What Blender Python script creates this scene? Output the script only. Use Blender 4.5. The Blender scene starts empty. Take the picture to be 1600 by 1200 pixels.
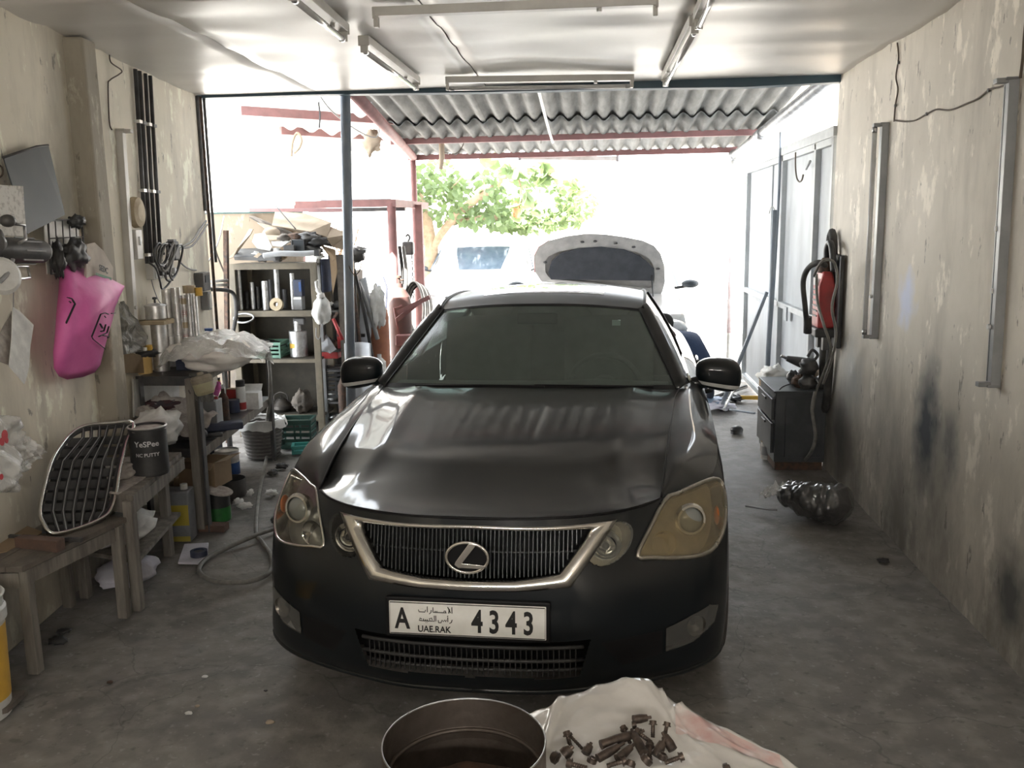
import bpy, bmesh, math, random
from math import sin, cos, pi, radians, sqrt, atan2, hypot
from mathutils import Vector, Matrix, noise
from mathutils.bvhtree import BVHTree
random.seed(7)
SC = bpy.context.scene
COL = SC.collection

# ------------------------------------------------------------------ camera
FPX = 1400.0; CAMH = 1.75
_v = Vector((130.0, 248.0, -FPX)).normalized()            # the garage's depth axis in camera space
_p = Vector((1130.0, 265.0, -FPX))
_u = _p.cross(_v).normalized(); _r = _v.cross(_u)
if _u.y < 0: _u = -_u; _r = -_r
ROT = Matrix((_r, _v, _u))                                # camera space -> world
cam_d = bpy.data.cameras.new('camera'); cam = bpy.data.objects.new('camera', cam_d); COL.objects.link(cam)
cam_d.sensor_width = 36; cam_d.lens = FPX/1600*36; cam_d.clip_start = .05; cam_d.clip_end = 400
cam.matrix_world = Matrix.Translation((0, 0, CAMH)) @ ROT.to_4x4()
SC.camera = cam

# ------------------------------------------------------------------ world, sun, exposure
wd = bpy.data.worlds.new('sky'); SC.world = wd; wd.use_nodes = True
bg = wd.node_tree.nodes['Background']; bg.inputs[0].default_value = (.90, .95, 1.0, 1); bg.inputs[1].default_value = 7.5
sd = bpy.data.lights.new('sun', 'SUN'); sd.energy = 38; sd.angle = radians(.6); sd.color = (1, .97, .93)
so = bpy.data.objects.new('sun', sd); COL.objects.link(so)
so.rotation_euler = Vector((-.36, -.62, .80)).to_track_quat('Z', 'Y').to_euler()
SC.view_settings.view_transform = 'Standard'; SC.view_settings.look = 'None'
SC.view_settings.exposure = 0.55; SC.view_settings.gamma = 1.0; SC.view_settings.use_curve_mapping = False

# ------------------------------------------------------------------ helpers
def at(px, py, X=None, Y=None, Z=None):
    """point of the photograph (1600x1200) on a plane of the room"""
    d = ROT @ Vector((px-800, -(py-600), -FPX))
    if X is not None: t = X/d.x
    elif Y is not None: t = Y/d.y
    else: t = (Z-CAMH)/d.z
    return Vector((0, 0, CAMH)) + d*t

def cr(pts, n=6, closed=False):
    """Catmull-Rom through points"""
    P = [Vector(p) for p in pts]; out = []; m = len(P)
    rng = range(m if closed else m-1)
    for i in rng:
        if closed: a, b, c, d = P[i-1], P[i], P[(i+1) % m], P[(i+2) % m]
        else: a = P[max(i-1, 0)]; b = P[i]; c = P[i+1]; d = P[min(i+2, m-1)]
        for k in range(n):
            t = k/n
            out.append(.5*((2*b)+(c-a)*t+(2*a-5*b+4*c-d)*t*t+(3*b-3*c+d-a)*t**3))
    if not closed: out.append(P[-1])
    return out

class G:
    def __init__(s): s.v = []; s.f = []; s.s = []
    def add(s, vs, fs, smooth=False):
        o = len(s.v); s.v += [Vector(v) for v in vs]
        s.f += [tuple(i+o for i in f) for f in fs]; s.s += [smooth]*len(fs); return s
    def box(s, c, d, rz=0, M=None, taper=1.0):
        x, y, z = [k/2 for k in d]; vs = []
        for sz in (-1, 1):
            k = taper if sz > 0 else 1
            for sx, sy in ((-1, -1), (1, -1), (1, 1), (-1, 1)): vs.append(Vector((sx*x*k, sy*y*k, sz*z)))
        R = M if M is not None else Matrix.Rotation(rz, 3, 'Z')
        vs = [R @ v + Vector(c) for v in vs]
        return s.add(vs, [(3, 2, 1, 0), (4, 5, 6, 7), (0, 1, 5, 4), (1, 2, 6, 5), (2, 3, 7, 6), (3, 0, 4, 7)])
    def bar(s, a, b, w, h, up=(0, 0, 1)):
        a = Vector(a); b = Vector(b); d = (b-a); L = d.length; d.normalize(); up = Vector(up)
        if abs(d.dot(up)) > .99: up = Vector((1, 0, 0))
        x = d.cross(up).normalized(); z = x.cross(d)
        M = Matrix((x, d, z)).transposed()
        return s.box((a+b)/2, (w, L, h), M=M)
    def tube(s, pts, r, n=8, closed=False, caps=True, flat=1.0):
        P = [Vector(p) for p in pts]; m = len(P); rs = r if isinstance(r, (list, tuple)) else [r]*m
        T = []
        for i in range(m):
            if closed: t = P[(i+1) % m]-P[i-1]
            else: t = P[min(i+1, m-1)]-P[max(i-1, 0)]
            T.append(t.normalized() if t.length > 1e-9 else Vector((0, 0, 1)))
        up = Vector((0, 0, 1)) if abs(T[0].z) < .9 else Vector((1, 0, 0))
        nx = T[0].cross(up).normalized(); vs = []
        for i in range(m):
            nx = (nx-T[i]*nx.dot(T[i]))
            nx = nx.normalized() if nx.length > 1e-6 else T[i].orthogonal().normalized()
            ny = T[i].cross(nx)
            for k in range(n):
                a = 2*pi*k/n; vs.append(P[i]+(nx*cos(a)+ny*sin(a)*flat)*rs[i])
        fs = []
        for i in range(m if closed else m-1):
            j = (i+1) % m
            for k in range(n):
                l = (k+1) % n; fs.append((i*n+k, i*n+l, j*n+l, j*n+k))
        s.add(vs, fs, True)
        if caps and not closed:
            o = len(s.v)-len(vs)
            s.f.append(tuple(o+k for k in reversed(range(n)))); s.s.append(False)
            s.f.append(tuple(o+(m-1)*n+k for k in range(n))); s.s.append(False)
        return s
    def lathe(s, prof, n=20, c=(0, 0, 0), M=None, sharp=True):
        """prof: (r, z) from bottom to top; each segment its own smooth band"""
        c = Vector(c); M = M or Matrix.Identity(3)
        for (r0, z0), (r1, z1) in zip(prof, prof[1:]):
            vs = []
            for r, z in ((r0, z0), (r1, z1)):
                for k in range(n):
                    a = 2*pi*k/n; vs.append(M @ Vector((r*cos(a), r*sin(a), z))+c)
            fs = [(k, (k+1) % n, n+(k+1) % n, n+k) for k in range(n)]
            s.add(vs, fs, abs(z1-z0) > 1e-6)
        return s
    def prism(s, poly, d, M=None, c=(0, 0, 0)):
        """poly (x, z) in the local XZ plane extruded along y from 0 to d"""
        M = M or Matrix.Identity(3); c = Vector(c); n = len(poly)
        vs = [M @ Vector((x, 0, z))+c for x, z in poly]+[M @ Vector((x, d, z))+c for x, z in poly]
        fs = [tuple(range(n)), tuple(reversed(range(n, 2*n)))]+[(i, n+i, n+(i+1) % n, (i+1) % n) for i in range(n)]
        return s.add(vs, fs)
    def grid(s, fn, nu, nv, smooth=True, thick=0):
        vs = [fn(i/nu, j/nv) for j in range(nv+1) for i in range(nu+1)]
        fs = [(j*(nu+1)+i, j*(nu+1)+i+1, (j+1)*(nu+1)+i+1, (j+1)*(nu+1)+i) for j in range(nv) for i in range(nu)]
        return s.add(vs, fs, smooth)
    def ball(s, c, r, nu=12, nv=8, M=None):
        rx, ry, rz = r if isinstance(r, (tuple, list)) else (r, r, r); c = Vector(c); M = M or Matrix.Identity(3)
        def fn(u, v):
            a = 2*pi*u; b = pi*(v-.5); return M @ Vector((rx*cos(b)*cos(a), ry*cos(b)*sin(a), rz*sin(b)))+c
        return s.grid(fn, nu, nv)
    def xf(s, M):
        s.v = [M @ v for v in s.v]; return s
    def mesh(s, name):
        me = bpy.data.meshes.new(name); me.from_pydata([tuple(v) for v in s.v], [], s.f)
        me.polygons.foreach_set('use_smooth', s.s); me.update(); return me

def obj(name, g, m, parent=None, loc=(0, 0, 0), bevel=0, solid=0, merge=False, sub=0, rot=None):
    me = g.mesh(name) if isinstance(g, G) else g
    me.materials.append(m) if len(me.materials) == 0 else None
    if merge:
        bm = bmesh.new(); bm.from_mesh(me); bmesh.ops.remove_doubles(bm, verts=bm.verts, dist=1e-5)
        bmesh.ops.recalc_face_normals(bm, faces=bm.faces); bm.to_mesh(me); bm.free()
    o = bpy.data.objects.new(name, me); COL.objects.link(o); o.location = loc
    if rot: o.rotation_euler = rot
    if parent: o.parent = parent
    if solid: md = o.modifiers.new('s', 'SOLIDIFY'); md.thickness = solid; md.offset = 0
    if bevel: md = o.modifiers.new('b', 'BEVEL'); md.width = bevel; md.segments = 2; md.limit_method = 'ANGLE'
    if sub: md = o.modifiers.new('u', 'SUBSURF'); md.levels = sub; md.render_levels = sub
    return o
def tag(o, label, cat, group=None):
    o['label'] = label; o['category'] = cat
    if group: o['group'] = group
    return o
def thing(name, label, cat, loc=(0, 0, 0), rz=0, group=None):
    o = bpy.data.objects.new(name, None); COL.objects.link(o); o.empty_display_size = .1
    o.location = loc; o.rotation_euler = (0, 0, rz); return tag(o, label, cat, group)
def struct(name, g, m, parent=None, label=None, **k):
    o = obj(name, g, m, parent, **k)
    if parent is None: o['kind'] = 'structure'
    if label: o['label'] = label
    return o
def kids(o): return [c for c in COL.objects if c.parent == o]
def dup(root, loc, rz=0, label=None, rot=None, scale=None):
    r = root.copy(); COL.objects.link(r); r.location = loc; r.rotation_euler = rot if rot else (0, 0, rz)
    if scale: r.scale = scale
    if label: r['label'] = label
    for ch in kids(root):
        c = ch.copy(); COL.objects.link(c); c.parent = r
        for g2 in kids(ch):
            d = g2.copy(); COL.objects.link(d); d.parent = c
    return r
def text_mesh(txt, size, sx=1.0, off=0.0, ext=.0008, align='CENTER'):
    cu = bpy.data.curves.new('t', 'FONT'); cu.body = txt; cu.size = size; cu.align_x = align; cu.offset = off; cu.extrude = ext; cu.resolution_u = 3
    o = bpy.data.objects.new('t', cu); COL.objects.link(o); dg = bpy.context.evaluated_depsgraph_get()
    me = bpy.data.meshes.new_from_object(o.evaluated_get(dg)); COL.objects.unlink(o); bpy.data.objects.remove(o)
    me.materials.clear()
    for v in me.vertices: v.co.x *= sx
    return me
def text_obj(name, txt, size, m, parent, loc, rot, sx=1.0, off=0.0, align='CENTER', wrap=None):
    me = text_mesh(txt, size, sx, off, align=align)
    if wrap:                                             # bend round a vertical cylinder of radius wrap (local, z up)
        for v in me.vertices:
            a = v.co.x/wrap; x, y, z = v.co; v.co = (sin(a)*(wrap+z), -cos(a)*(wrap+z), y)
    me.materials.append(m); o = bpy.data.objects.new(name, me); COL.objects.link(o)
    o.location = loc; o.rotation_euler = rot; o.parent = parent; return o

# ------------------------------------------------------------------ materials
def mat(name, col, rough=.6, metal=0, col2=None, scale=6, det=6, lo=.35, hi=.65, bump=0, bscale=60, coat=0, spec=.5, dust=0, dustc=(.16, .145, .125), emit=0, stretch=None, alpha=None, coatr=.05, rvar=0):
    m = bpy.data.materials.new(name); m.use_nodes = True; nt = m.node_tree; N = nt.nodes; L = nt.links
    b = N['Principled BSDF']; b.inputs['Base Color'].default_value = (*col, 1); b.inputs['Roughness'].default_value = rough
    b.inputs['Metallic'].default_value = metal; b.inputs['Coat Weight'].default_value = coat; b.inputs['Coat Roughness'].default_value = coatr
    b.inputs['Specular IOR Level'].default_value = spec
    if emit: b.inputs['Emission Color'].default_value = (*col, 1); b.inputs['Emission Strength'].default_value = emit
    if alpha is not None: b.inputs['Alpha'].default_value = alpha
    tc = N.new('ShaderNodeTexCoord'); vec = tc.outputs['Object']
    if stretch:
        mp = N.new('ShaderNodeMapping'); mp.inputs['Scale'].default_value = stretch; L.new(vec, mp.inputs[0]); vec = mp.outputs[0]
    out = None
    if col2:
        n = N.new('ShaderNodeTexNoise'); n.inputs['Scale'].default_value = scale; n.inputs['Detail'].default_value = det; n.inputs['Roughness'].default_value = .6
        L.new(vec, n.inputs['Vector'])
        mr = N.new('ShaderNodeMapRange'); mr.inputs[1].default_value = lo; mr.inputs[2].default_value = hi; L.new(n.outputs[0], mr.inputs[0])
        mx = N.new('ShaderNodeMix'); mx.data_type = 'RGBA'; mx.inputs[6].default_value = (*col, 1); mx.inputs[7].default_value = (*col2, 1)
        L.new(mr.outputs[0], mx.inputs[0]); out = mx.outputs[2]
        if rvar:
            ma = N.new('ShaderNodeMath'); ma.operation = 'MULTIPLY_ADD'; ma.inputs[1].default_value = rvar; ma.inputs[2].default_value = rough
            L.new(mr.outputs[0], ma.inputs[0]); L.new(ma.outputs[0], b.inputs['Roughness'])
    if dust:                                             # settled dust on surfaces that face up
        ge = N.new('ShaderNodeNewGeometry'); sx = N.new('ShaderNodeSeparateXYZ'); L.new(ge.outputs['Normal'], sx.inputs[0])
        mr2 = N.new('ShaderNodeMapRange'); mr2.inputs[1].default_value = .2; mr2.inputs[2].default_value = 1.0; mr2.inputs[4].default_value = dust; L.new(sx.outputs[2], mr2.inputs[0])
        n2 = N.new('ShaderNodeTexNoise'); n2.inputs['Scale'].default_value = 4; n2.inputs['Detail'].default_value = 8; L.new(tc.outputs['Object'], n2.inputs['Vector'])
        m2 = N.new('ShaderNodeMath'); m2.operation = 'MULTIPLY'; L.new(mr2.outputs[0], m2.inputs[0]); 
        mr3 = N.new('ShaderNodeMapRange'); mr3.inputs[1].default_value = .3; mr3.inputs[2].default_value = .7; mr3.inputs[3].default_value = .6; L.new(n2.outputs[0], mr3.inputs[0]); L.new(mr3.outputs[0], m2.inputs[1])
        mx2 = N.new('ShaderNodeMix'); mx2.data_type = 'RGBA'; mx2.inputs[6].default_value = (*col, 1); mx2.inputs[7].default_value = (*dustc, 1)
        if out: L.new(out, mx2.inputs[6])
        L.new(m2.outputs[0], mx2.inputs[0]); out = mx2.outputs[2]
    if out: L.new(out, b.inputs['Base Color'])
    if bump:
        n3 = N.new('ShaderNodeTexNoise'); n3.inputs['Scale'].default_value = bscale; n3.inputs['Detail'].default_value = 5; L.new(vec, n3.inputs['Vector'])
        bp = N.new('ShaderNodeBump'); bp.inputs['Strength'].default_value = bump; bp.inputs['Distance'].default_value = .01
        L.new(n3.outputs[0], bp.inputs['Height']); L.new(bp.outputs[0], b.inputs['Normal'])
    return m
def glassy(name, tint, base=None, refl=.08, rough=.02, amount=.5, wrinkle=0, wscale=12):
    """thin see-through sheet: tinted transparency under a gloss"""
    m = bpy.data.materials.new(name); m.use_nodes = True; nt = m.node_tree; N = nt.nodes; L = nt.links; N.clear()
    o = N.new('ShaderNodeOutputMaterial'); t = N.new('ShaderNodeBsdfTransparent'); t.inputs[0].default_value = (*tint, 1)
    b = N.new('ShaderNodeBsdfPrincipled'); b.inputs['Base Color'].default_value = (*(base or [c*.7 for c in tint]), 1); b.inputs['Roughness'].default_value = rough
    f = N.new('ShaderNodeFresnel'); gb = N.new('ShaderNodeNewGeometry'); io = N.new('ShaderNodeMath'); io.operation = 'MULTIPLY_ADD'; io.inputs[1].default_value = 1/1.45-1.45; io.inputs[2].default_value = 1.45; L.new(gb.outputs['Backfacing'], io.inputs[0]); L.new(io.outputs[0], f.inputs[0])
    a = N.new('ShaderNodeMath'); a.operation = 'MULTIPLY_ADD'; a.inputs[1].default_value = 1.0; a.inputs[2].default_value = amount; a.use_clamp = True
    L.new(f.outputs[0], a.inputs[0]); mx = N.new('ShaderNodeMixShader'); L.new(a.outputs[0], mx.inputs[0]); L.new(t.outputs[0], mx.inputs[1]); L.new(b.outputs[0], mx.inputs[2])
    if wrinkle:
        tc = N.new('ShaderNodeTexCoord'); n = N.new('ShaderNodeTexNoise'); n.inputs['Scale'].default_value = wscale; n.inputs['Detail'].default_value = 4; n.inputs['Distortion'].default_value = 1.5
        L.new(tc.outputs['Object'], n.inputs['Vector']); bp = N.new('ShaderNodeBump'); bp.inputs['Strength'].default_value = wrinkle; bp.inputs['Distance'].default_value = .03
        L.new(n.outputs[0], bp.inputs['Height']); L.new(bp.outputs[0], b.inputs['Normal']); L.new(bp.outputs[0], f.inputs['Normal'])
    L.new(mx.outputs[0], o.inputs[0]); return m

MT = dict(
 steel=mat('steel', (.55, .56, .57), .28, 1, (.40, .40, .41), 9),
 tin=mat('tin', (.80, .80, .80), .3, .9, (.5, .49, .47), 14, rvar=.25),
 chrome=mat('chrome', (.88, .87, .84), .12, 1, (.68, .66, .62), 12, rvar=.15),
 dirtychrome=mat('dirty_chrome', (.52, .50, .45), .25, 1, (.33, .31, .28), 10, rvar=.2),
 greymetal=mat('grey_painted_metal', (.33, .34, .35), .5, 0, (.22, .22, .22), 5),
 darkmetal=mat('dark_metal', (.055, .057, .062), .45, .3, (.11, .105, .10), 8),
 rust=mat('rust', (.13, .075, .05), .8, .2, (.05, .04, .035), 25, bump=.4),
 black=mat('black_plastic', (.018, .018, .02), .45, col2=(.05, .05, .05), scale=7),
 rubber=mat('rubber', (.022, .022, .022), .8, col2=(.07, .065, .06), scale=9),
 greyhose=mat('grey_hose', (.13, .125, .115), .6, col2=(.22, .21, .19), scale=20),
 wood=mat('grey_wood', (.13, .115, .10), .8, col2=(.24, .22, .19), scale=6, bump=.4, bscale=20, stretch=(4, 4, .6)),
 woodtop=mat('worn_wood', (.17, .145, .12), .8, col2=(.08, .07, .06), scale=7, bump=.4),
 brick=mat('brown_block', (.15, .085, .06), .85, col2=(.09, .06, .05), scale=14, bump=.3),
 card=mat('cardboard', (.30, .215, .135), .9, col2=(.23, .165, .10), scale=6),
 cardl=mat('pale_cardboard', (.42, .34, .26), .9, col2=(.33, .27, .20), scale=6),
 paper=mat('paper', (.80, .80, .78), .85, col2=(.58, .58, .57), scale=14, bump=.3, bscale=14),
 news=mat('old_newspaper', (.48, .44, .40), .9, col2=(.30, .27, .25), scale=30, bump=.4, bscale=10),
 cloth=mat('white_cloth', (.60, .59, .66), .9, col2=(.50, .49, .55), scale=8, bump=.3),
 white=mat('white_paint', (.75, .75, .73), .5, col2=(.55, .54, .5), scale=8),
 whitep=mat('white_plastic', (.72, .72, .70), .4, col2=(.5, .5, .48), scale=9),
 cream=mat('cream_paint', (.50, .41, .27), .55, col2=(.36, .29, .19), scale=10, rvar=.2),
 yellow=mat('yellow', (.75, .45, .06), .5, col2=(.6, .35, .05), scale=8),
 tan=mat('tan_plastic', (.72, .50, .19), .55, col2=(.6, .4, .15), scale=12),
 red=mat('red_paint', (.42, .03, .03), .4, col2=(.25, .03, .03), scale=8),
 blue=mat('blue_paint', (.03, .09, .28), .45, col2=(.02, .05, .15), scale=8),
 navy=mat('navy', (.025, .035, .075), .5, col2=(.05, .055, .08), scale=8),
 green=mat('green_plastic', (.025, .07, .055), .5, col2=(.02, .05, .04), scale=8),
 greenp=mat('green_paint', (.03, .20, .04), .5, col2=(.02, .1, .03), scale=8),
 redsteel=mat('red_oxide_paint', (.27, .125, .12), .6, col2=(.20, .10, .095), scale=8),
 greysteel=mat('galvanised', (.40, .41, .42), .45, .6, (.25, .25, .25), 12),
 bluepost=mat('blue_grey_paint', (.17, .20, .245), .45, .2, (.26, .28, .30), 15, stretch=(1, 1, .3)),
 beam=mat('dark_blue_paint', (.035, .075, .105), .5, .1, (.05, .085, .11), 5),
 conduit=mat('black_conduit', (.035, .033, .035), .35, col2=(.07, .07, .07), scale=10),
 slate=mat('blue_grey_sheet', (.036, .045, .053), .5, .1, (.05, .058, .066), 4),
 batten=mat('batten_enamel', (.62, .60, .56), .4, col2=(.50, .485, .45), scale=5),
 battend=mat('grey_batten', (.20, .205, .21), .4, .3, (.27, .27, .275), 5),
 tube=mat('tube_glass', (.62, .62, .62), .12, col2=(.5, .5, .5), scale=8),
 pink=mat('pink_bag', (.85, .20, .52), .5, col2=(.72, .14, .42), scale=5, bump=.5, bscale=9),
 lens=mat('lens_amber', (.35, .27, .13), .15, col2=(.25, .2, .12), scale=9, coat=1),
 wire=mat('brown_wire', (.10, .075, .055), .7), wireg=mat('grey_wire', (.30, .30, .29), .6),
)
# ------------------------------------------------------------------ the garage shell
def wall_mat(name, base, alt, grime, stains, grime_z=(.2, 1.1), axis='y'):
    """painted plaster: blotches, scratched streaks, soiled foot and the sprayed stains (y, z, ry, rz, strength)"""
    m = mat(name, base, .75, col2=alt, scale=1.6, det=9, lo=.3, hi=.7, bump=.25, bscale=9); nt = m.node_tree; N = nt.nodes; L = nt.links; b = N['Principled BSDF']
    src = b.inputs['Base Color'].links[0].from_socket; tc = N.new('ShaderNodeTexCoord')
    def mixin(src, fac, col):
        mx = N.new('ShaderNodeMix'); mx.data_type = 'RGBA'; L.new(src, mx.inputs[6]); mx.inputs[7].default_value = (*col, 1); L.new(fac, mx.inputs[0]); return mx.outputs[2]
    def ns(scale, st, det=7, lo=.5, hi=.7, out=1):
        mp = N.new('ShaderNodeMapping'); mp.inputs['Scale'].default_value = st; L.new(tc.outputs['Object'], mp.inputs[0])
        n = N.new('ShaderNodeTexNoise'); n.inputs['Scale'].default_value = scale; n.inputs['Detail'].default_value = det; n.inputs['Roughness'].default_value = .65; L.new(mp.outputs[0], n.inputs['Vector'])
        r = N.new('ShaderNodeMapRange'); r.inputs[1].default_value = lo; r.inputs[2].default_value = hi; r.inputs[4].default_value = out; L.new(n.outputs[0], r.inputs[0]); return r.outputs[0]
    def mul(a, c):
        x = N.new('ShaderNodeMath'); x.operation = 'MULTIPLY'; L.new(a, x.inputs[0]); L.new(c, x.inputs[1]); return x.outputs[0]
    sx = N.new('ShaderNodeSeparateXYZ'); L.new(tc.outputs['Object'], sx.inputs[0])
    # vertical water and dirt streaks, pale scuffs
    src = mixin(src, ns(3.0, (1, 1, .25), lo=.50, hi=.72, out=.6), tuple(c*.5 for c in base))
    src = mixin(src, ns(7.0, (1, 1, .5), lo=.575, hi=.64, out=.75), tuple(min(1, c*1.25+.05) for c in base))
    src = mixin(src, ns(16.0, (1, 1, .35), lo=.635, hi=.67, out=.85), tuple(c*.35 for c in base))
    # soiled foot of the wall
    g = N.new('ShaderNodeMapRange'); g.inputs[1].default_value = grime_z[1]; g.inputs[2].default_value = grime_z[0]; g.inputs[4].default_value = .85; L.new(sx.outputs[2], g.inputs[0])
    src = mixin(src, mul(g.outputs[0], ns(2.2, (1, 1, .6), lo=.25, hi=.6)), grime)
    for (y, z, ry, rz, st, colr) in stains:
        c = N.new('ShaderNodeMapping'); c.vector_type = 'POINT'; c.inputs['Location'].default_value = (0, -y/ry, -z/rz); c.inputs['Scale'].default_value = (0, 1/ry, 1/rz)
        nn = N.new('ShaderNodeTexNoise'); nn.inputs['Scale'].default_value = 7; nn.inputs['Detail'].default_value = 4; L.new(tc.outputs['Object'], nn.inputs['Vector'])
        va = N.new('ShaderNodeVectorMath'); va.operation = 'MULTIPLY_ADD'; va.inputs[1].default_value = (.25, .25, .25); L.new(nn.outputs['Color'], va.inputs[0]); L.new(tc.outputs['Object'], va.inputs[2])
        L.new(va.outputs[0], c.inputs[0]); c.inputs['Location'].default_value = (0, -(y+.125)/ry, -(z+.125)/rz)
        ln = N.new('ShaderNodeVectorMath'); ln.operation = 'LENGTH'; L.new(c.outputs[0], ln.inputs[0])
        r = N.new('ShaderNodeMapRange'); r.inputs[1].default_value = 1.0; r.inputs[2].default_value = .25; r.inputs[4].default_value = st; L.new(ln.outputs['Value'], r.inputs[0])
        src = mixin(src, r.outputs[0], colr)
    L.new(src, b.inputs['Base Color']); return m

HC = 2.71
XR = 1.65
WS = .115; W0 = -2.54
def XL(y): return W0-WS*(y-3.77)
m_floor = mat('concrete_floor', (.235, .22, .205), .7, col2=(.12, .113, .106), scale=2.2, det=10, lo=.3, hi=.7, bump=.5, bscale=22, rvar=-.1)
def floor_detail(m):
    nt = m.node_tree; N = nt.nodes; L = nt.links; b = N['Principled BSDF']; src = b.inputs['Base Color'].links[0].from_socket
    tc = N.new('ShaderNodeTexCoord')
    for sc, lo, hi, amt, col in ((9, .45, .7, .5, (.34, .325, .30)), (38, .62, .70, .3, (.46, .45, .43)), (24, .62, .70, .5, (.08, .076, .07)), (5, .55, .72, .5, (.12, .115, .12))):
        n = N.new('ShaderNodeTexNoise'); n.inputs['Scale'].default_value = sc; n.inputs['Detail'].default_value = 8; L.new(tc.outputs['Object'], n.inputs['Vector'])
        r = N.new('ShaderNodeMapRange'); r.inputs[1].default_value = lo; r.inputs[2].default_value = hi; r.inputs[4].default_value = amt; L.new(n.outputs[0], r.inputs[0])
        mx = N.new('ShaderNodeMix'); mx.data_type = 'RGBA'; L.new(src, mx.inputs[6]); mx.inputs[7].default_value = (*col, 1); L.new(r.outputs[0], mx.inputs[0]); src = mx.outputs[2]
    # hairline cracks
    wv = N.new('ShaderNodeTexNoise'); wv.inputs['Scale'].default_value = 3; wv.inputs['Detail'].default_value = 5; L.new(tc.outputs['Object'], wv.inputs['Vector'])
    ad = N.new('ShaderNodeVectorMath'); ad.operation = 'MULTIPLY_ADD'; ad.inputs[1].default_value = (.35, .35, 0); L.new(wv.outputs['Color'], ad.inputs[0]); L.new(tc.outputs['Object'], ad.inputs[2])
    vo = N.new('ShaderNodeTexVoronoi'); vo.feature = 'DISTANCE_TO_EDGE'; vo.inputs['Scale'].default_value = 1.1; L.new(ad.outputs[0], vo.inputs['Vector'])
    r = N.new('ShaderNodeMapRange'); r.inputs[1].default_value = .004; r.inputs[2].default_value = .001; r.inputs[4].default_value = .35; L.new(vo.outputs['Distance'], r.inputs[0])
    mx = N.new('ShaderNodeMix'); mx.data_type = 'RGBA'; L.new(src, mx.inputs[6]); mx.inputs[7].default_value = (.04, .04, .04, 1); L.new(r.outputs[0], mx.inputs[0]); L.new(mx.outputs[2], b.inputs['Base Color'])
floor_detail(m_floor)
def floor_fn(u, v):
    x = -3.4+u*5.3; y = -3.2+v*14.2
    z = .012*noise.noise(Vector((x*1.5, y*1.5, 0)))+.005*noise.noise(Vector((x*6, y*6, 3)))
    return Vector((x, y, z-.012))
struct('floor', G().grid(floor_fn, 60, 150), m_floor)
m_right = wall_mat('right_wall_plaster', (.72, .67, .59), (.58, .54, .47), (.14, .13, .115),
    [(4.55, .72, .22, .44, 1.0, (.06, .07, .085)), (4.25, .70, .14, .26, .7, (.09, .10, .115)), (3.55, .28, .20, .24, .9, (.06, .062, .062)), (3.15, .20, .2, .25, .7, (.07, .07, .07)), (4.95, 1.33, .17, .17, 1.0, (.62, .66, .80)), (6.1, .35, .35, .4, .8, (.12, .12, .125)), (5.9, .75, .3, .3, .5, (.35, .38, .40))], (.05, 1.35))
g = G().box((XR+.1, 1.66, 1.37), (.2, 9.72, 2.78)); struct('wall_right', g, m_right)
m_left = wall_mat('left_wall_plaster', (.82, .76, .64), (.70, .65, .54), (.16, .15, .13), [(4.25, 1.9, .25, .5, .7, (.28, .26, .21)), (4.2, 1.1, .2, .3, .6, (.22, .2, .17)), (6.3, 1.9, .1, .9, .3, (.2, .19, .17))], (.0, .9))
yl0, yl1 = -3.2, 6.46
n_ = Vector((-1, -WS, 0)).normalized()*.2
a = Vector((XL(yl0), yl0, 0)); b2 = Vector((XL(yl1), yl1, 0))
g = G().add([a, b2, b2+n_, a+n_, a+Vector((0, 0, 2.76)), b2+Vector((0, 0, 2.76)), b2+n_+Vector((0, 0, 2.76)), a+n_+Vector((0, 0, 2.76))], [(3, 2, 1, 0), (4, 5, 6, 7), (0, 1, 5, 4), (1, 2, 6, 5), (2, 3, 7, 6), (3, 0, 4, 7)])
struct('wall_left', g, m_left)
struct('wall_back', G().box((-.3, -1.95, 1.37), (4.6, .2, 2.78)), mat('dark_back_wall', (.09, .085, .08), .7, col2=(.06, .06, .06), scale=3))  # unseen back wall, coloured dark so the sedan reflects less
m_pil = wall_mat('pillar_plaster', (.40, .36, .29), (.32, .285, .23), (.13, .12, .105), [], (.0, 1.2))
struct('trim_1', G().box((XL(4.5)+.02, 4.50, 1.36), (.16, .15, 2.7), rz=WS), m_pil, bevel=.012, label='plaster pillar standing proud of the left wall')
# ceiling of sagging boards, each board a piece of its own
m_ceil = mat('ceiling_board', (.72, .70, .67), .42, col2=(.60, .58, .55), scale=1.3, det=5, lo=.3, hi=.7, bump=.08, bscale=3, spec=.6)
ceil = bpy.data.objects.new('ceiling', None); COL.objects.link(ceil); ceil['kind'] = 'structure'
def sag(x, y):
    k = min(1, abs(6.5-y)/.9+.15)
    return HC+.012+k*(.016*noise.noise(Vector((x*1.2, y*2.2, 5)))+.016*noise.noise(Vector((x*1.5, y*5, 2)))+.005*noise.noise(Vector((x*4, y*13, 8))))
xs = [-3.25, -1.97, -.76, .46, 1.68]; ys = [-3.2, -1.1, 1.33, 3.77, 6.47]
for i in range(4):
    for j in range(4):
        x0, x1, y0, y1 = xs[i]+.0025, xs[i+1]-.0025, ys[j]+.003, ys[j+1]-.003
        off = random.uniform(-.002, .002); tl = random.uniform(-.003, .003)
        def fn(u, v):
            x = x0+(x1-x0)*u; y = y0+(y1-y0)*v
            e = min(u, 1-u, v, 1-v)
            return Vector((x, y, sag(x, y)+off+tl*(u-.5)))
        top = [fn(a/14, b/22) for b in range(23) for a in range(15)]
        gg = G().grid(fn, 14, 22)
        obj('panel', gg, m_ceil, ceil, solid=.006)
for x in xs[1:4]:
    obj('joist', G().box((x, 1.6, HC+.085), (.05, 9.6, .08)), MT['black'], ceil)
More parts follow.
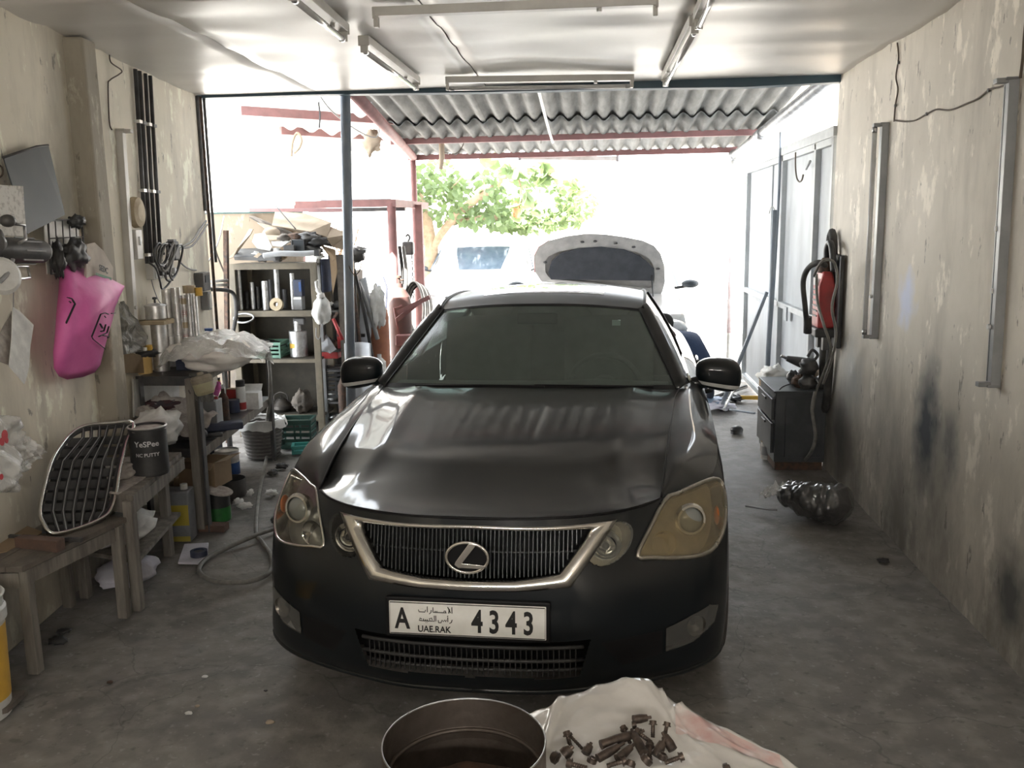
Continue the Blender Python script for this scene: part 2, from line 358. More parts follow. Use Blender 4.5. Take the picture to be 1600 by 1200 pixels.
obj('roof_shade_slab', G().box((-3.6, 6.72, HC+.19), (2.8, .5, .12)), MT['greymetal'], ceil); obj('roof_shade_slab', G().box((-1.6, 1.62, HC+.19), (6.8, 9.72, .12)), MT['greymetal'], ceil)  # small slab: unseen overhang added to shade the shelf; wide one stretched left likewise
# steel beam over the opening
pts = [(-2.9, 2.70), (-2.0, 2.70), (-.8, 2.68), (.2, 2.675), (1.0, 2.66), (1.66, 2.675)]
g = G()
for (xa, za), (xb, zb) in zip(pts, pts[1:]):
    g.add([(xa, 6.48, za), (xb, 6.48, zb), (xb, 6.48, 2.86), (xa, 6.48, 2.86), (xa, 6.54, za-.005), (xb, 6.54, zb-.005), (xb, 6.54, 2.86), (xa, 6.54, 2.86)], [(0, 1, 2, 3), (7, 6, 5, 4), (1, 0, 4, 5), (3, 2, 6, 7)])
struct('trim_2', g, MT['beam'], label='dark blue steel beam over the opening', merge=True)
# post
tp = at(540, 155, Y=6.6); bt = at(549, 640, Y=6.6)
d = (bt-tp); foot = tp+d*(tp.z/(tp.z-bt.z))
pp = thing('support_post', 'blue-grey round steel post under the ceiling edge, left of the dark sedan', 'post', (foot.x, foot.y, 0))
obj('shaft', G().tube([(0, 0, .0), (tp.x-foot.x, 0, 2.76)], .037, 14), MT['bluepost'], pp)
obj('base_plate', G().box((0, 0, .006), (.14, .14, .012)), MT['darkmetal'], pp)
obj('wall_hook', G().tube(cr([(.035, -.01, 1.62), (.05, -.03, 1.5), (.09, -.03, 1.42), (.13, -.03, 1.44), (.15, -.03, 1.50)]), .004, 6), MT['wire'], pp)

# ------------------------------------------------------------------ yard outside
m_yard = mat('yard_ground', (.50, .47, .42), .9, col2=(.36, .34, .31), scale=1.2, det=8)
struct('ground', G().grid(lambda u, v: Vector((-30+u*60, 6.0+v*40, -.028)), 4, 4), m_yard)
m_ww = mat('whitewashed_wall', (.80, .78, .74), .8, col2=(.70, .67, .62), scale=2, det=8)
bw = thing('white_building', 'white sunlit building block behind the left canopy', 'building', (0, 0, 0))
xw = at(604, 280, Y=12.2).x
obj('wall', G().box(((xw-8)/2, 13.0, 2.4), (8+xw, 1.6, 4.8)), m_ww, bw)
obj('roof_edge', G().box(((xw-8)/2, 13.0, 4.86), (xw+8.2, 1.8, .12)), MT['greymetal'], bw)
fw = thing('boundary_wall', 'long white boundary wall across the far end of the yard', 'wall')
obj('wall', G().box((4, 24, 1.35), (26, .25, 2.7)), m_ww, fw)
obj('coping', G().box((4, 24, 2.74), (26, .4, .08)), MT['cardl'], fw)
sh = thing('far_shed', 'pale far shed with a tiled eave seen above the open bonnet', 'building', (0, 0, 0))
obj('wall', G().box((6.5, 21.0, 1.2), (10, 2.5, 2.45)), m_ww, sh)
g = G()
for k in range(34): g.tube([(1.5+k*.30, 19.55, 2.50), (1.5+k*.30, 21.2, 2.95)], .12, 8)
obj('roof_tile', g, MT['cardl'], sh)['kind'] = 'stuff'
ow = thing('side_building', 'tan plaster building edge above the grey gate', 'building')
c = at(1282, 180, Y=12.0)
obj('wall', G().box((c.x+1.1, c.y+1.8, 2.4), (2.2, 3.6, 4.8)), MT['cardl'], ow)
obj('gutter', G().box((c.x-.06, c.y+1.8, 4.72), (.12, 3.6, .14)), MT['redsteel'], ow)
# low plaster wall at the left
m_low = wall_mat('low_wall_plaster', (.30, .225, .15), (.22, .175, .125), (.07, .065, .06), [], (.9, 1.75))
lw = at(318, 335, Y=7.75)
struct('wall_outer', G().box((-3.9, 7.85, (lw.z)/2), (2.56, .2, lw.z)), m_low, label='low plaster wall behind the shelf')
obj('moss_edge', G().box((-3.9, 7.85, lw.z+.008), (2.58, .22, .016)), MT['green'], bpy.data.objects['wall_outer'])

# ------------------------------------------------------------------ canopy of corrugated sheets
m_asb = mat('asbestos_sheet', (.26, .26, .25), .85, col2=(.16, .16, .155), scale=5, det=8, bump=.3, bscale=30, stretch=(3, .6, 1))
m_fib = bpy.data.materials.new('fibreglass_sheet'); m_fib.use_nodes = True
_n = m_fib.node_tree; _b = _n.nodes['Principled BSDF']; _b.inputs['Base Color'].default_value = (.75, .76, .74, 1); _b.inputs['Roughness'].default_value = .6
_t = _n.nodes.new('ShaderNodeBsdfTranslucent'); _t.inputs[0].default_value = (.6, .6, .58, 1); _m = _n.nodes.new('ShaderNodeMixShader'); _m.inputs[0].default_value = .5
_n.links.new(_b.outputs[0], _m.inputs[1]); _n.links.new(_t.outputs[0], _m.inputs[2]); _n.links.new(_m.outputs[0], _n.nodes['Material Output'].inputs[0])
def zc(y): return 2.60+.115*(10.5-y)
can = thing('canopy', 'corrugated grey canopy on pipe rafters outside the garage opening', 'canopy', (0, 0, 0))
PIT = .168
def sheet(x0, x1, y0, y1, dz, m, amp=.030):
    n = int((x1-x0)/PIT*12)
    def fn(u, v):
        x = x0+(x1-x0)*u; y = y0+(y1-y0)*v
        return Vector((x, y, zc(y)+dz+amp*cos(2*pi*x/PIT)))
    o = obj('corrugated_sheet', G().grid(fn, n, 6), m, can, solid=.009); return o
bnd = [-2.10+PIT*6*k for k in range(4)]+[1.72]
for k in range(4):
    dzk = .006*(k % 2)
    sheet(bnd[k]-.05, bnd[k+1]+.03, 6.25, 9.58, .034+dzk, m_asb); sheet(bnd[k]-.05, bnd[k+1]+.03, 9.02, 10.62, .0+dzk, m_asb)
sheet(-3.9, -2.95, 7.7, 10.4, .05, m_fib); sheet(-3.0, -2.12, 7.7, 10.4, .056, m_fib)
g1 = at(608, 207, Y=9.5); g2 = at(1222, 185, Y=9.5)
def zb(y): return zc(y)-.015
def purlin(p, q, m, w=.05, h=.05): return obj('purlin', G().bar(p, q, w, h), m, can)
purlin((-2.15, 9.62, zb(9.62)-.03), (1.66, 9.62, zb(9.62)-.03), MT['redsteel'], .05, .06)
purlin((-2.15, 10.5, zb(10.5)-.03), (1.66, 10.5, zb(10.5)-.03), MT['redsteel'], .05, .06)
purlin((-2.0, 7.4, zb(7.4)+.03), (1.66, 7.4, zb(7.4)+.03), MT['redsteel'], .05, .05)
purlin(at(375, 173, Y=8.0), at(645, 190, Y=9.3), MT['redsteel'], .06, .08)
purlin(at(438, 204, Y=9.2), at(630, 216, Y=10.2), MT['redsteel'], .06, .08)
def rafter(p, q, m, r=.045): return obj('rafter', G().tube([p, q], r, 12), m, can)
L0 = at(548, 140, Y=7.0); L1 = at(645, 245, Y=10.45)
rafter(L0, L1, MT['redsteel'], .05)
R0 = at(1302, 120, X=1.72); R1 = at(1147, 243, Y=10.5)
rafter(R0, R1, MT['greysteel'], .045)
obj('rafter', G().bar(R0+Vector((.10, .2, .10)), R1+Vector((.10, 0, .10)), .04, .07), MT['greysteel'], can)
obj('pipe_joint', G().tube([R1+(R0-R1)*.33, R1+(R0-R1)*.39], .058, 12), MT['greysteel'], can)
obj('pipe_joint', G().ball(R1, .07), MT['greysteel'], can)
obj('canopy_post', G().tube([(R1.x, R1.y, -.02), (R1.x, R1.y, R1.z)], .032, 12), MT['white'], can)
obj('paint_sleeve', G().tube([(R1.x-.0, R1.y, .5), (R1.x, R1.y, 1.62)], .0345, 12), mat('worn_pink', (.50, .36, .36), .7, col2=(.6, .55, .55), scale=12), can)
obj('canopy_post', G().tube([(L1.x, L1.y, -.02), (L1.x, L1.y, L1.z)], .036, 12), MT['redsteel'], can)
cp = at(845, 150, Y=8.0); c2_ = at(848, 186, Y=9.5)
obj('pipe', G().tube(cr([(cp.x, 7.0, zb(7)-.05), (cp.x, 8.3, zb(8.3)-.04), (cp.x+.01, 9.3, zb(9.3)-.05), (cp.x+.03, 9.55, zb(9.5)-.10)]), .014, 8), MT['white'], can)
for px in (620, 845, 1000, 1190):
    p = at(px, 205, Y=9.62); obj('wire_tie', G().tube([(p.x, 9.62, zb(9.6)-.09), (p.x+.01, 9.6, zc(9.6)+.05)], .004, 5), MT['wire'], can)
sl = at(812, 246, Y=10.6); s2 = at(965, 248, Y=10.6)
t = thing('outdoor_batten', 'thin white tube light batten under the far canopy edge', 'light', (0, 0, 0))
obj('housing', G().bar(sl, s2, .05, .05), MT['white'], t)
for e in (sl, s2): obj('end_cap', G().box(e, (.03, .06, .07)), MT['greymetal'], t)

# ------------------------------------------------------------------ tube lights
m_fill = mat('fill_tube', (1, .95, .88), emit=6)  # glow of the added fill tubes only
def batten(name_label, p, q, n, tube=True, lit=False, tubeoff=.0, group=None, mh=None):
    mh = mh or MT['batten']
    """4 ft tube batten from p to q; n points away from the surface it is fixed to"""
    p = Vector(p); q = Vector(q); n = Vector(n).normalized(); d = (q-p); L = d.length; d.normalize(); x = d.cross(n)
    M = Matrix((x, d, n)).transposed().to_4x4(); M.translation = (p+q)/2
    t = thing('fluorescent_batten', name_label, 'light', (0, 0, 0), 0, group)
    t.matrix_world = M
    obj('housing', G().prism([(-.028, 0), (.028, 0), (.024, .038), (-.024, .038)], L, c=(0, -L/2, 0)), mh, t, bevel=.002)
    for s in (-1, 1):
        obj('socket', G().box((0, s*(L/2-.008), .055), (.036, .02, .055)).box((0, s*(L/2-.002), .025), (.056, .012, .05)), mh, t, bevel=.003)
    if tube:
        obj('tube', G().tube([(tubeoff, -L/2+.02, .072), (tubeoff, L/2-.02, .072)], .0135, 12), m_fill if lit else MT['tube'], t)
        for s in (-1, 1): obj('tube_cap', G().tube([(tubeoff, s*(L/2-.05), .072), (tubeoff, s*(L/2-.02), .072)], .0145, 12), MT['steel'], t)
    obj('starter', G().tube([(.012, L*.3, .038), (.012, L*.3, .05)], .011, 10), MT['whitep'], t)
    return t
CZ = HC-.005
def ceilp(px, py): return at(px, py, Z=CZ-.03)
def cb(label, a, b, **k):
    A = ceilp(*a); B = ceilp(*b); A.z = B.z = CZ; return batten(label, A, B, (0, 0, -1), **k)
A = ceilp(535, 45); cb('tube light on the ceiling at the top edge, left of the long cross batten', (455, -22), (537, 48))
cb('tube light on the ceiling running towards the opening at left', (568, 65), (650, 128))
cb('empty cross batten on the ceiling with bare end sockets and no tube', (585, 24), (1027, 6), tube=False)
cb('cross tube light on the ceiling right above the opening beam', (697, 128), (989, 124))
cb('tube light on the ceiling running towards the opening at right', (1086, 34), (1040, 122))
cb('tube light cut by the top edge of the view at right', (1130, -60), (1092, 28))
for p_, q_, n_v, en, lb in (((-1.1, -.6, CZ), (.12, -.6, CZ), (0, 0, -1), 5, 'added unseen fill tube on the ceiling behind the viewer'), ((-1.3, -1.85, 1.95), (-.08, -1.85, 1.95), (0, 1, 0), 27, 'added unseen fill tube on the back wall, left of the other'), ((.2, -1.85, 1.95), (1.42, -1.85, 1.95), (0, 1, 0), 27, 'added unseen fill tube on the back wall, right of the other')):  # unseen tube lamps added behind the viewer as fill light
    b_ = batten(lb, p_, q_, n_v, lit=True); n_v = Vector(n_v)
    ld = bpy.data.lights.new('fill_light', 'AREA'); ld.shape = 'RECTANGLE'; ld.size = 1.15; ld.size_y = .05; ld.energy = en; ld.color = (1, .94, .86)
    lo_ = bpy.data.objects.new('fill_light', ld); COL.objects.link(lo_); lo_.location = (Vector(p_)+Vector(q_))/2+n_v*.11; lo_.rotation_euler = (-n_v).to_track_quat('Z', 'Y').to_euler()
# ------------------------------------------------------------------ dark sedan
m_paint = mat('dark_paint', (.0022, .0048, .0072), .5, 0, coat=.6, coatr=.07, dust=.5, dustc=(.044, .041, .037), spec=.2)
m_glass = glassy('tinted_glass', (.46, .54, .51), base=(.27, .32, .30), amount=.28, rough=.16)
m_trim = mat('black_trim', (.006, .006, .007), .5, spec=.25)
m_lensc = glassy('clear_lens', (.92, .92, .88), base=(.3, .3, .28), amount=.02, rough=.03)
m_lensy = glassy('hazed_lens', (.74, .68, .54), base=(.60, .54, .40), amount=.14, rough=.15)
m_lamp = mat('lamp_reflector', (.62, .60, .56), .16, 1, col2=(.3, .28, .26), scale=15); m_hous = mat('lamp_housing', (.38, .38, .36), .3, .85, col2=(.28, .28, .27), scale=14); m_housy = mat('lamp_housing_tan', (.42, .37, .26), .35, .5, col2=(.30, .25, .17), scale=10); m_lensf = glassy('frosted_lens', (.78, .78, .72), base=(.52, .52, .47), amount=.16, rough=.15)
m_plate = mat('plate_white', (.80, .80, .77), .5, col2=(.68, .67, .63), scale=9)
m_ink = mat('plate_ink', (.01, .01, .01), .5)
m_int = mat('cabin_fabric', (.17, .18, .175), .8, col2=(.12, .13, .125), scale=9)
CARN = Vector((-.416, 2.745, 0)); CARA = radians(2.7054)

def interp(cols, u):
    """Catmull-Rom across a list of same-length point lists"""
    n = len(cols)-1; s = min(max(u, 0), 1)*n; i = min(int(s), n-1); t = s-i
    a, b, c, d = cols[max(i-1, 0)], cols[i], cols[i+1], cols[min(i+2, n)]
    if isinstance(b, Vector): return .5*((2*b)+(c-a)*t+(2*a-5*b+4*c-d)*t*t+(3*b-3*c+d-a)*t**3)
    return [.5*((2*q)+(r-p)*t+(2*p-5*q+4*r-s2)*t*t+(3*q-3*r+s2-p)*t**3) for p, q, r, s2 in zip(a, b, c, d)]
def V(*l): return [Vector(p) for p in l]
SK = [  # skirt columns, bottom lip to the top line
 V((0, .10, .19), (0, .02, .225), (0, -.01, .33), (0, -.012, .46), (0, .0, .57), (0, .03, .68), (0, .07, .800)),
 V((.22, .105, .19), (.22, .03, .225), (.22, .0, .33), (.22, -.005, .46), (.22, .008, .57), (.22, .04, .68), (.22, .08, .800)),
 V((.40, .15, .19), (.40, .07, .23), (.40, .035, .34), (.40, .03, .46), (.40, .045, .57), (.40, .09, .68), (.41, .155, .797)),
 V((.58, .23, .195), (.59, .14, .235), (.57, .12, .35), (.56, .11, .47), (.55, .125, .58), (.54, .19, .67), (.55, .275, .790)),
 V((.73, .32, .195), (.745, .24, .235), (.72, .22, .36), (.715, .215, .48), (.70, .245, .59), (.67, .32, .69), (.645, .40, .792)),
 V((.825, .44, .20), (.845, .37, .24), (.83, .36, .37), (.825, .36, .49), (.81, .39, .61), (.785, .46, .71), (.745, .55, .800)),
 V((.835, .60, .20), (.873, .54, .25), (.885, .53, .37), (.885, .53, .50), (.878, .55, .63), (.862, .61, .73), (.835, .69, .805)),
 V((.855, .88, .20), (.895, .86, .25), (.905, .86, .37), (.907, .86, .51), (.902, .86, .65), (.892, .88, .76), (.872, .93, .842)),
 V((.855, 1.3, .20), (.89, 1.3, .25), (.90, 1.3, .37), (.908, 1.3, .51), (.906, 1.3, .66), (.90, 1.3, .78), (.885, 1.3, .865)),
 V((.855, 1.7, .20), (.885, 1.7, .25), (.895, 1.7, .37), (.905, 1.7, .52), (.905, 1.7, .67), (.902, 1.7, .79), (.89, 1.7, .885)),
 V((.855, 2.3, .20), (.885, 2.3, .25), (.895, 2.3, .37), (.905, 2.3, .52), (.905, 2.3, .67), (.904, 2.3, .79), (.895, 2.3, .895)),
 V((.855, 3.0, .20), (.885, 3.0, .25), (.895, 3.0, .37), (.905, 3.0, .52), (.907, 3.0, .67), (.907, 3.0, .80), (.90, 3.0, .905)),
 V((.855, 3.75, .20), (.895, 3.75, .25), (.905, 3.75, .37), (.91, 3.75, .52), (.91, 3.75, .67), (.905, 3.75, .81), (.89, 3.75, .92)),
 V((.83, 4.3, .22), (.87, 4.3, .27), (.885, 4.32, .38), (.885, 4.33, .53), (.88, 4.32, .68), (.87, 4.3, .83), (.85, 4.28, .94)),
 V((.70, 4.62, .24), (.75, 4.65, .28), (.78, 4.68, .39), (.78, 4.69, .54), (.77, 4.68, .69), (.75, 4.65, .84), (.72, 4.62, .96)),
 V((.35, 4.76, .25), (.38, 4.79, .29), (.40, 4.82, .40), (.40, 4.83, .55), (.39, 4.81, .70), (.38, 4.78, .85), (.37, 4.74, .975)),
 V((0, 4.78, .25), (0, 4.81, .29), (0, 4.84, .40), (0, 4.85, .55), (0, 4.83, .70), (0, 4.80, .85), (0, 4.76, .98)),
]
NC = len(SK)-1
def skin(u, v):            # u 0..NC (column), v 0..6 (row), right half
    return interp(interp(SK, u/NC), v/6)
EL = V((.631, .385, .792), (.655, .65, .862), (.685, 1.05, .918), (.715, 1.45, .947), (.745, 1.66, .955), (.795, 2.1, .962), (.81, 2.7, .975), (.80, 3.4, .985), (.755, 4.0, .995), (.69, 4.5, .995), (.37, 4.72, .985))
TU = [4.0-.0, 6.6, 7.55, 8.45, 8.95, 9.65, 10.6, 11.5, 12.4, 13.7, 15.0]
def hood(s, u):            # s -1..1 across, u 0..1 front to windscreen
    a = abs(s); e = interp(EL[:5], u)
    fr = interp(V((0, .068, .806), (.22, .080, .806), (.42, .155, .803), (.55, .27, .796), (.631, .385, .792)), a)
    yr = 1.50+.145*a*a
    y = fr.y*(1-u)+yr*u if u > 0 else fr.y
    y = fr.y+(yr-fr.y)*u
    x = fr.x*(1-u)+a*e.x*u if a < 1 else e.x
    x = (fr.x*(1-min(1, u*3))+a*e.x*min(1, u*3))
    if a >= .999: x, y = e.x, e.y
    t = (y-.07)/1.5
    zcn = .806+.183*(1-(1-min(1, t))**2.0)*.96
    te = max(0, (y-.385)/1.275); ze = interp(EL[:5], min(1, max(0, (y-.385)/1.275))).z if y > .385 else fr.z
    z = ze+(zcn-ze)*(1-a**2.4)
    kk = min(1, u*3.5)**.8; z = fr.z*(1-kk)+z*kk
    f = max(0, min(1, u*4))
    z += f*.010*math.exp(-((a-.70)/.07)**2)-f*.006*math.exp(-((a-.90)/.07)**2)
    return Vector((x if s >= 0 else -x, y, z+.001))
def mir(v): return Vector((-v.x, v.y, v.z))

def crumple0(c, r, seed):
    def fn(u, v):
        a = 2*pi*u; b = pi*(v-.5); d = Vector((cos(b)*cos(a), cos(b)*sin(a), sin(b))); k = 1+.5*noise.noise(d*2.5+Vector((seed, 0, 0)))
        return Vector((d.x*r[0]*k, d.y*r[1]*k, d.z*r[2]*k))+c
    return G().grid(fn, 10, 7, smooth=False)
def build_sedan():
    car = thing('sedan', 'dusty near-black sedan with a chrome-framed grille facing the camera', 'car', (CARN.x, CARN.y, 0), -CARA)
    arches = [(.90, .335), (3.75, .335)]
    # rays for trimming openings
    polyG = [(-.43, .770), (.43, .770), (.315, .605), (-.315, .605)]
    polyI = [(-.40, .415), (.40, .415), (.36, .275), (-.36, .275)]
    hlp = [(.640, .782), (.69, .787), (.76, .79), (.835, .788), (.868, .755), (.872, .69), (.85, .635), (.80, .603), (.70, .615), (.60, .635), (.548, .648), (.575, .70)]
    hlp = [(p.x, p.y) for p in cr([Vector((x, z, 0)) for x, z in hlp], 3, True)]
    ilp = [(.455+.072*cos(t)-.012*sin(t), .705+.058*sin(t)+.02*cos(t)) for t in [-2*pi*k/18 for k in range(18)]]
    fgp = [(.645, .405), (.73, .425), (.80, .43), (.835, .405), (.82, .355), (.74, .325), (.645, .32)]
    def inside(x, z, P):
        c = False; n = len(P)
        for i in range(n):
            (x1, z1), (x2, z2) = P[i], P[(i+1) % n]
            if (z1 > z) != (z2 > z) and x < (x2-x1)*(z-z1)/(z2-z1)+x1: c = not c
        return c
    NU, NV = 24, 36
    def patch(u0, u1, v0, v1, sgn, du=24, dv=6, skip=None):
        nu = max(1, int((u1-u0)*du)); nv = max(1, int((v1-v0)*dv)); vs = []; fs = []
        for j in range(nv+1):
            for i in range(nu+1):
                p = skin(u0+(u1-u0)*i/nu, v0+(v1-v0)*j/nv); vs.append(p if sgn > 0 else mir(p))
        for j in range(nv):
            for i in range(nu):
                q = [j*(nu+1)+i, j*(nu+1)+i+1, (j+1)*(nu+1)+i+1, (j+1)*(nu+1)+i]
                c = sum((vs[k] for k in q), Vector())/4
                if skip and skip(c): continue
                fs.append(tuple(q) if sgn > 0 else tuple(reversed(q)))
        return vs, fs
    def skipf(c):
        x = abs(c.x)
        if c.y < 1.2:
            if inside(x, c.z, polyG) or inside(-x, c.z, polyG) or inside(x, c.z, polyI): return True
            if inside(x, c.z, hlp) or inside(x, c.z, ilp) or inside(x, c.z, fgp): return True
        for ay, r in arches:
            if x > .5 and hypot(c.y-ay, c.z-.325) < r: return True
        return False
    # bumper (front), fenders, sills/doors, rear
    g = G()
    for s in (1, -1): g.add(*patch(0, 6.55, 0, 6, s, 40, 16, skipf), True)
    bumper = obj('bumper', g, m_paint, car, merge=True)
    for s in (1, -1):
        g = G(); g.add(*patch(6.56, 8.65, 0, 6, s, 30, 12, skipf), True)
        # fender top between the bonnet edge and the shoulder
        def ft(a, b):
            yb = .40+(1.66-.40)*a
            e = interp(EL[:5], a)
            tt = V((.640, .395, .792), (.745, .55, .800), (.835, .69, .806), (.872, .93, .842), (.885, 1.3, .865), (.89, 1.66, .884))
            T = interp(tt, a)
            p = e*(1-b)+T*b; p.z += .030*sin(pi*b)*min(1, a*4)
            return p if s > 0 else mir(p)
        def ftm(a, b):
            p = ft(a, b); return p
        gg = G().grid(ftm, 40, 10)
        if s < 0: gg.f = [tuple(reversed(f)) for f in gg.f]
        g.add(gg.v, gg.f, True); obj('fender', g, m_paint, car, merge=True)
        for a0, a1, nm in ((8.68, 10.62, 'front_door'), (10.65, 11.95, 'rear_door'), (11.97, 16, 'quarter_panel')):
            g = G(); g.add(*patch(a0, a1, 0, 6, s, 16, 6, skipf), True)
            # shoulder strip up to the beltline
            bb = {8.68: (1.67, 2.62), 10.65: (2.64, 3.70), 11.97: (3.71, 4.72)}[a0]
            def st(a, b):
                y = bb[0]+(bb[1]-bb[0])*a
                k = [i for i in range(4, 10) if EL[i].y <= y]; i = k[-1] if k else 4; t = (y-EL[i].y)/(EL[i+1].y-EL[i].y) if i < 10 else 0
                e = EL[i].lerp(EL[i+1], min(1, t)); T = interp([c[6] for c in SK], (a0+(a1-a0)*a if a1 < 16 else 11.97+3.0*a)/NC)
                if a1 < 16: T = T.copy()
                p = e*(1-b)+T*b; p.z += .008*sin(pi*b); return p if s > 0 else mir(p)
            gg = G().grid(st, 20, 5)
            if s < 0: gg.f = [tuple(reversed(f)) for f in gg.f]
            g.add(gg.v, gg.f, True)
            o = obj(nm, g, m_paint, car, merge=True)
            if 'door' in nm:
                y = bb[1]-.14; obj('door_handle', G().tube([(s*.905, y-.22, .83), (s*.945, y-.2, .835), (s*.945, y-.02, .84), (s*.905, y, .84)], .014, 8), m_paint, o)
    # bonnet and boot lid
    obj('bonnet', G().grid(lambda a, b: hood(-1+2*a, b), 60, 50), m_paint, car)
    g = G()
    seam = [hood(-1+2*k/40, 0) for k in range(41)]
    obj('bonnet_seam', G().tube([p+Vector((0, .004, -.004)) for p in seam], .0055, 6), m_trim, car)
    for s in (1, -1): obj('bonnet_seam', G().tube([(s*(p.x+.001), p.y, p.z+.0015) for p in [interp(EL[:5], k/20) for k in range(21)]], .0042, 6), m_trim, car)
    def boot(a, b):
        s = -1+2*a; y = 4.02+.74*b; w = .75-.16*max(0, b-.3)
        return Vector((s*w, y-.03*abs(s)*b, .995+.03*(1-s*s)-.02*b))
    obj('boot_lid', G().grid(boot, 16, 8), m_paint, car)
    # greenhouse
    rail = V((.57, 2.27, 1.290), (.583, 2.5, 1.325), (.585, 2.9, 1.338), (.57, 3.3, 1.315), (.53, 3.62, 1.25))
    rc = V((0, 2.15, 1.332), (0, 2.5, 1.376), (0, 2.9, 1.388), (0, 3.3, 1.368), (0, 3.7, 1.30))
    def roof(a, b):
        s = -1+2*a; e = interp(rail, b); c = interp(rc, b); k = abs(s)**2.3
        return Vector((s*e.x, c.y+(e.y-c.y)*s*s, c.z+(e.z-c.z)*k))
    obj('roof', G().grid(roof, 30, 30), mat('roof_paint', (.012, .015, .018), .5, 0, coat=.35, coatr=.2, dust=.5, dustc=(.06, .058, .052), spec=.3), car)
    def sun_r(a, b): p = roof(.20+.6*a, .22+.34*b); return p+Vector((0, 0, .001))
    obj('sunroof', G().grid(sun_r, 16, 8), mat('sunroof_glass', (.02, .025, .03), .12, coat=1), car)
    def ws(a, b):
        s = -1+2*a; bo = Vector((s*.735, 1.50+.145*s*s, .968-.016*s*s)); to = roof(a, 0); to.x *= .965
        p = bo.lerp(to, b); n = Vector((0, -.55, .83)); return p+n*.028*sin(pi*b)*(1-abs(s)**4)
    obj('windscreen', G().grid(ws, 30, 20), m_glass, car)
    band = G()
    band.grid(lambda a, b: ws(a, .965+.035*b)+Vector((0, -.002, .002)), 30, 2); band.grid(lambda a, b: ws(a, .05*b)+Vector((0, -.003, .003)), 30, 2)
    obj('windscreen_band', band, m_trim, car)
    obj('cowl', G().grid(lambda a, b: Vector(((-1+2*a)*.74, 1.46+.14*(-1+2*a)**2+.09*b, .957-.012*(-1+2*a)**2+.002*b)), 20, 2), m_trim, car)
    for s in (-1, 1):
        w0 = Vector((s*.28 if s > 0 else -.42, 1.52, .977)); 
    obj('wiper', G().tube([(-.55, 1.565, .978), (-.1, 1.53, .985), (.10, 1.515, .985)], .007, 6), m_trim, car)
    obj('wiper', G().tube([(.05, 1.53, .99), (.4, 1.55, .985), (.62, 1.60, .975)], .007, 6), m_trim, car)
    for s in (1, -1):
        ap = [ws(1, b) for b in [k/12 for k in range(13)]]; rl = [interp(rail, k/12) for k in range(13)]
        a_in = [Vector((s*p.x, p.y, p.z)) for p in ap]
        belt0 = Vector((.80, 1.78, .962))
        out = [Vector((s*(belt0.x+(.602-belt0.x)*t), belt0.y+(2.42-belt0.y)*t, belt0.z+(1.312-belt0.z)*t+.03*sin(pi*t))) for t in [k/12 for k in range(13)]]
        mid = [(p+q)/2+Vector((s*.012, -.012, .016)) for p, q in zip(a_in, out)]
        g = G(); vs = a_in+mid+out; fs = []
        for r in range(2):
            for i in range(12):
                q = (r*13+i, r*13+i+1, (r+1)*13+i+1, (r+1)*13+i); fs.append(q if s < 0 else tuple(reversed(q)))
        g.add(vs, fs, True); obj('pillar', g, m_paint, car, solid=.012)
        obj('pillar_trim', G().tube([p+Vector((0, -.003, .003)) for p in a_in], .006, 6), m_trim, car)
        obj('roof_trim', G().tube([Vector((s*p.x, p.y, p.z+.004)) for p in rl], .009, 6), m_trim, car)
        # side glass, beltline to roof rail, with pillars B and C
        def sg(a, b):
            y = 1.85+(3.72-1.85)*a; bt = Vector((.80, y, .968+.012*a))
            t = a; rp = interp(rail, min(1, max(0, (t-.0)*1.0)))
            rp = Vector((rp.x+.01, 2.35+(3.60-2.35)*t, rp.z-.005))
            p = bt.lerp(rp, b); p.x += .018*sin(pi*b); return Vector((s*p.x, p.y, p.z))
        obj('side_window', G().grid(sg, 20, 6), m_glass, car)
        for a0, nm in ((.47, 'pillar'), (.97, 'pillar')):
            wv = .035 if a0 < .9 else .10
            obj(nm, G().grid(lambda a, b: sg(min(1.12, a0-wv/2+wv*a*(1 if a0 < .9 else 1.6)), b)+Vector((s*.003, 0, 0)), 3, 6), m_trim if a0 < .9 else m_paint, car, solid=.02)
        obj('belt_trim', G().tube([sg(k/10, 0)+Vector((s*.006, 0, 0)) for k in range(11)], .009, 6), MT['chrome'], car)
    def bl(a, b):
        s = -1+2*a; return roof(a, 1).lerp(Vector((s*.70, 4.10, 1.0)), b)
    obj('rear_window', G().grid(bl, 16, 8), m_glass, car)
    # ---- grille
    bvh = BVHTree.FromPolygons([tuple(v) for v in (lambda r: r[0])(patch(0, 8, 0, 6, 1, 30, 14))], [f for f in patch(0, 8, 0, 6, 1, 30, 14)[1]])
    def onf(x, z, off=0):
        """point on the body front at (x, z)"""
        h = bvh.ray_cast(Vector((abs(x), -.5, z)), Vector((0, 1, 0)))
        if h[0] is None:
            h = bvh.find_nearest(Vector((abs(x), .6, z)))
        p = h[0].copy(); n = h[1]
        if n.y > 0 and n.x < 0: n = -n
        if n.y > .2: n = -n
        p = p+n*off
        if x < 0: p.x = -p.x
        return p
    def dense(P, k=6):
        out = []
        for (x1, z1), (x2, z2) in zip(P, P[1:]+P[:1]):
            for i in range(k): out.append((x1+(x2-x1)*i/k, z1+(z2-z1)*i/k))
        return out
    outer = [(-.468, .772), (-.2, .780), (0, .782), (.2, .780), (.468, .772), (.332, .594), (.16, .583), (0, .580), (-.16, .583), (-.332, .594)]
    inner = [(-.402, .760), (-.2, .767), (0, .769), (.2, .767), (.402, .760), (.298, .632), (.15, .613), (0, .610), (-.15, .613), (-.298, .632)]
    do, di = dense(outer, 5), dense(inner, 5); n = len(do); g = G(); vs = []
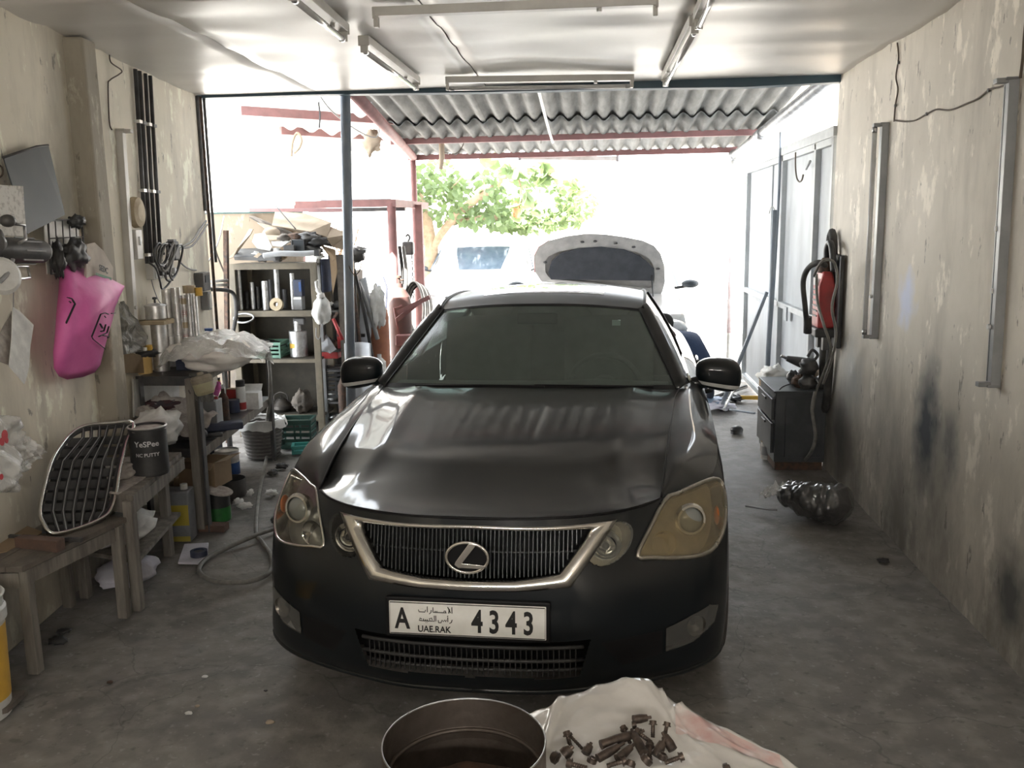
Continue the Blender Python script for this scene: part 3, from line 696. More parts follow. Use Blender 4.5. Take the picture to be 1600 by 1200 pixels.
    for P, off in ((do, .006), (do, .022), ([((a+c)/2, (b+d)/2) for (a, b), (c, d) in zip(do, di)], .028), (di, .020), (di, -.03)):
        vs += [onf(x, z, off) for x, z in P]
    fs = []
    for r in range(4):
        for i in range(n): j = (i+1) % n; fs.append((r*n+i, r*n+j, (r+1)*n+j, (r+1)*n+i))
    g.add(vs, fs, True); fr = obj('grille_frame', g, MT['chrome'], car); fr['label'] = 'dulled chrome grille surround'
    gr = obj('grille', G().prism([(x*1.03, z) for x, z in [(-.41, .775), (.41, .775), (.31, .60), (-.31, .60)]], .01, c=(0, .17, 0)), m_trim, car)
    m_bar = mat('grille_bar', (.03, .033, .036), .35, .3)
    for k in range(57):
        x = -.392+.784*k/56
        zt = .768-.008*(abs(x)/.4)**2; zb_ = .612+(max(0, abs(x)-.298)/.104)*.145+.02*(abs(x)/.3)**2
        if zt-zb_ < .01: continue
        ys = [onf(x, max(.6, z), -.012).y for z in (zb_, (zt+zb_)/2, zt)]
        obj('grille_bar', G().bar((x, ys[0]+.01, zb_), (x, ys[2]+.002, zt), .0035, .022, up=(0, 1, 0)), m_bar, gr)
    obj('grille_bar', G().tube([onf(-.37+.74*k/12, .70, -.02) for k in range(13)], .004, 6), m_bar, gr)
    # emblem: ring and slanted L
    ec = onf(0, .692, .0)+Vector((0, -.020, 0)); em = obj('emblem', G().lathe([(.0, 0), (.060, 0), (.060, .006), (0, .006)], 24, M=Matrix.Rotation(pi/2, 3, 'X') @ Matrix.Diagonal((1.1, .82, 1))), m_trim, car, loc=ec)
    obj('emblem_ring', G().tube([(.069*cos(t), -.012, .051*sin(t)) for t in [2*pi*k/40 for k in range(40)]], .0055, 8, closed=True), MT['chrome'], em)
    Lp = [(.008, .050), (.034, .047), (-.016, -.018), (.062, -.024), (.056, -.036), (-.030, -.034), (-.042, -.024), (-.038, -.014)]
    obj('emblem_letter', G().prism(Lp, .008, c=(0, -.018, 0)), MT['chrome'], em, bevel=.0015)
    # ---- number plate
    pl = obj('number_plate', G().box((0, 0, 0), (.52, .006, .112)), m_plate, car, loc=(0, -.030, .490), bevel=.003, rot=(radians(-4), 0, 0))
    obj('plate_holder', G().box((0, .012, 0), (.545, .018, .135)), m_trim, pl, bevel=.004)
    obj('plate_rim', G().tube([(-.256, -.003, -.052), (.256, -.003, -.052), (.256, -.003, .052), (-.256, -.003, .052)], .0016, 6, closed=True), m_ink, pl)
    RX = (pi/2, 0, 0)
    text_obj('plate_letter', 'A', .098, m_ink, pl, (-.215, -.0042, -.034), RX, .72, .0022)
    text_obj('plate_digit', '4', .106, m_ink, pl, (.035, -.0042, -.037), RX, .70, .0024)
    text_obj('plate_digit', '3', .106, m_ink, pl, (.091, -.0042, -.037), RX, .70, .0024)
    text_obj('plate_digit', '4', .106, m_ink, pl, (.147, -.0042, -.037), RX, .70, .0024)
    text_obj('plate_digit', '3', .106, m_ink, pl, (.203, -.0042, -.037), RX, .70, .0024)
    text_obj('plate_text', 'UAE.RAK', .030, m_ink, pl, (-.108, -.0042, -.044), RX, .92, .0004)
    ar = G(); Y0 = -.0042
    def st(pts, r=.0014): ar.tube([(x, Y0, z) for x, z in pts], r, 5, flat=1)
    # two rows of Arabic lettering drawn as pen strokes, right to left
    st([(-.048, .043), (-.048, .022)]); st([(-.062, .043), (-.053, .024), (-.060, .022), (-.056, .036)])
    st([(-.066, .023), (-.076, .023), (-.074, .029), (-.069, .029), (-.069, .023)]); st([(-.076, .023), (-.110, .023)]); st([(-.098, .023), (-.098, .028)]); st([(-.104, .023), (-.104, .028)])
    st([(-.111, .040), (-.111, .023)]); st([(-.117, .030), (-.118, .022), (-.124, .017)]); st([(-.130, .042), (-.130, .023)])
    st([(-.136, .030), (-.138, .023), (-.158, .023), (-.160, .030)]); st([(-.146, .034), (-.1462, .0341)], .0018); st([(-.151, .034), (-.1512, .0341)], .0018)
    st([(-.048, .000), (-.050, -.008), (-.057, -.012)]); st([(-.062, .008), (-.062, -.007)]); st([(-.061, .013), (-.064, .011)])
    st([(-.067, -.001), (-.069, -.007), (-.073, -.001), (-.077, -.007), (-.081, -.002), (-.085, -.011), (-.093, -.011), (-.094, -.003)])
    st([(-.102, .012), (-.102, -.007)]); st([(-.107, .012), (-.107, -.007), (-.122, -.007), (-.124, .001), (-.116, .004), (-.114, -.004)]); st([(-.112, .007), (-.1122, .0071)], .0018)
    st([(-.124, -.007), (-.148, -.007)]); st([(-.131, -.007), (-.131, -.002)]); st([(-.137, -.007), (-.137, -.002)]); st([(-.143, -.007), (-.144, .000)])
    st([(-.148, -.007), (-.158, -.006), (-.155, .002), (-.149, -.001)]); st([(-.152, .007), (-.1522, .0071)], .0018); st([(-.157, .007), (-.1572, .0071)], .0018); st([(-.131, -.012), (-.1312, -.0121)], .0018); st([(-.136, -.012), (-.1362, -.0121)], .0018)
    obj('plate_text', ar, m_ink, pl)
    # ---- lower intake
    it = obj('lower_intake', G().prism([(-.42, .43), (.42, .43), (.38, .265), (-.38, .265)], .01, c=(0, .10, 0)), m_trim, car)
    for z in (.30, .335, .385): obj('intake_slat', G().tube([onf(-.38+.76*k/12, z, -.012) for k in range(13)], .007, 6), MT['black'], it)
    for k in range(40): x = -.35+.7*k/39; p = onf(x, .32, -.012); obj('intake_fin', G().bar((x, p.y, .285), (x, p.y, .38), .003, .015, up=(0, 1, 0)), MT['black'], it)
    obj('lip_spoiler', G().tube([skin(u, .75)*1.0+Vector((0, -.004, 0)) for u in [k*.25 for k in range(26)]]+[], .010, 6), m_paint, car)
    obj('lip_spoiler', G().tube([mir(skin(u, .75))+Vector((0, -.004, 0)) for u in [k*.25 for k in range(26)]], .010, 6), m_paint, car)
    # ---- lamps
    def patch_poly(P, off, s, rings=6):
        """surface patch with outline P following the body at an offset"""
        P = dense(P, 3 if len(P) < 30 else 1); cx = sum(p[0] for p in P)/len(P); cz = sum(p[1] for p in P)/len(P); n = len(P); vs = []; fs = []
        for r in range(rings+1):
            k = 1-r/rings
            for x, z in P:
                q = onf(cx+(x-cx)*k, cz+(z-cz)*k, off); vs.append(q if s > 0 else mir(q))
        for r in range(rings):
            for i in range(n): j = (i+1) % n; f = (r*n+i, r*n+j, (r+1)*n+j, (r+1)*n+i); fs.append(f if s < 0 else tuple(reversed(f)))
        return vs, fs, P
    def rim(P, s, r, off=.004):
        return G().tube([(lambda q: q if s > 0 else mir(q))(onf(x, z, off)) for x, z in P], r, 6, closed=True)
    for s in (-1, 1):
        ln = m_lensy if s > 0 else m_lensc
        hl = bpy.data.objects.new('headlamp', None)
        v1, f1, P = patch_poly(hlp, -.05, s); g = G().add(v1, f1, True)
        v2, f2, _ = patch_poly(hlp, .0, s, 1); nn = len(P)
        hs = obj('headlamp', g, m_housy if s > 0 else m_hous, car); hs['label'] = 'yellowed headlamp' if s > 0 else 'clear headlamp'
        wv = [(lambda q: q if s > 0 else mir(q))(onf(x, z, 0)) for x, z in P]+v1[:nn]
        obj('lamp_wall', G().add(wv, [(i, (i+1) % nn, nn+(i+1) % nn, nn+i) for i in range(nn)], True), m_lamp, hs)
        v3, f3, _ = patch_poly(hlp, .004, s, 8); obj('lamp_lens', G().add(v3, f3, True), ln, hs)
        obj('lamp_rim', rim(P, s, .0085 if s > 0 else .006), MT['dirtychrome'] if s > 0 else MT['chrome'], hs)
        c = onf(.745, .712, -.015); c = c if s > 0 else mir(c)
        dr = Vector((s*.35, -1, .12)).normalized(); Mq = dr.to_track_quat('Z', 'Y').to_matrix()
        obj('projector', G().lathe([(.052, -.03), (.060, .0), (.054, .012), (.046, .012), (.046, .0)], 24, c=c, M=Mq), MT['chrome'], hs)
        obj('projector_lens', G().ball(c, (.045, .045, .022), 20, 12, M=Mq), mat('projector_glass', (.18, .19, .18), .05, coat=1), hs)
        c2 = onf(.655, .672, -.035); c2 = c2 if s > 0 else mir(c2)
        obj('reflector_bowl', G().lathe([(.012, -.03), (.03, -.02), (.044, .006), (.047, .008)], 20, c=c2, M=Mq), MT['lens'] if s > 0 else m_lamp, hs)
        c3 = onf(.855, .69, -.018); c3 = c3 if s > 0 else mir(c3)
        obj('marker', G().ball(c3, (.010, .04, .035), 12, 8), mat('amber', (.5, .14, .03), .3), hs)
        v1, f1, P = patch_poly(ilp, -.05, s, 5); il = obj('inner_lamp', G().add(v1, f1, True), m_housy if s > 0 else m_trim, car); il['label'] = 'hazed inner lamp' if s > 0 else 'clear inner lamp'
        nn = len(P); obj('lamp_wall', G().add([(lambda q: q if s > 0 else mir(q))(onf(x, z, 0)) for x, z in P]+v1[:nn], [(i, (i+1) % nn, nn+(i+1) % nn, nn+i) for i in range(nn)], True), m_lamp, il)
        c = onf(.455, .705, -.02); c = c if s > 0 else mir(c)
        obj('lamp_bowl', G().lathe([(0, -.022), (.012, -.02), (.014, .0), (.030, -.012), (.036, -.004), (.052, .012)], 20, c=c, M=Vector((s*.2, -1, 0)).to_track_quat('Z', 'Y').to_matrix()), MT['chrome'], il)
        obj('facet', crumple0(c+Vector((-s*.012, .012, .006)), (.045, .012, .045), 5), m_lamp, il); obj('bulb', G().ball(c+Vector((0, -.012, 0)), (.013, .016, .013), 12, 8), m_trim, il); obj('bowl_ring', G().tube([c+Vector((.034*cos(q), -.012, .034*sin(q))) for q in [2*pi*k/24 for k in range(24)]], .003, 6, closed=True), m_trim, il)
        v3, f3, _ = patch_poly(ilp, .012, s, 6); obj('lamp_lens', G().add(v3, f3, True), m_lensf if s > 0 else ln, il)
        v1, f1, P = patch_poly(fgp, -.03, s, 4); fg = obj('fog_lamp', G().add(v1, f1, True), m_trim, car)
        c = onf(.755, .375, -.005); c = c if s > 0 else mir(c)
        obj('fog_bowl', G().lathe([(.01, -.02), (.03, -.01), (.038, .006)], 18, c=c, M=Vector((s*.5, -1, 0)).to_track_quat('Z', 'Y').to_matrix()), m_lamp, fg)
        v3, f3, _ = patch_poly(fgp, .004, s, 5); obj('lamp_lens', G().add(v3, f3, True), glassy('fog_lens', (.5, .5, .48), amount=.18, rough=.12), fg)
        v3, f3, _ = patch_poly([(.43, .40), (.635, .40), (.635, .315), (.50, .30)], .001, s, 4); obj('air_pocket', G().add(v3, f3, True), m_trim, car)
        # mirror
        mc = Vector((s*.962, 2.0, .975))
        def mf(u, v):
            a = 2*pi*u; b = pi*(v-.5); e = lambda c, p: math.copysign(abs(c)**p, c)
            x = .118*e(cos(b), .7)*e(cos(a), .65); z = .096*e(sin(b), .72); y = .075*e(cos(b), .7)*e(sin(a), .8)
            k = 1-.22*(1-(x+.118)/.236)
            return Vector((s*x, y, z*k+(-.012*(x/.118)))) 
        g = G().grid(mf, 28, 16)
        if s < 0: g.f = [tuple(reversed(f)) for f in g.f]
        mo = obj('door_mirror', g, m_paint, car, loc=mc)
        obj('mirror_arm', G().tube([(-s*.16, -.03, -.055), (-s*.11, -.015, -.045), (-s*.05, 0, -.03)], [.03, .036, .04], 10), m_paint, mo)
        obj('mirror_glass', G().box((0, .068, 0), (.17, .01, .10)), MT['chrome'], mo, bevel=.003)
        obj('indicator', G().grid(lambda a, b: (lambda p: Vector((p.x*1.03, p.y*1.03-.001, p.z)))(mf(.56+.37*(a if s > 0 else a), .28+.10*b)), 14, 3), MT['whitep'], mo)
    # ---- wheels and underbody
    for ay, _ in arches:
        for s in (-1, 1):
            Mx = Matrix.Rotation(s*pi/2, 3, 'Y')
            w = obj('tyre', G().lathe([(.22, -.10), (.30, -.112), (.322, -.095), (.328, -.06), (.328, .06), (.322, .095), (.30, .112), (.22, .10)], 40, M=Mx), MT['rubber'], car, loc=(s*.785, ay, .322))
            obj('rim', G().lathe([(.0, .07), (.04, .07), (.05, .05), (.10, .04), (.2, .075), (.225, .10), (.225, -.09)], 32, M=Mx), MT['steel'], w)
            for k in range(5):
                a = 2*pi*k/5; obj('spoke', G().bar((s*.09, .04*cos(a), .04*sin(a)), (s*.095, .21*cos(a), .21*sin(a)), .03, .05), MT['steel'], w)
            obj('arch_liner', G().lathe([(.34, -.16), (.345, .10)], 32, M=Mx, c=(s*.77, ay, .33)), m_trim, car)
    obj('floor_pan', G().box((0, 2.4, .27), (1.35, 4.2, .10)), m_trim, car)
    obj('engine_block', G().box((0, .9, .55), (.95, 1.0, .30)), m_trim, car)
    # ---- cabin
    def seatf(x, y, nm='front_seat', w=.50):
        se = obj(nm, G().grid(lambda u, v: Vector(((-1+2*u)*w/2, .06*(1-(-1+2*u)**2)*-1-.0+.18*v, .30+.62*v-.04*abs(-1+2*u)**3*(v > .8))), 14, 10), m_int, car, loc=(x, y, .28), solid=.10)
        obj('headrest', G().ball((0, .20, 1.0-.02), (.14, .05, .095), 16, 10), m_int, se)
        obj('seat_cushion', G().box((0, -.22, .26), (w, .5, .14)), m_int, se, bevel=.04)
        for k in (-.05, .05): obj('headrest_post', G().tube([(k, .19, .84), (k, .2, .93)], .007, 6), MT['steel'], se)
    seatf(-.37, 2.65); seatf(.37, 2.65); seatf(0, 3.45, 'rear_seat', 1.25)
    obj('dashboard', G().grid(lambda u, v: Vector(((-1+2*u)*.70, 1.62+.42*v, .90+.045*sin(pi*min(1, v*1.1))*(1+.35*math.exp(-((u-.76)/.12)**2)))), 24, 8), m_int, car, solid=.03)
    sw = obj('steering_wheel', G().tube([(.185*cos(t), .06*sin(t)*-1, .175*sin(t)) for t in [2*pi*k/32 for k in range(32)]], .015, 8, closed=True), m_int, car, loc=(.37, 2.05, .90))
    obj('wheel_hub', G().ball((0, 0, 0), (.07, .04, .06), 12, 8), m_int, sw)
    obj('rear_view_mirror', G().box((0, 2.12, 1.255), (.22, .03, .06)), m_trim, car, bevel=.01)
    obj('inspection_sticker', G().box((.43, 2.085, 1.235), (.045, .002, .03)), mat('sticker', (.6, .75, .72), .5), car, rot=(0, 0, 0))
    return car
sedan = build_sedan()
# ------------------------------------------------------------------ more helpers for placing things
FWD = ROT @ Vector((0, 0, -1))
def wl(px, py, off=0.0):
    """point on the left wall, off metres proud of it"""
    d = ROT @ Vector((px-800, -(py-600), -FPX)); n = Vector((1, WS, 0)); c = Vector((0, 0, CAMH))
    return c+d*((W0+WS*3.77+off-n.dot(c))/n.dot(d))
def mpp(p): return (Vector(p)-Vector((0, 0, CAMH))).dot(FWD)/FPX          # metres per photo pixel at p
def onplane(px, py, a, n):
    d = ROT @ Vector((px-800, -(py-600), -FPX)); c = Vector((0, 0, CAMH)); return c+d*((a-c).dot(n)/d.dot(n))
def slab_g(P, th):
    P = [Vector(p) for p in P]; c = sum(P, Vector())/len(P); n = Vector()
    for a, b in zip(P, P[1:]+P[:1]): n += (a-c).cross(b-c)
    n.normalize(); m = len(P)
    vs = [p-n*th/2 for p in P]+[p+n*th/2 for p in P]
    fs = [tuple(reversed(range(m))), tuple(range(m, 2*m))]+[(i, (i+1) % m, m+(i+1) % m, m+i) for i in range(m)]
    return G().add(vs, fs)
def local(g, o): return g.xf(Matrix.Translation(-Vector(o)))
def slab(name, label, cat, P, th, m, group=None, bevel=0):
    P = [p if isinstance(p, Vector) else at(p[0], p[1], Y=p[2]) for p in P]
    o = sum(P, Vector())/len(P)
    return tag(obj(name, local(slab_g(P, th), o), m, loc=o, bevel=bevel), label, cat, group)
def cyl_can(name, label, cat, base, r, h, style='tin', group=None, m=None, lid=None, band=None, n=20, bandz=(.25, .75)):
    t = thing(name, label, cat, base, random.uniform(0, 6), group)
    m = m or MT['tin']
    prof = [(0, 0), (r*.97, 0), (r, h*.02), (r, h*.96), (r*1.02, h*.97), (r*1.02, h), (r*.93, h), (r*.93, h*.965), (0, h*.965)]
    if style == 'ribbed': prof = [(0, 0), (r, .0)]+[(r*(1+(.02 if k % 2 else -.0)), h*(k+1)/12) for k in range(11)]+[(r, h), (r*.92, h), (r*.92, h*.96), (0, h*.96)]
    if style == 'open': prof = [(0, 0), (r*.95, 0), (r, h), (r*.96, h), (r*.91, h*.05), (0, h*.05)]
    obj('body', G().lathe(prof, n), m, t)
    if band: obj('label_band', G().lathe([(r*1.006, h*bandz[0]), (r*1.006, h*bandz[1])], n), band, t)
    if lid: obj('lid', G().lathe([(r*1.0, h*.975), (r*1.03, h*.975), (r*1.03, h*1.03), (0, h*1.03)], n), lid, t)
    return t
def can_px(name, label, cat, px, pyb, wpx, hpx, z=None, Y=None, **k):
    b = at(px, pyb, Z=z) if Y is None else at(px, pyb, Y=Y)
    s = mpp(b); return cyl_can(name, label, cat, b, wpx*s/2, hpx*s*1.0, **k)
def cable(name, label, cat, pts, r, m, n=5, group=None, k=8):
    o = Vector(pts[0]); P = [p-o for p in cr(pts, k)]
    return tag(obj(name, G().tube(P, r, n), m, loc=o), label, cat, group)
def crumple(c, r, seed=0, amp=.25, nu=26, nv=16, f=2.2, flat=None):
    c = Vector(c)
    def fn(u, v):
        a = 2*pi*u; b = pi*(v-.5); d = Vector((cos(b)*cos(a), cos(b)*sin(a), sin(b)))
        k = 1+amp*noise.noise(d*f+Vector((seed, 0, 0)))+amp*.5*noise.noise(d*f*2.7+Vector((0, seed, 0)))
        p = Vector((d.x*r[0]*k, d.y*r[1]*k, d.z*r[2]*k))
        if flat is not None: p.z = max(p.z, flat)
        return p+c
    return G().grid(fn, nu, nv)
def sheetxyz(corner, du, dv, n, amp, seed, f=5, nu=24, nv=24, m=None):
    """crinkled sheet from a corner along du and dv, crinkles along n"""
    corner, du, dv, n = map(Vector, (corner, du, dv, n)); n.normalize()
    return G().grid(lambda u, v: corner+du*u+dv*v+n*(amp*noise.noise(Vector((u*f, v*f, seed)))+amp*.5*noise.noise(Vector((u*f*2.3, v*f*2.3, seed+9)))), nu, nv)
m_film = glassy('clear_film', (.88, .88, .86), base=(.95, .95, .94), amount=.42, rough=.12, wrinkle=.9, wscale=9)
m_filmd = glassy('smoky_film', (.42, .41, .38), amount=.35, rough=.15, wrinkle=.9, wscale=9)
m_print = mat('red_print', (.55, .04, .05), .5)
m_inkb = mat('black_print', (.02, .02, .025), .6)
m_gpr = mat('green_print', (.10, .22, .14), .6)
NW = Vector((1, WS, 0)).normalized(); DW = Vector((-WS, 1, 0)).normalized()

# ------------------------------------------------------------------ on the left wall
t = batten('empty tube batten standing upright on the left wall beside the pillar', wl(183, 203, .0), wl(206, 548, .0), NW, tube=False)
cable('light_wire', 'thin wire from the ceiling to the upright batten on the left wall', 'wire', [wl(171, 86, .01), wl(174, 98, .02), wl(190, 110, .03), wl(186, 116, .03), wl(172, 125, .01), wl(169, 135, .008), wl(171, 190, .008), wl(175, 203, .01)], .004, MT['wire'])
for k, (a, b_, yb) in enumerate(((211, 230, 412), (217.5, 237, 416), (226.5, 244, 418), (234, 251, 408))):
    p = wl(a, 104+k*2.5, .02); q = wl(b_, yb, .02); q.x = p.x+WS*(p.y-q.y)
    o = Vector((p.x, p.y, 0)); g = G().tube([(0, 0, HC-.01), (q.x-p.x, q.y-p.y, q.z)], .0125, 8)
    t = thing('conduit_pipe', ['leftmost black conduit running down the left wall to the sockets', 'second black conduit from the left above the wall sockets', 'third black conduit from the left above the wall sockets', 'rightmost black conduit running down the left wall to the sockets'][k], 'pipe', o, 0, 'black conduits above the wall sockets')
    obj('pipe', g, MT['conduit'], t)
    for z in (1.62, 2.0, 2.4): f = (HC-z)/(HC-q.z); obj('clip', G().box(((q.x-p.x)*f, (q.y-p.y)*f, z), (.034, .034, .018)), MT['greymetal'] if k % 2 else MT['tin'], t)
# round disc and beige box beside the conduits
c = wl(209, 332, .02); tag(obj('round_cover', G().lathe([(0, 0), (.09, 0), (.085, .035), (.05, .045), (0, .045)], 24, M=NW.to_track_quat('Z', 'Y').to_matrix()), MT['cream'], loc=c), 'round beige cover seen edge-on on the left wall beside the conduits', 'cover')
c = wl(212, 382, .025); t = thing('switch_box', 'beige switch box on the left wall under the round cover', 'box', c, atan2(WS, 1)); obj('box', G().box((0, 0, 0), (.05, .09, .17)), MT['batten'], t, bevel=.004); obj('rocker', G().box((.028, 0, .02), (.01, .03, .05)), MT['whitep'], t, bevel=.002)
c = wl(250, 422, .02); t = thing('socket_box', 'grimy white three-gang wall socket box under the conduits', 'socket', c, atan2(WS, 1))
obj('back_box', G().box((0, 0, 0), (.05, .36, .10)), MT['batten'], t, bevel=.004)
for k in range(3): f = obj('socket_plate', G().box((.028, -.11+.11*k, 0), (.01, .095, .085)), MT['white'], t, bevel=.003); obj('plug', G().box((.03, 0, -.01), (.045, .04, .04)), MT['black'] if k < 2 else MT['whitep'], f, bevel=.006, loc=(.028-.02, -.11+.11*k, 0))
rnd = random.Random(4)
for k, lb in enumerate(('black cable looped over the socket box', 'grey cable knotted above the socket box', 'thin black cable hanging below the socket box', 'cable coil hung in front of the wall sockets')):
    c = wl(248+6*(k-1), 398+4*k, .05); P = []
    if k == 2: P = [wl(232, 410, .06), wl(244, 420, .09), wl(250, 440, .08), wl(254, 452, .07), wl(266, 440, .08), wl(268, 430, .08), wl(256, 418, .09)]
    else:
        for j in range(11): a = j*1.35+k; P.append(c+DW*(.10+.02*k)*cos(a)+Vector((0, 0, (.07+.015*k)*sin(a*1.07)))+NW*(.02+.015*j/3))
    cable('power_cable', lb, 'cable', P, .0065 if k != 1 else .008, MT['conduit'] if k != 1 else MT['greyhose'])
t = thing('adapter', 'black power adapter hanging in the cables above the sockets', 'adapter', wl(270, 392, .07)); obj('case', G().box((0, 0, 0), (.06, .07, .12)), MT['black'], t, bevel=.01); obj('pin_plate', G().box((0, 0, .065), (.04, .04, .015)), MT['greymetal'], t)
cable('wall_cable', 'pale cable bundle swooping from the corner conduits to the sockets, upper one', 'cable', [wl(322, 345, .03), wl(310, 362, .04), wl(300, 377, .04), wl(285, 385, .04), wl(272, 388, .05)], .009, MT['wireg'])
cable('wall_cable', 'pale cable just under the upper cable bundle by the corner', 'cable', [wl(324, 350, .03), wl(313, 368, .05), wl(300, 384, .05), wl(286, 388, .05), wl(272, 394, .05)], .007, MT['wireg'])
cable('wall_cable', 'thin grey cable hanging in a long loop below the corner', 'cable', [wl(273, 396, .04), wl(284, 412, .04), wl(298, 421, .04), at(315, 420, Y=6.42), at(330, 402, Y=6.6), at(343, 372, Y=7.0), at(350, 338, Y=7.5)], .006, MT['wireg'])
cable('wall_cable', 'thin pale wire dropping from the sockets behind the can stacks', 'wire', [wl(236, 434, .01), wl(240, 450, .01), wl(248, 470, .01), wl(258, 480, .01)], .003, MT['wireg'])
# pipes in the corner
for k, (a, b_) in enumerate(((308, 318), (313, 322), (318.5, 326))):
    p = at(a, 156, Y=6.44+.03*k); q = at(b_, 330+40*k, Y=6.44+.03*k)
    cable('corner_pipe', ['left dark pipe in the far left corner', 'middle dark pipe in the far left corner', 'right dark pipe in the far left corner'][k], 'pipe', [(p.x, p.y, HC), (p.x+.0, p.y, 2.2), (p.x, p.y, .9 if k == 1 else q.z)], .012, MT['conduit'] if k != 1 else MT['rust'], 8, 'pipes in the far left corner')
cable('corner_cable', 'dark cable dropping from the corner pipes in front of the low wall', 'cable', [at(322, 325, Y=6.6), at(330, 360, Y=6.9), at(338, 395, Y=7.2), at(350, 405+20, Y=7.6)], .008, MT['conduit'])
t = thing('meter_box', 'dark meter box low in the far left corner', 'box', wl(316, 440, .03), atan2(WS, 1)); obj('case', G().box((0, 0, 0), (.07, .16, .13)), MT['darkmetal'], t, bevel=.006); obj('window_glass', G().box((.037, 0, .02), (.006, .09, .05)), MT['slate'], t)
t = thing('meter_box', 'pale small box under the dark meter box', 'box', wl(322, 470, .03), atan2(WS, 1)); obj('case', G().box((0, 0, 0), (.06, .07, .13)), MT['greymetal'], t, bevel=.006); obj('cover_plate', G().box((.033, 0, 0), (.006, .05, .10)), MT['batten'], t)
# blue-grey sheet hung askew, white board in front
P = [wl(5, 246, .05), wl(58, 229, .05), wl(75, 227, .045), wl(101, 336, .10), wl(42, 366, .10)]
o = P[0]; t = thing('metal_sheet', 'blue-grey metal sheet hung askew on the left wall', 'sheet', o)
obj('plate', local(slab_g(P, .006), o), MT['slate'], t, bevel=.001); obj('rolled_edge', G().tube([Vector(), P[1]-o, P[2]-o], .006, 6), MT['darkmetal'], t)
P = [wl(-40, 287, .12), wl(35, 291, .12), wl(40, 370, .14), wl(-40, 366, .14)]; o = P[0]
tag(obj('white_board', local(slab_g(P, .008), o), mat('cracked_white', (.66, .64, .60), .7, col2=(.45, .43, .40), scale=40, lo=.5, hi=.6), loc=o, bevel=.001), 'cracked white board hung over the blue-grey metal sheet', 'board')
# polisher
c = wl(38, 392, .16); t = thing('electric_polisher', 'grey electric polisher hung on the left wall below the white board', 'power tool', c)
ax = (wl(74, 393, .20)-wl(0, 390, .14)); ax.normalize(); Mq = ax.to_track_quat('Z', 'Y').to_matrix()
obj('motor_housing', G().lathe([(0, -.20), (.045, -.20), (.052, -.12), (.052, .04), (.048, .10), (.044, .105), (0, .105)], 20, M=Mq), MT['darkmetal'], t)
for k in range(8): a = 2*pi*k/8; obj('cooling_rib', G().bar(Mq @ Vector((.053*cos(a), .053*sin(a), -.05)), Mq @ Vector((.053*cos(a), .053*sin(a), .06)), .006, .006), MT['greymetal'], t)
obj('end_cap', G().lathe([(0, .105), (.042, .105), (.040, .118), (0, .118)], 20, M=Mq), MT['greymetal'], t)
obj('gear_head', crumple((0, 0, 0), (.05, .05, .07), 3, .15).xf(Matrix.Translation(ax*-.17+Vector((0, 0, .02)))), MT['darkmetal'], t)
obj('side_handle', G().tube([wl(24, 350, .2)-c, wl(38, 352, .2)-c, wl(40, 374, .2)-c, wl(30, 380, .2)-c], .007, 6), MT['steel'], t)
obj('side_handle', G().tube(cr([wl(20, 405, .2)-c, wl(14, 424, .2)-c, wl(0, 440, .2)-c]), .009, 6), MT['greymetal'], t)
obj('bracket', G().tube([wl(26, 416, .2)-c, wl(43, 416, .2)-c, wl(47, 434, .2)-c, wl(22, 437, .2)-c], .006, 6, closed=True), MT['steel'], t)
c2 = wl(0, 432, .17); obj('pad', G().lathe([(0, 0), (.07, 0), (.075, .015), (.06, .03), (0, .03)], 24, M=Vector((1, -.6, .2)).to_track_quat('Z', 'Y').to_matrix(), c=c2-c), MT['white'], t)
obj('lever', G().ball(wl(12, 345, .2)-c, (.03, .03, .025)), MT['darkmetal'], t)
cable('hook_wire', 'wire hook on the left wall above the white board', 'wire', [wl(-6, 255, .03), wl(3, 262, .04), wl(4, 272, .04), wl(-2, 278, .04)], .004, MT['wire'])
# small wire rack with a black rag
c = wl(106, 385, .05); t = thing('wire_rack', 'small white wire rack with black rags behind the pink bag', 'rack', c)
fr = [wl(75, 345, .08), wl(128, 342, .08), wl(133, 425, .08), wl(80, 428, .08)]
obj('frame', G().tube([p-c for p in fr], .005, 6, closed=True), MT['darkmetal'], t)
for k in range(1, 5): obj('upright', G().tube([fr[0].lerp(fr[1], k/5)-c, fr[3].lerp(fr[2], k/5)-c], .003, 5), MT['darkmetal'], t)
for k in (1, 2): obj('crossbar', G().tube([fr[0].lerp(fr[3], k/3)-c, fr[1].lerp(fr[2], k/3)-c], .003, 5), MT['darkmetal'], t)
obj('backing', local(slab_g([p+NW*-.02 for p in fr], .004), c), MT['white'], t)
tag(obj('black_rag', crumple((0, 0, 0), (.035, .09, .07), 5, .5), MT['black'], loc=wl(117, 398, .10)), 'black rag bunched on the wire rack, upper one', 'rag', 'rags on the wire rack')
tag(obj('black_rag', crumple((0, 0, 0), (.03, .035, .08), 8, .5), MT['black'], loc=wl(90, 405, .09)), 'black rag hanging at the left of the wire rack', 'rag', 'rags on the wire rack')
tag(obj('black_rag', crumple((0, 0, 0), (.03, .06, .03), 9, .4), MT['black'], loc=wl(120, 346, .09)), 'black strap over the top of the wire rack', 'rag', 'rags on the wire rack')
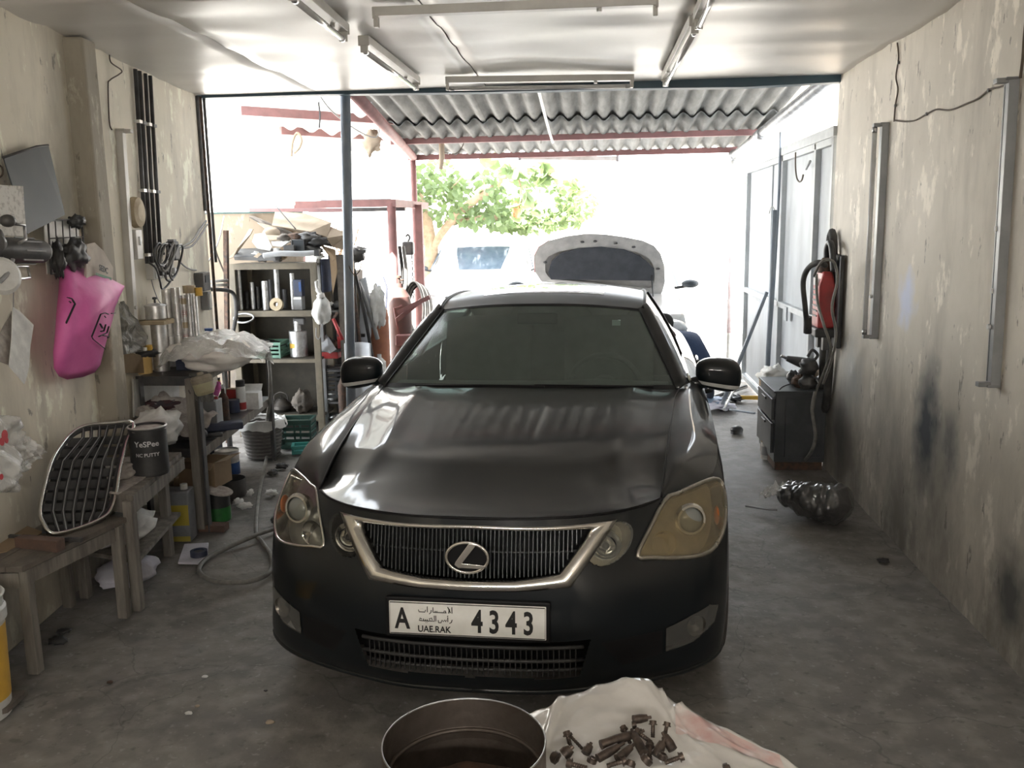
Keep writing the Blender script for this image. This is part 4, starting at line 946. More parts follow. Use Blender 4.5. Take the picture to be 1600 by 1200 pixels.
# folded paper bag with print
P = [wl(133, 440, .12), wl(134, 382, .11), wl(146, 379, .12), wl(160, 392, .125), wl(175, 418, .13), wl(174, 450, .13)]; c = P[0]
t = thing('paper_bag', 'off-white printed paper bag tucked behind the pink bag', 'bag', c); obj('sheet', local(slab_g(P, .012), c), mat('offwhite_paper', (.66, .60, .53), .8, col2=(.5, .45, .4), scale=9), t)
tx = wl(162, 425, .158)-c; 
text_obj('lettering', 'SEDC', .042, m_inkb, t, tx, (pi/2-.0, radians(14), pi/2+atan2(WS, 1)-.0), 1.0, .0006)
obj('stripe', local(slab_g([wl(150, 426, .142), wl(174, 434, .144), wl(174, 438, .144), wl(150, 430, .142)], .002), c), m_gpr, t)
# pink bag
out = [(97, 404), (112, 411), (130, 419), (150, 427), (170, 434), (195, 447), (188, 462), (180, 480), (176, 500), (170, 520), (163, 545), (157, 570), (148, 582), (130, 589), (105, 593), (92, 588), (84, 575), (83, 550), (86, 520), (88, 490), (91, 460), (93, 430)]
c = wl(135, 500, .1); cx, cy = 132, 505
t = thing('plastic_carrier_bag', 'pink plastic carrier bag with black angular print hanging on the left wall', 'bag', c)
def pinkp(px, py, front):
    k = max(0, (py-430)/150); bulge = .05+.06*sin(pi*min(1, k*.9+.15)); e = front
    cr_ = .010*noise.noise(Vector((px*.04, py*.02, 3)))+.006*noise.noise(Vector((px*.09, py*.05, 1)))
    return wl(px, py, .06+.07*min(1, max(0, (px-120)/40))+bulge*e+cr_)-c
vs = []; fs = []; R_ = 7; n = len(out)
for side in (1, 0):
    for r in range(R_+1):
        k = 1-r/R_
        for (x, y) in out: px = cx+(x-cx)*k; py = cy+(y-cy)*k; e = (1-k**3) if side else -.2*(1-k**3); vs.append(pinkp(px, py, e*.9+.1))
for s_ in range(2):
    o_ = s_*(R_+1)*n
    for r in range(R_):
        for i in range(n): j = (i+1) % n; fs.append((o_+r*n+i, o_+r*n+j, o_+(r+1)*n+j, o_+(r+1)*n+i))
obj('bag_body', G().add(vs, fs, True), MT['pink'], t, merge=True)
def pk(px, py):
    # how far in from the outline
    best = 1
    for r in range(20):
        k = 1-r/20
        xs_ = [cx+(x-cx)*k for x, y in out]; ys_ = [cy+(y-cy)*k for x, y in out]
        c_ = False; nn = len(xs_)
        for i in range(nn):
            if (ys_[i] > py) != (ys_[i-1] > py) and px < (xs_[i-1]-xs_[i])*(py-ys_[i])/(ys_[i-1]-ys_[i])+xs_[i]: c_ = not c_
        if c_: best = k
        else: break
    return pinkp(px, py, (1-best**3)*.9+.1)+NW*.013
def pline(L, nm='print'):
    Q = []
    for (x1, y1), (x2, y2) in zip(L, L[1:]):
        for i in range(4): Q.append(pk(x1+(x2-x1)*i/4, y1+(y2-y1)*i/4))
    Q.append(pk(*L[-1])); obj(nm, G().tube(Q, .0048, 5, flat=.5), m_inkb, t)
pline([(92, 462), (108, 467), (113, 475), (97, 509), (91, 511), (87, 508)]); pline([(176, 489), (170, 490)]); pline([(165, 491), (160, 489), (153, 491), (139, 526), (141, 530), (160, 545)])
pline([(161, 507), (158, 517), (153, 518)]); pline([(166, 510), (163, 520), (150, 526)]); pline([(155, 524), (166, 526), (164, 528)]); pline([(152, 506), (156, 513)]); pline([(104, 471), (106, 473)]); pline([(159, 494), (161, 496)])
# papers hung from a wire
for k, (Q, lb) in enumerate((([(20, 480), (30, 486), (52, 508), (47, 540), (45, 575), (38, 600), (14, 572), (18, 530)], 'white papers hung from a wire on the left wall'), ([(0, 520), (18, 486), (20, 520), (14, 570), (-14, 560), (-16, 530)], 'grey paper at the left edge beside the hung white papers'))):
    P = [wl(x, y, .06+.0007*(y-480)+.02*(1-k)) for x, y in Q]; c = P[0]; tag(obj('hung_paper', local(slab_g(P, .004), c), MT['paper'] if k == 0 else MT['news'], loc=c), lb, 'paper')
cable('hanging_wire', 'thin wire holding the papers on the left wall', 'wire', [wl(22, 445, .05), wl(21, 465, .06), wl(21, 484, .07)], .0025, MT['wireg'])
# clear plastic bag with red print at the left edge
P0 = wl(-60, 640, .08); g = sheetxyz(P0, wl(30, 652, .10)-P0, wl(-60, 770, .12)-P0, NW, .05, 2, 4)
g2 = sheetxyz(wl(0, 655, .06), wl(72, 705, .05)-wl(0, 655, .06), wl(0, 765, .06)-wl(0, 655, .06), NW, .04, 5, 4)
for v in g2.v: pass
t = thing('clear_bag', 'crinkled clear plastic bag with red print at the left edge', 'bag', P0); obj('film', local(g, P0), m_film, t, solid=.001)
tri = [wl(15, 655, .05), wl(60, 690, .05), wl(73, 705, .04), wl(30, 745, .05), wl(-5, 768, .07), wl(-5, 690, .06)]
def fan(u, v):
    a = tri[0].lerp(tri[1].lerp(tri[2], u), min(1, u*1.2)) if False else tri[0].lerp(tri[2], u); b = tri[5].lerp(tri[4].lerp(tri[3], u), 1)
    b = tri[4].lerp(tri[3], u); p = a.lerp(b, v); return p+NW*(.03*noise.noise(Vector((u*5, v*5, 1)))+.02*noise.noise(Vector((u*12, v*12, 4))))
obj('film', local(G().grid(fan, 24, 24), P0), m_film, t)
for (x, y, r) in ((7, 680, 9), (3, 690, 7), (10, 688, 5), (2, 745, 5)): obj('print', local(G().lathe([(0, 0), (r*.0024, 0), (r*.0024, .002), (0, .002)], 12, M=NW.to_track_quat('Z', 'Y').to_matrix(), c=wl(x, y, .15)), P0), m_print, t)
# smoky film bag hung beside the pillar
P0 = wl(178, 478, .04)
def smk(u, v):
    w = (.25+.75*min(1, v*1.6)); p = wl(180+48*u*w, 478+78*v-8*u, .05+.05*sin(pi*u)*v); return p+NW*(.03*noise.noise(Vector((u*4, v*6, 7)))+.012*noise.noise(Vector((u*12, v*12, 2))))-P0
tag(obj('film_bag', G().grid(smk, 24, 24), m_filmd, loc=P0), 'smoky plastic bag hanging right of the wall pillar', 'bag')

# ------------------------------------------------------------------ benches at the left
def quadtable(t, cor, z, th, m, nm='top'):
    g = slab_g([Vector((x, y, z-th/2)) for x, y in cor], th); return obj(nm, g, m, t, bevel=.003)
B1 = [(-2.25, 3.16), (-2.145, 3.77), (-2.50, 3.86), (-2.44, 3.13)]
t = thing('low_bench', 'low grey wooden bench in the left foreground carrying the loose car grille', 'bench', (0, 0, 0))
for k in range(3):
    a0, a1 = k/3+.004, (k+1)/3-.004
    L = lambda a, b, f: (B1[a][0]+(B1[b][0]-B1[a][0])*f, B1[a][1]+(B1[b][1]-B1[a][1])*f)
    obj('plank', slab_g([Vector((*p, .452+.002*k)) for p in (L(0, 3, a0), L(1, 2, a0), L(1, 2, a1), L(0, 3, a1))], .024), MT['woodtop'], t, bevel=.002)
for (x, y) in ((-2.262, 3.19), (-2.17, 3.72), (-2.50, 3.82), (-2.44, 3.19)): obj('leg', G().bar((x, y, 0), (x, y, .44), .045, .045), MT['wood'], t, bevel=.003)
obj('apron', G().bar((-2.265, 3.2, .405), (-2.175, 3.7, .405), .02, .06), MT['wood'], t); obj('apron', G().bar((-2.27, 3.17, .405), (-2.44, 3.15, .405), .02, .06), MT['wood'], t)
B2 = [(-2.115, 3.79), (-2.265, 4.60), (-2.60, 4.60), (-2.50, 3.90)]
z2 = at(200, 775, Y=3.79).z
t = thing('side_bench', 'grey wooden side bench under the black putty can', 'bench', (0, 0, 0))
for k in range(3):
    a0, a1 = k/3+.004, (k+1)/3-.004
    L = lambda a, b, f: (B2[a][0]+(B2[b][0]-B2[a][0])*f, B2[a][1]+(B2[b][1]-B2[a][1])*f)
    obj('plank', slab_g([Vector((*p, z2-.012)) for p in (L(0, 3, a0), L(1, 2, a0), L(1, 2, a1), L(0, 3, a1))], .024), MT['wood'], t, bevel=.002)
for (x, y) in ((-2.145, 3.80), (-2.335, 4.50), (-2.48, 3.93), (-2.58, 4.52)): obj('leg', G().bar((x, y, 0), (x, y, z2-.025), .045, .045), MT['wood'], t, bevel=.003)
obj('apron', G().bar((-2.132, 3.80, z2-.055), (-2.255, 4.58, z2-.055), .022, .065), MT['wood'], t); obj('apron', G().bar((-2.13, 3.81, z2-.055), (-2.48, 3.9, z2-.055), .022, .065), MT['wood'], t)
obj('lower_shelf', slab_g([Vector((x, y, .22)) for x, y in ((-2.15, 3.84), (-2.28, 4.56), (-2.58, 4.56), (-2.48, 3.95))], .02), MT['wood'], t)
tag(obj('folded_sack', crumple((0, 0, .0), (.13, .22, .07), 4, .25, flat=-.05), MT['paper'], loc=(-2.38, 4.15, .28)), 'grey folded sack on the lower shelf of the side bench', 'sack')
tag(obj('cloth_pile', crumple((0, 0, .0), (.14, .17, .06), 14, .25, flat=-.045), MT['cloth'], loc=(-2.37, 4.12, .06)), 'pale cloth heap on the floor under the side bench', 'cloth')
# loose car grille leaning on the bench
GA = at(80, 838, Z=.472); GB = at(165, 813, Z=.472); GT = Vector((-2.50, 3.93, at(120, 672, Y=3.93).z)); 
gn = (GB-GA).cross(GT-GA).normalized()
def gp(px, py, off=0):
    b = 0
    return onplane(px, py, GA, gn)+gn*off-GA
t = thing('loose_car_grille', 'loose black and chrome car grille leaning on the low bench', 'car part', GA)
gout = [(81, 836), (66, 818), (61, 800), (68, 762), (80, 722), (95, 697), (112, 678), (135, 667), (170, 664), (207, 663), (196, 695), (186, 735), (180, 772), (172, 798), (158, 812), (120, 828)]
gs = -1 if gn.y > 0 else 1
obj('chrome_surround', G().tube(cr([gp(x, y, gs*.012) for x, y in gout], 4, True), .0085, 8, closed=True), MT['chrome'], t)
obj('inner_frame', G().tube(cr([gp(129+(x-129)*.965, 748+(y-748)*.965, gs*-.005) for x, y in gout], 3, True), .010, 8, closed=True), MT['black'], t)
for k in range(1, 7):
    f = k/7; x0 = 112+(207-112)*f-3; x1 = 66+(180-66)*f; xb = 70+(172-70)*f
    P = [(135+(205-135)*f-26*(1-f)*.7, 667-1.5*f), ((112+(200-112)*f)+ (4 if f < .5 else 0), 685), ((82+(190-82)*f), 722), ((70+(184-70)*f), 765), ((66+(176-66)*f), 800), ((80+(160-80)*f), 835-22*f)]
    obj('chrome_strip', G().tube([gp(x, y, gs*.010) for x, y in P], .0022, 6), MT['greymetal'], t)
    obj('vertical_bar', G().tube([gp(x+1.5, y, gs*-.004) for x, y in P], .008, 6, flat=.6), MT['black'], t)
for k in range(9):
    y = 683+17*k; l = [x for x in (0,)]
    xa = {0: 108, 1: 96, 2: 86, 3: 79, 4: 74, 5: 70, 6: 67, 7: 66, 8: 68}[k]; xb = 201-4.2*k if k < 6 else 180-6*(k-5)
    obj('horizontal_slat', slab_g([gp(xa, y, gs*-.012), gp(xb, y-5, gs*-.012), gp(xb, y+5, gs*-.024), gp(xa, y+10, gs*-.024)], .006), MT['black'], t)
obj('backing_mesh', slab_g([gp(x, y, gs*-.05) for x, y in ((104, 688), (165, 674), (172, 740), (155, 800), (84, 818), (72, 790), (86, 730))], .003), MT['black'], t)
for k in (2, 5): obj('backing_plate', slab_g([gp(92+11*k, 700+6*k, gs*-.03), gp(110+11*k, 698+6*k, gs*-.03), gp(102+11*k, 790, gs*-.03), gp(82+11*k, 792, gs*-.03)], .004), MT['black'], t)
tag(obj('wood_block', G().bar(at(30, 846, Z=.485), at(95, 852, Z=.485), .05, .05), MT['brick'], bevel=.003), 'brown wooden block lying on the low bench before the grille', 'block')
tag(obj('sanding_rod', G().bar(at(6, 838, Z=.477), at(118, 850, Z=.477)+Vector((0, .05, 0)), .016, .016), MT['conduit']), 'thin dark rod lying on the low bench', 'rod')
tag(obj('cardboard_sheet', slab_g([at(x, y, Z=.470) for x, y in ((-20, 838), (40, 822), (68, 832), (10, 862), (-20, 868))], .006), MT['card']), 'brown cardboard sheet lying at the left end of the low bench', 'cardboard')
# papers and putty can
tag(obj('paper_sheet', slab_g([at(x, y, Z=z2+.004) for x, y in ((205, 725), (238, 737), (222, 750), (185, 772), (165, 770))], .004), MT['news']), 'creased sheet of masking paper lying under the putty can', 'paper')
tag(obj('paper_sheet', local(crumple((0, 0, 0), (.10, .14, .05), 6, .3, flat=-.03), (0, 0, 0)), MT['news'], loc=at(180, 735, Z=z2+.035)), 'crumpled masking paper behind the loose grille', 'paper')
tag(obj('newspaper', sheetxyz((0, 0, 0), (.30, .08, -.16), (.05, .26, .10), (0, 0, 1), .06, 3, 3), MT['news'], loc=at(192, 668, Z=.66)+Vector((.05, .05, .06))), 'opened newspaper heaped behind the putty can', 'newspaper')
tag(obj('newspaper', crumple((0, 0, 0), (.12, .16, .10), 11, .35), MT['paper'], loc=at(246, 668, Y=4.70)), 'grey crumpled paper heap right of the opened newspaper', 'newspaper')
b = at(236, 739, Z=z2); s = mpp(b); r = 28*s
t = thing('putty_can', 'black putty can with white lettering and dried rim', 'can', b)
obj('body', G().lathe([(0, 0), (r*.97, 0), (r, .01), (r, .23), (r*.985, .232), (r*.985, .245), (r*.93, .245), (r*.93, .225), (0, .222)], 32), MT['black'], t)
obj('rim', G().tube([(r*cos(a), r*sin(a), .243) for a in [2*pi*k/32 for k in range(32)]], .005, 6, closed=True), MT['tin'], t)
obj('dried_putty', crumple((0, 0, .228), (r*.92, r*.92, .012), 3, .3), MT['news'], t)
wt = mat('white_print', (.6, .6, .6), .6)
text_obj('lettering', 'YeSPee', .038, wt, t, (0, 0, .155), (0, 0, radians(22)), 1.05, .0005, wrap=r+.001)
text_obj('lettering', 'NC PUTTY', .024, wt, t, (0, 0, .105), (0, 0, radians(22)), 1.0, .0003, wrap=r+.001)
# bucket at the left edge, board on the floor
b = Vector((-2.280, 2.86, 0)); t = thing('paint_pail', 'yellow and white paint pail cut by the left edge', 'bucket', b)
obj('body', G().lathe([(0, 0), (.115, 0), (.118, .06), (.128, .46), (.125, .46), (.115, .06), (.11, .01), (0, .01)], 32), MT['whitep'], t)
obj('label_band', G().lathe([(.1192, .07), (.1262, .35)], 32), MT['yellow'], t)
obj('collar', G().lathe([(.1265, .36), (.135, .37), (.135, .41), (.128, .42)], 32), MT['whitep'], t)
obj('rim', G().tube([(.130*cos(a), .130*sin(a), .46) for a in [2*pi*k/32 for k in range(32)]], .006, 6, closed=True), MT['whitep'], t)
tag(obj('floor_board', slab_g([at(x, y, Z=.03) for x, y in ((-25, 1083), (43, 1082), (12, 1110), (-25, 1120))], .02), MT['woodtop']), 'piece of worn board lying on the floor by the yellow pail', 'board')
# ------------------------------------------------------------------ metal rack along the left wall
ZT = .93; ZS = .50
def rk(y, off): return Vector((XL(y)+off, y, 0))
t = thing('metal_rack', 'dark two-tier metal rack with an angle-iron frame along the left wall', 'rack', (0, 0, 0))
Yn, Yf = 4.92, 6.55
c4 = [rk(Yn, .38), rk(Yf, .38), rk(Yf, .03), rk(Yn, .03)]
for z, nm in ((ZT, 'top'), (ZS, 'lower_shelf')):
    obj(nm, slab_g([p+Vector((0, 0, z-.008)) for p in c4], .014), MT['darkmetal'], t)
    for a_, b_ in ((0, 1), (3, 0), (1, 2)): obj('edge_angle', G().bar(c4[a_]+Vector((0, 0, z-.028)), c4[b_]+Vector((0, 0, z-.028)), .012, .055), MT['wood'] if a_ == 0 else MT['darkmetal'], t)
for p in c4: obj('leg', G().box(p+Vector((0, 0, ZT/2)), (.04, .008, ZT)).box(p+Vector((.018, -.02, ZT/2)), (.008, .04, ZT)), MT['darkmetal'], t)
obj('leg_wrap', G().bar(c4[0]+Vector((-.03, -.01, .02)), c4[0]+Vector((-.03, -.01, .92)), .075, .05), MT['wood'], t)
obj('foot_block', G().box(c4[0]+Vector((.03, 0, .02)), (.16, .07, .04)), MT['brick'], t)
tag(obj('lit_wall_panel', slab_g([wl(207, 592, .02), wl(279, 600, .02), wl(279, 655, .02), wl(209, 652, .02)], .01), MT['white']), 'pale panel standing in for the lit wall under the rack top', 'board')  # added white panel for the brightness of the lit wall behind the rack
def ont(px, py, z): return at(px, py, Z=z)
can_px('tan_cup', 'tan plastic cup at the near end of the rack top', 'cup', 225, 583, 27, 31, z=ZT, style='open', m=MT['tan'], n=24)
tag(obj('board_offcut', slab_g([wl(186, 556, .03), wl(196, 550, .03), wl(212, 553, .03), wl(236, 560, .03), wl(236, 583, .03), wl(188, 583, .03)], .01), MT['card']), 'brown board offcut leaning behind the tan cup', 'board')
tag(obj('orange_cap', G().lathe([(0, 0), (.022, 0), (.02, .03), (0, .032)], 14), MT['yellow'], loc=at(229, 548, Y=5.0)+Vector((0, .03, .0))), 'small orange cap showing above the tan cup', 'cap')  # small loose cap
tag(obj('dark_scrap', crumple((0, 0, 0), (.08, .06, .025), 3, .5), MT['black'], loc=at(226, 552, Y=5.02)+Vector((-.01, .0, 0))), 'dark scrap lying on top of the tan cup', 'scrap')
# pot on a cream tray, on a tin
zt3 = at(250, 506, Y=5.12).z; b = at(252, 560, Y=5.12); b.z = ZT; t0 = cyl_can('tin_can', 'tall tin under the cream tray on the rack', 'can', b, .046, zt3-ZT)
b2 = b+Vector((.0, -.02, zt3-ZT+.001)); t = thing('cream_tray', 'cream tray with the small pot standing on it', 'tray', b2); obj('plate', G().box((0, 0, .012), (.16, .13, .024)), MT['cream'], t, bevel=.004); obj('lip', G().tube([(-.075, -.06, .026), (.075, -.06, .026), (.075, .06, .026), (-.075, .06, .026)], .004, 6, closed=True), MT['cream'], t)
t = thing('lidded_pot', 'small steel pot with a knobbed lid on the cream tray', 'pot', b2+Vector((0, 0, .0255))); obj('body', G().lathe([(0, 0), (.055, 0), (.06, .01), (.058, .08), (0, .08)], 24), MT['tin'], t); l = obj('lid', G().lathe([(.063, .08), (.063, .086), (.035, .096), (0, .10)], 24), MT['tin'], t); obj('knob', G().lathe([(.006, .10), (.006, .12), (.014, .122), (.012, .134), (0, .136)], 12), MT['black'], l)
# stacks of tins
def stack(px, pyb, z, wpx, n, hs, lbl, grp, Y=None, m=None, bands=None, name='tin_can'):
    b = at(px, pyb, Z=z) if Y is None else at(px, pyb, Y=Y)
    if Y is not None and z is not None: b.z = z
    s = mpp(b); r = wpx*s/2; zz = 0
    for k in range(n):
        h = hs*s; pos = 'topmost' if k == n-1 else 'bottom' if k == 0 else ['', 'second', 'third', 'fourth', 'fifth', 'sixth'][k]
        cyl_can(name, f'{lbl}, {pos} {"of" if n > 1 else "in"} its stack' if n > 1 else lbl, 'can', b+Vector((0, 0, zz)), r, h-.0015, 'ribbed' if k % 2 == 0 else 'tin', grp, m=(m or MT['tin']), band=(bands[k % len(bands)] if bands else None), n=16)
        zz += h
G1 = 'stacked tins on the rack top'
stack(270, 576, ZT, 15, 5, 24, 'leftmost wide tin on the rack top', G1, Y=5.3)
stack(284, 576, ZT, 14, 5, 24.5, 'second wide tin from the left on the rack top', G1, Y=5.3)
stack(295.5, 576, ZT, 9, 6, 18.5, 'slim red-banded tin on the rack top', G1, Y=5.3, bands=[MT['red'], MT['cream']])
stack(303.5, 576, ZT, 8, 5, 23.5, 'slim bluish tin right of the red-banded tins', G1, Y=5.3)
stack(312, 576, ZT, 8.5, 5, 22.5, 'rightmost slim steel tin on the rack top', G1, Y=5.3)
t = thing('tape_roll', 'yellowed tape roll lying on the tin stacks', 'tape', at(296, 459, Y=5.3)+Vector((0, 0, .005))); obj('roll', G().lathe([(.018, 0), (.038, 0), (.038, .045), (.018, .045), (.018, 0)], 20), MT['cream'], t); obj('core', G().lathe([(.016, 0), (.018, 0), (.018, .046), (.016, .046)], 20), MT['card'], t)
t = thing('tape_roll', 'small ochre roll standing on the rightmost tins', 'tape', at(311, 462, Y=5.3)+Vector((0, 0, .0))); obj('roll', G().lathe([(.008, 0), (.022, 0), (.022, .05), (.008, .05), (.008, 0)], 16), MT['yellow'], t); obj('core', G().lathe([(.006, 0), (.008, 0), (.008, .051), (.006, .051)], 16), MT['black'], t)
t = thing('solvent_tin', 'blue solvent tin with a blue cap behind the wrapped bundle', 'can', Vector((at(328, 541, Y=5.75).x, 5.75, ZT))); obj('body', G().box((0, 0, .07), (.12, .08, .14)), MT['blue'], t, bevel=.006); obj('label_panel', G().box((0, -.041, .07), (.09, .002, .09)), MT['white'], t); cc = obj('neck', G().lathe([(.025, .14), (.02, .165)], 14), MT['whitep'], t); obj('cap', G().lathe([(.026, .165), (.028, .185), (0, .187)], 14), MT['blue'], cc)
t = thing('solvent_tin', 'dark rectangular tin left of the blue solvent tin', 'can', Vector((at(291, 541, Y=5.15).x, 5.17, ZT))); obj('body', G().box((0, 0, .075), (.13, .09, .15)), MT['navy'], t, bevel=.006); obj('cap', G().lathe([(.018, .15), (.018, .17), (0, .171)], 14), MT['red'], t)
tag(obj('purple_cloth', crumple((0, 0, 0), (.07, .09, .12), 21, .3), MT['cloth'], loc=ont(247, 572, ZT)+Vector((0, .1, .10))), 'pale violet cloth wad behind the tan cup', 'cloth')
# film-wrapped white bundle
c = at(322, 572, Z=ZT+.03)+Vector((.0, .16, .06)); s = mpp(c)
t = thing('wrapped_bundle', 'white bundle wrapped in clear film on the rack top', 'bundle', c, .25)
obj('contents', crumple((0, 0, .0), (.25, .28, .10), 31, .25, 40, 24, 1.6), mat('bundle_white', (.95, .92, .87), .6, col2=(.85, .80, .74), scale=7), t)
def film(u, v):
    x = -.29+.60*u; y = -.32+.66*v
    z = .125*(1-abs(2*u-1)**2)*(1-.5*abs(2*v-1)**2)+.035*noise.noise(Vector((u*6, v*5, 2)))+.02*noise.noise(Vector((u*14, v*11, 5)))-.03*(v < .15)
    return Vector((x+.02*noise.noise(Vector((v*7, u*3, 1))), y+.02*noise.noise(Vector((u*7, v*3, 8))), z))
obj('film', G().grid(film, 56, 40), m_film, t)
obj('film_tail', G().grid(lambda u, v: Vector((.22+.12*u, -.24+.12*v+.1*u, .02-.10*u*v+.03*noise.noise(Vector((u*5, v*5, 3))))), 20, 16), m_film, t)
tag(obj('film_scrap', sheetxyz((0, 0, 0), (.12, .05, -.02), (.02, -.02, -.16), (0, -1, 0), .04, 6, 4), m_filmd, loc=at(292, 583, Y=4.9)), 'torn film hanging below the wrapped bundle', 'film')
# spray gun cup at the corner post
b = at(322, 617, Y=4.86); t = thing('spray_cup', 'paint-crusted spray gun cup hooked at the rack corner', 'cup', b)
r = 16*mpp(b); Mt = Matrix.Rotation(radians(-12), 3, 'Y')
obj('body', G().lathe([(0, 0), (r*.8, .004), (r*.95, .02), (r, .075)], 22, M=Mt), mat('greenish', (.38, .36, .22), .6, col2=(.28, .25, .16), scale=9), t)
l = obj('lid', G().lathe([(r*1.04, .072), (r*1.06, .10), (r*.9, .115), (r*.35, .118), (r*.3, .135), (0, .136)], 22, M=Mt), mat('crusty', (.20, .17, .14), .8, col2=(.3, .27, .2), scale=22, bump=.5), t)
# things on the lower shelf
def zs(px, py): return at(px, py, Z=ZS)
t = thing('spray_can', 'red and white spray can with a black cap on the lower rack shelf', 'can', zs(378, 641)); r = .033; obj('body', G().lathe([(0, 0), (r, .0), (r, .17), (r*.7, .185)], 20), MT['whitep'], t); obj('label_band', G().lathe([(r*1.01, .01), (r*1.01, .06)], 20), MT['red'], t); obj('cap', G().lathe([(r*.95, .17), (r*.95, .215), (0, .217)], 20), MT['black'], t)
cyl_can('blue_tin', 'small blue tin beside the spray can on the lower rack shelf', 'can', zs(365, 644), .045, .09, m=MT['navy'])
t = thing('yellow_stick', 'thin yellow stick standing on the lower rack shelf', 'stick', zs(358, 655)); obj('shaft', G().bar((0, 0, 0), (-.05, .0, .27), .012, .012), MT['yellow'], t); obj('tip', G().bar((-.05, 0, .27), (-.052, 0, .285), .014, .014), MT['black'], t)
t = thing('bottle', 'brown bottle standing behind the yellow stick', 'bottle', zs(351, 656)); obj('body', G().lathe([(0, 0), (.035, 0), (.035, .15), (.012, .19), (.012, .22), (0, .22)], 18), MT['rust'], t); obj('cap', G().lathe([(.014, .215), (.014, .24), (0, .24)], 14), MT['whitep'], t)
t = thing('red_box', 'small red box behind the blue tin', 'box', zs(362, 630)+Vector((0, .04, 0))); obj('body', G().box((0, 0, .05), (.08, .06, .10)), MT['red'], t, bevel=.003); obj('flap', G().box((0, 0, .102), (.082, .062, .004)), MT['card'], t)
t = thing('carton', 'grey carton at the far end of the lower rack shelf', 'box', zs(393, 640)+Vector((-.02, .05, 0)), .1); obj('body', G().box((0, 0, .06), (.14, .10, .12)), MT['paper'], t, bevel=.003); obj('flap', G().bar((0, .05, .12), (0, .10, .16), .13, .003), MT['paper'], t)
t = thing('thinner_tin', 'grey rectangular tin at the near end of the lower rack shelf', 'can', zs(333, 672)+Vector((-.02, .02, 0))); obj('body', G().box((0, 0, .10), (.13, .10, .20)), MT['greymetal'], t, bevel=.006); obj('handle', G().tube(cr([(-.04, 0, .2), (-.02, 0, .225), (.02, 0, .225), (.04, 0, .2)]), .004, 6), MT['steel'], t); obj('spout', G().lathe([(.015, .2), (.013, .215), (0, .216)], 12, c=(.045, 0, 0)), MT['red'], t)
tag(obj('brush_set', G().tube([(0, 0, 0), (.02, .02, .06)], .02, 8).tube([(.02, 0, .04), (.03, 0, .09)], .014, 8).tube([(-.02, 0, .03), (-.02, .01, .08)], .012, 8), MT['pink'], loc=zs(340, 662)+Vector((0, 0, .19))), 'pink and grey brush heads on the grey rectangular tin', 'brush')
tag(obj('black_case', G().bar((-.13, -.02, .025), (.13, .10, .03), .09, .05), MT['navy'], loc=zs(345, 676)+Vector((-.03, .02, 0)), bevel=.012), 'long black case lying on the near end of the lower shelf', 'case')
tag(obj('black_case', G().bar((-.15, -.05, .02), (.12, .06, .02), .03, .03), MT['black'], loc=zs(322, 690)+Vector((-.06, .05, .0)), bevel=.01), 'thin black bar lying left of the long black case', 'bar')
tag(obj('jar', G().lathe([(0, 0), (.04, 0), (.042, .06), (.036, .07), (.036, .08), (0, .08)], 18), MT['whitep'], loc=zs(371, 628)+Vector((-.05, .12, 0))), 'white jar behind the spray can', 'jar')
tag(obj('angle_grinder', G().tube([(-.12, 0, .04), (.10, .02, .05)], [.03, .036], 12).ball((.13, .02, .04), (.05, .05, .035)), MT['conduit'], loc=at(278, 690, Z=ZS)), 'black angle tool lying under the rack top near the wall', 'power tool')
tag(obj('tool_bag', crumple((0, 0, 0), (.12, .14, .09), 17, .35), MT['black'], loc=at(292, 660, Y=5.2)), 'black tool bag heaped behind the corner leg of the rack', 'bag')
tag(obj('rag', crumple((0, 0, 0), (.10, .08, .03), 18, .5), mat('red_rag', (.10, .03, .03), .9, col2=(.05, .05, .06), scale=10), loc=at(250, 632, Y=5.0)), 'dark red rag draped in front of the pale panel', 'rag')
tag(obj('blue_tin', G().lathe([(0, 0), (.04, 0), (.04, .10), (0, .10)], 18), MT['navy'], loc=at(266, 650, Y=5.05)), 'dark blue tin beside the dark red rag', 'can')
# under the rack, on the floor
cyl_can('paint_tin', 'blue and white paint tin on the floor under the rack', 'can', at(357, 744, Z=0), .085, .20, band=MT['blue'], n=24, bandz=(.1, .55))
cyl_can('paint_tin', 'dusty dark tin on the floor before the blue and white tin', 'can', at(363, 774, Z=0), .095, .12, 'open', m=MT['darkmetal'], n=24)
cyl_can('paint_tin', 'black and green paint tin with a bent lid at the rack foot', 'can', at(342, 812, Z=0), .075, .19, m=MT['black'], band=MT['greenp'], n=24, bandz=(.02, .48))
tag(obj('loose_cover', G().lathe([(0, 0), (.08, 0), (.083, .008), (.07, .012), (0, .01)], 24, M=Matrix.Rotation(.25, 3, 'Y')), MT['news'], loc=at(342, 768, Z=.2)+Vector((-.0, 0, .0))), 'pale lid resting askew on the black and green tin', 'lid')
t = thing('jerrycan', 'dark blue jerrycan on the floor behind the rack leg', 'jerrycan', at(334, 738, Z=0)+Vector((-.03, .05, 0))); obj('body', G().box((0, 0, .12), (.12, .16, .24)), MT['navy'], t, bevel=.02); obj('cap', G().lathe([(.03, .24), (.03, .27), (0, .27)], 14), MT['navy'], t); obj('handle', G().tube(cr([(0, -.05, .24), (0, -.03, .275), (0, .05, .275), (0, .06, .24)]), .009, 6), MT['navy'], t)
t = thing('jerrycan', 'olive carton standing left of the blue and white tin', 'box', at(341, 748, Z=0)+Vector((-.02, .02, 0))); obj('body', G().box((0, 0, .08), (.10, .10, .16)), mat('olive', (.16, .15, .05), .7), t, bevel=.006); obj('cap', G().lathe([(.02, .16), (.02, .18), (0, .18)], 12), MT['whitep'], t)
b = at(283, 842, Z=0); t = thing('oil_tin', 'grey oil tin with a yellow label band under the side bench end', 'can', b, .12)
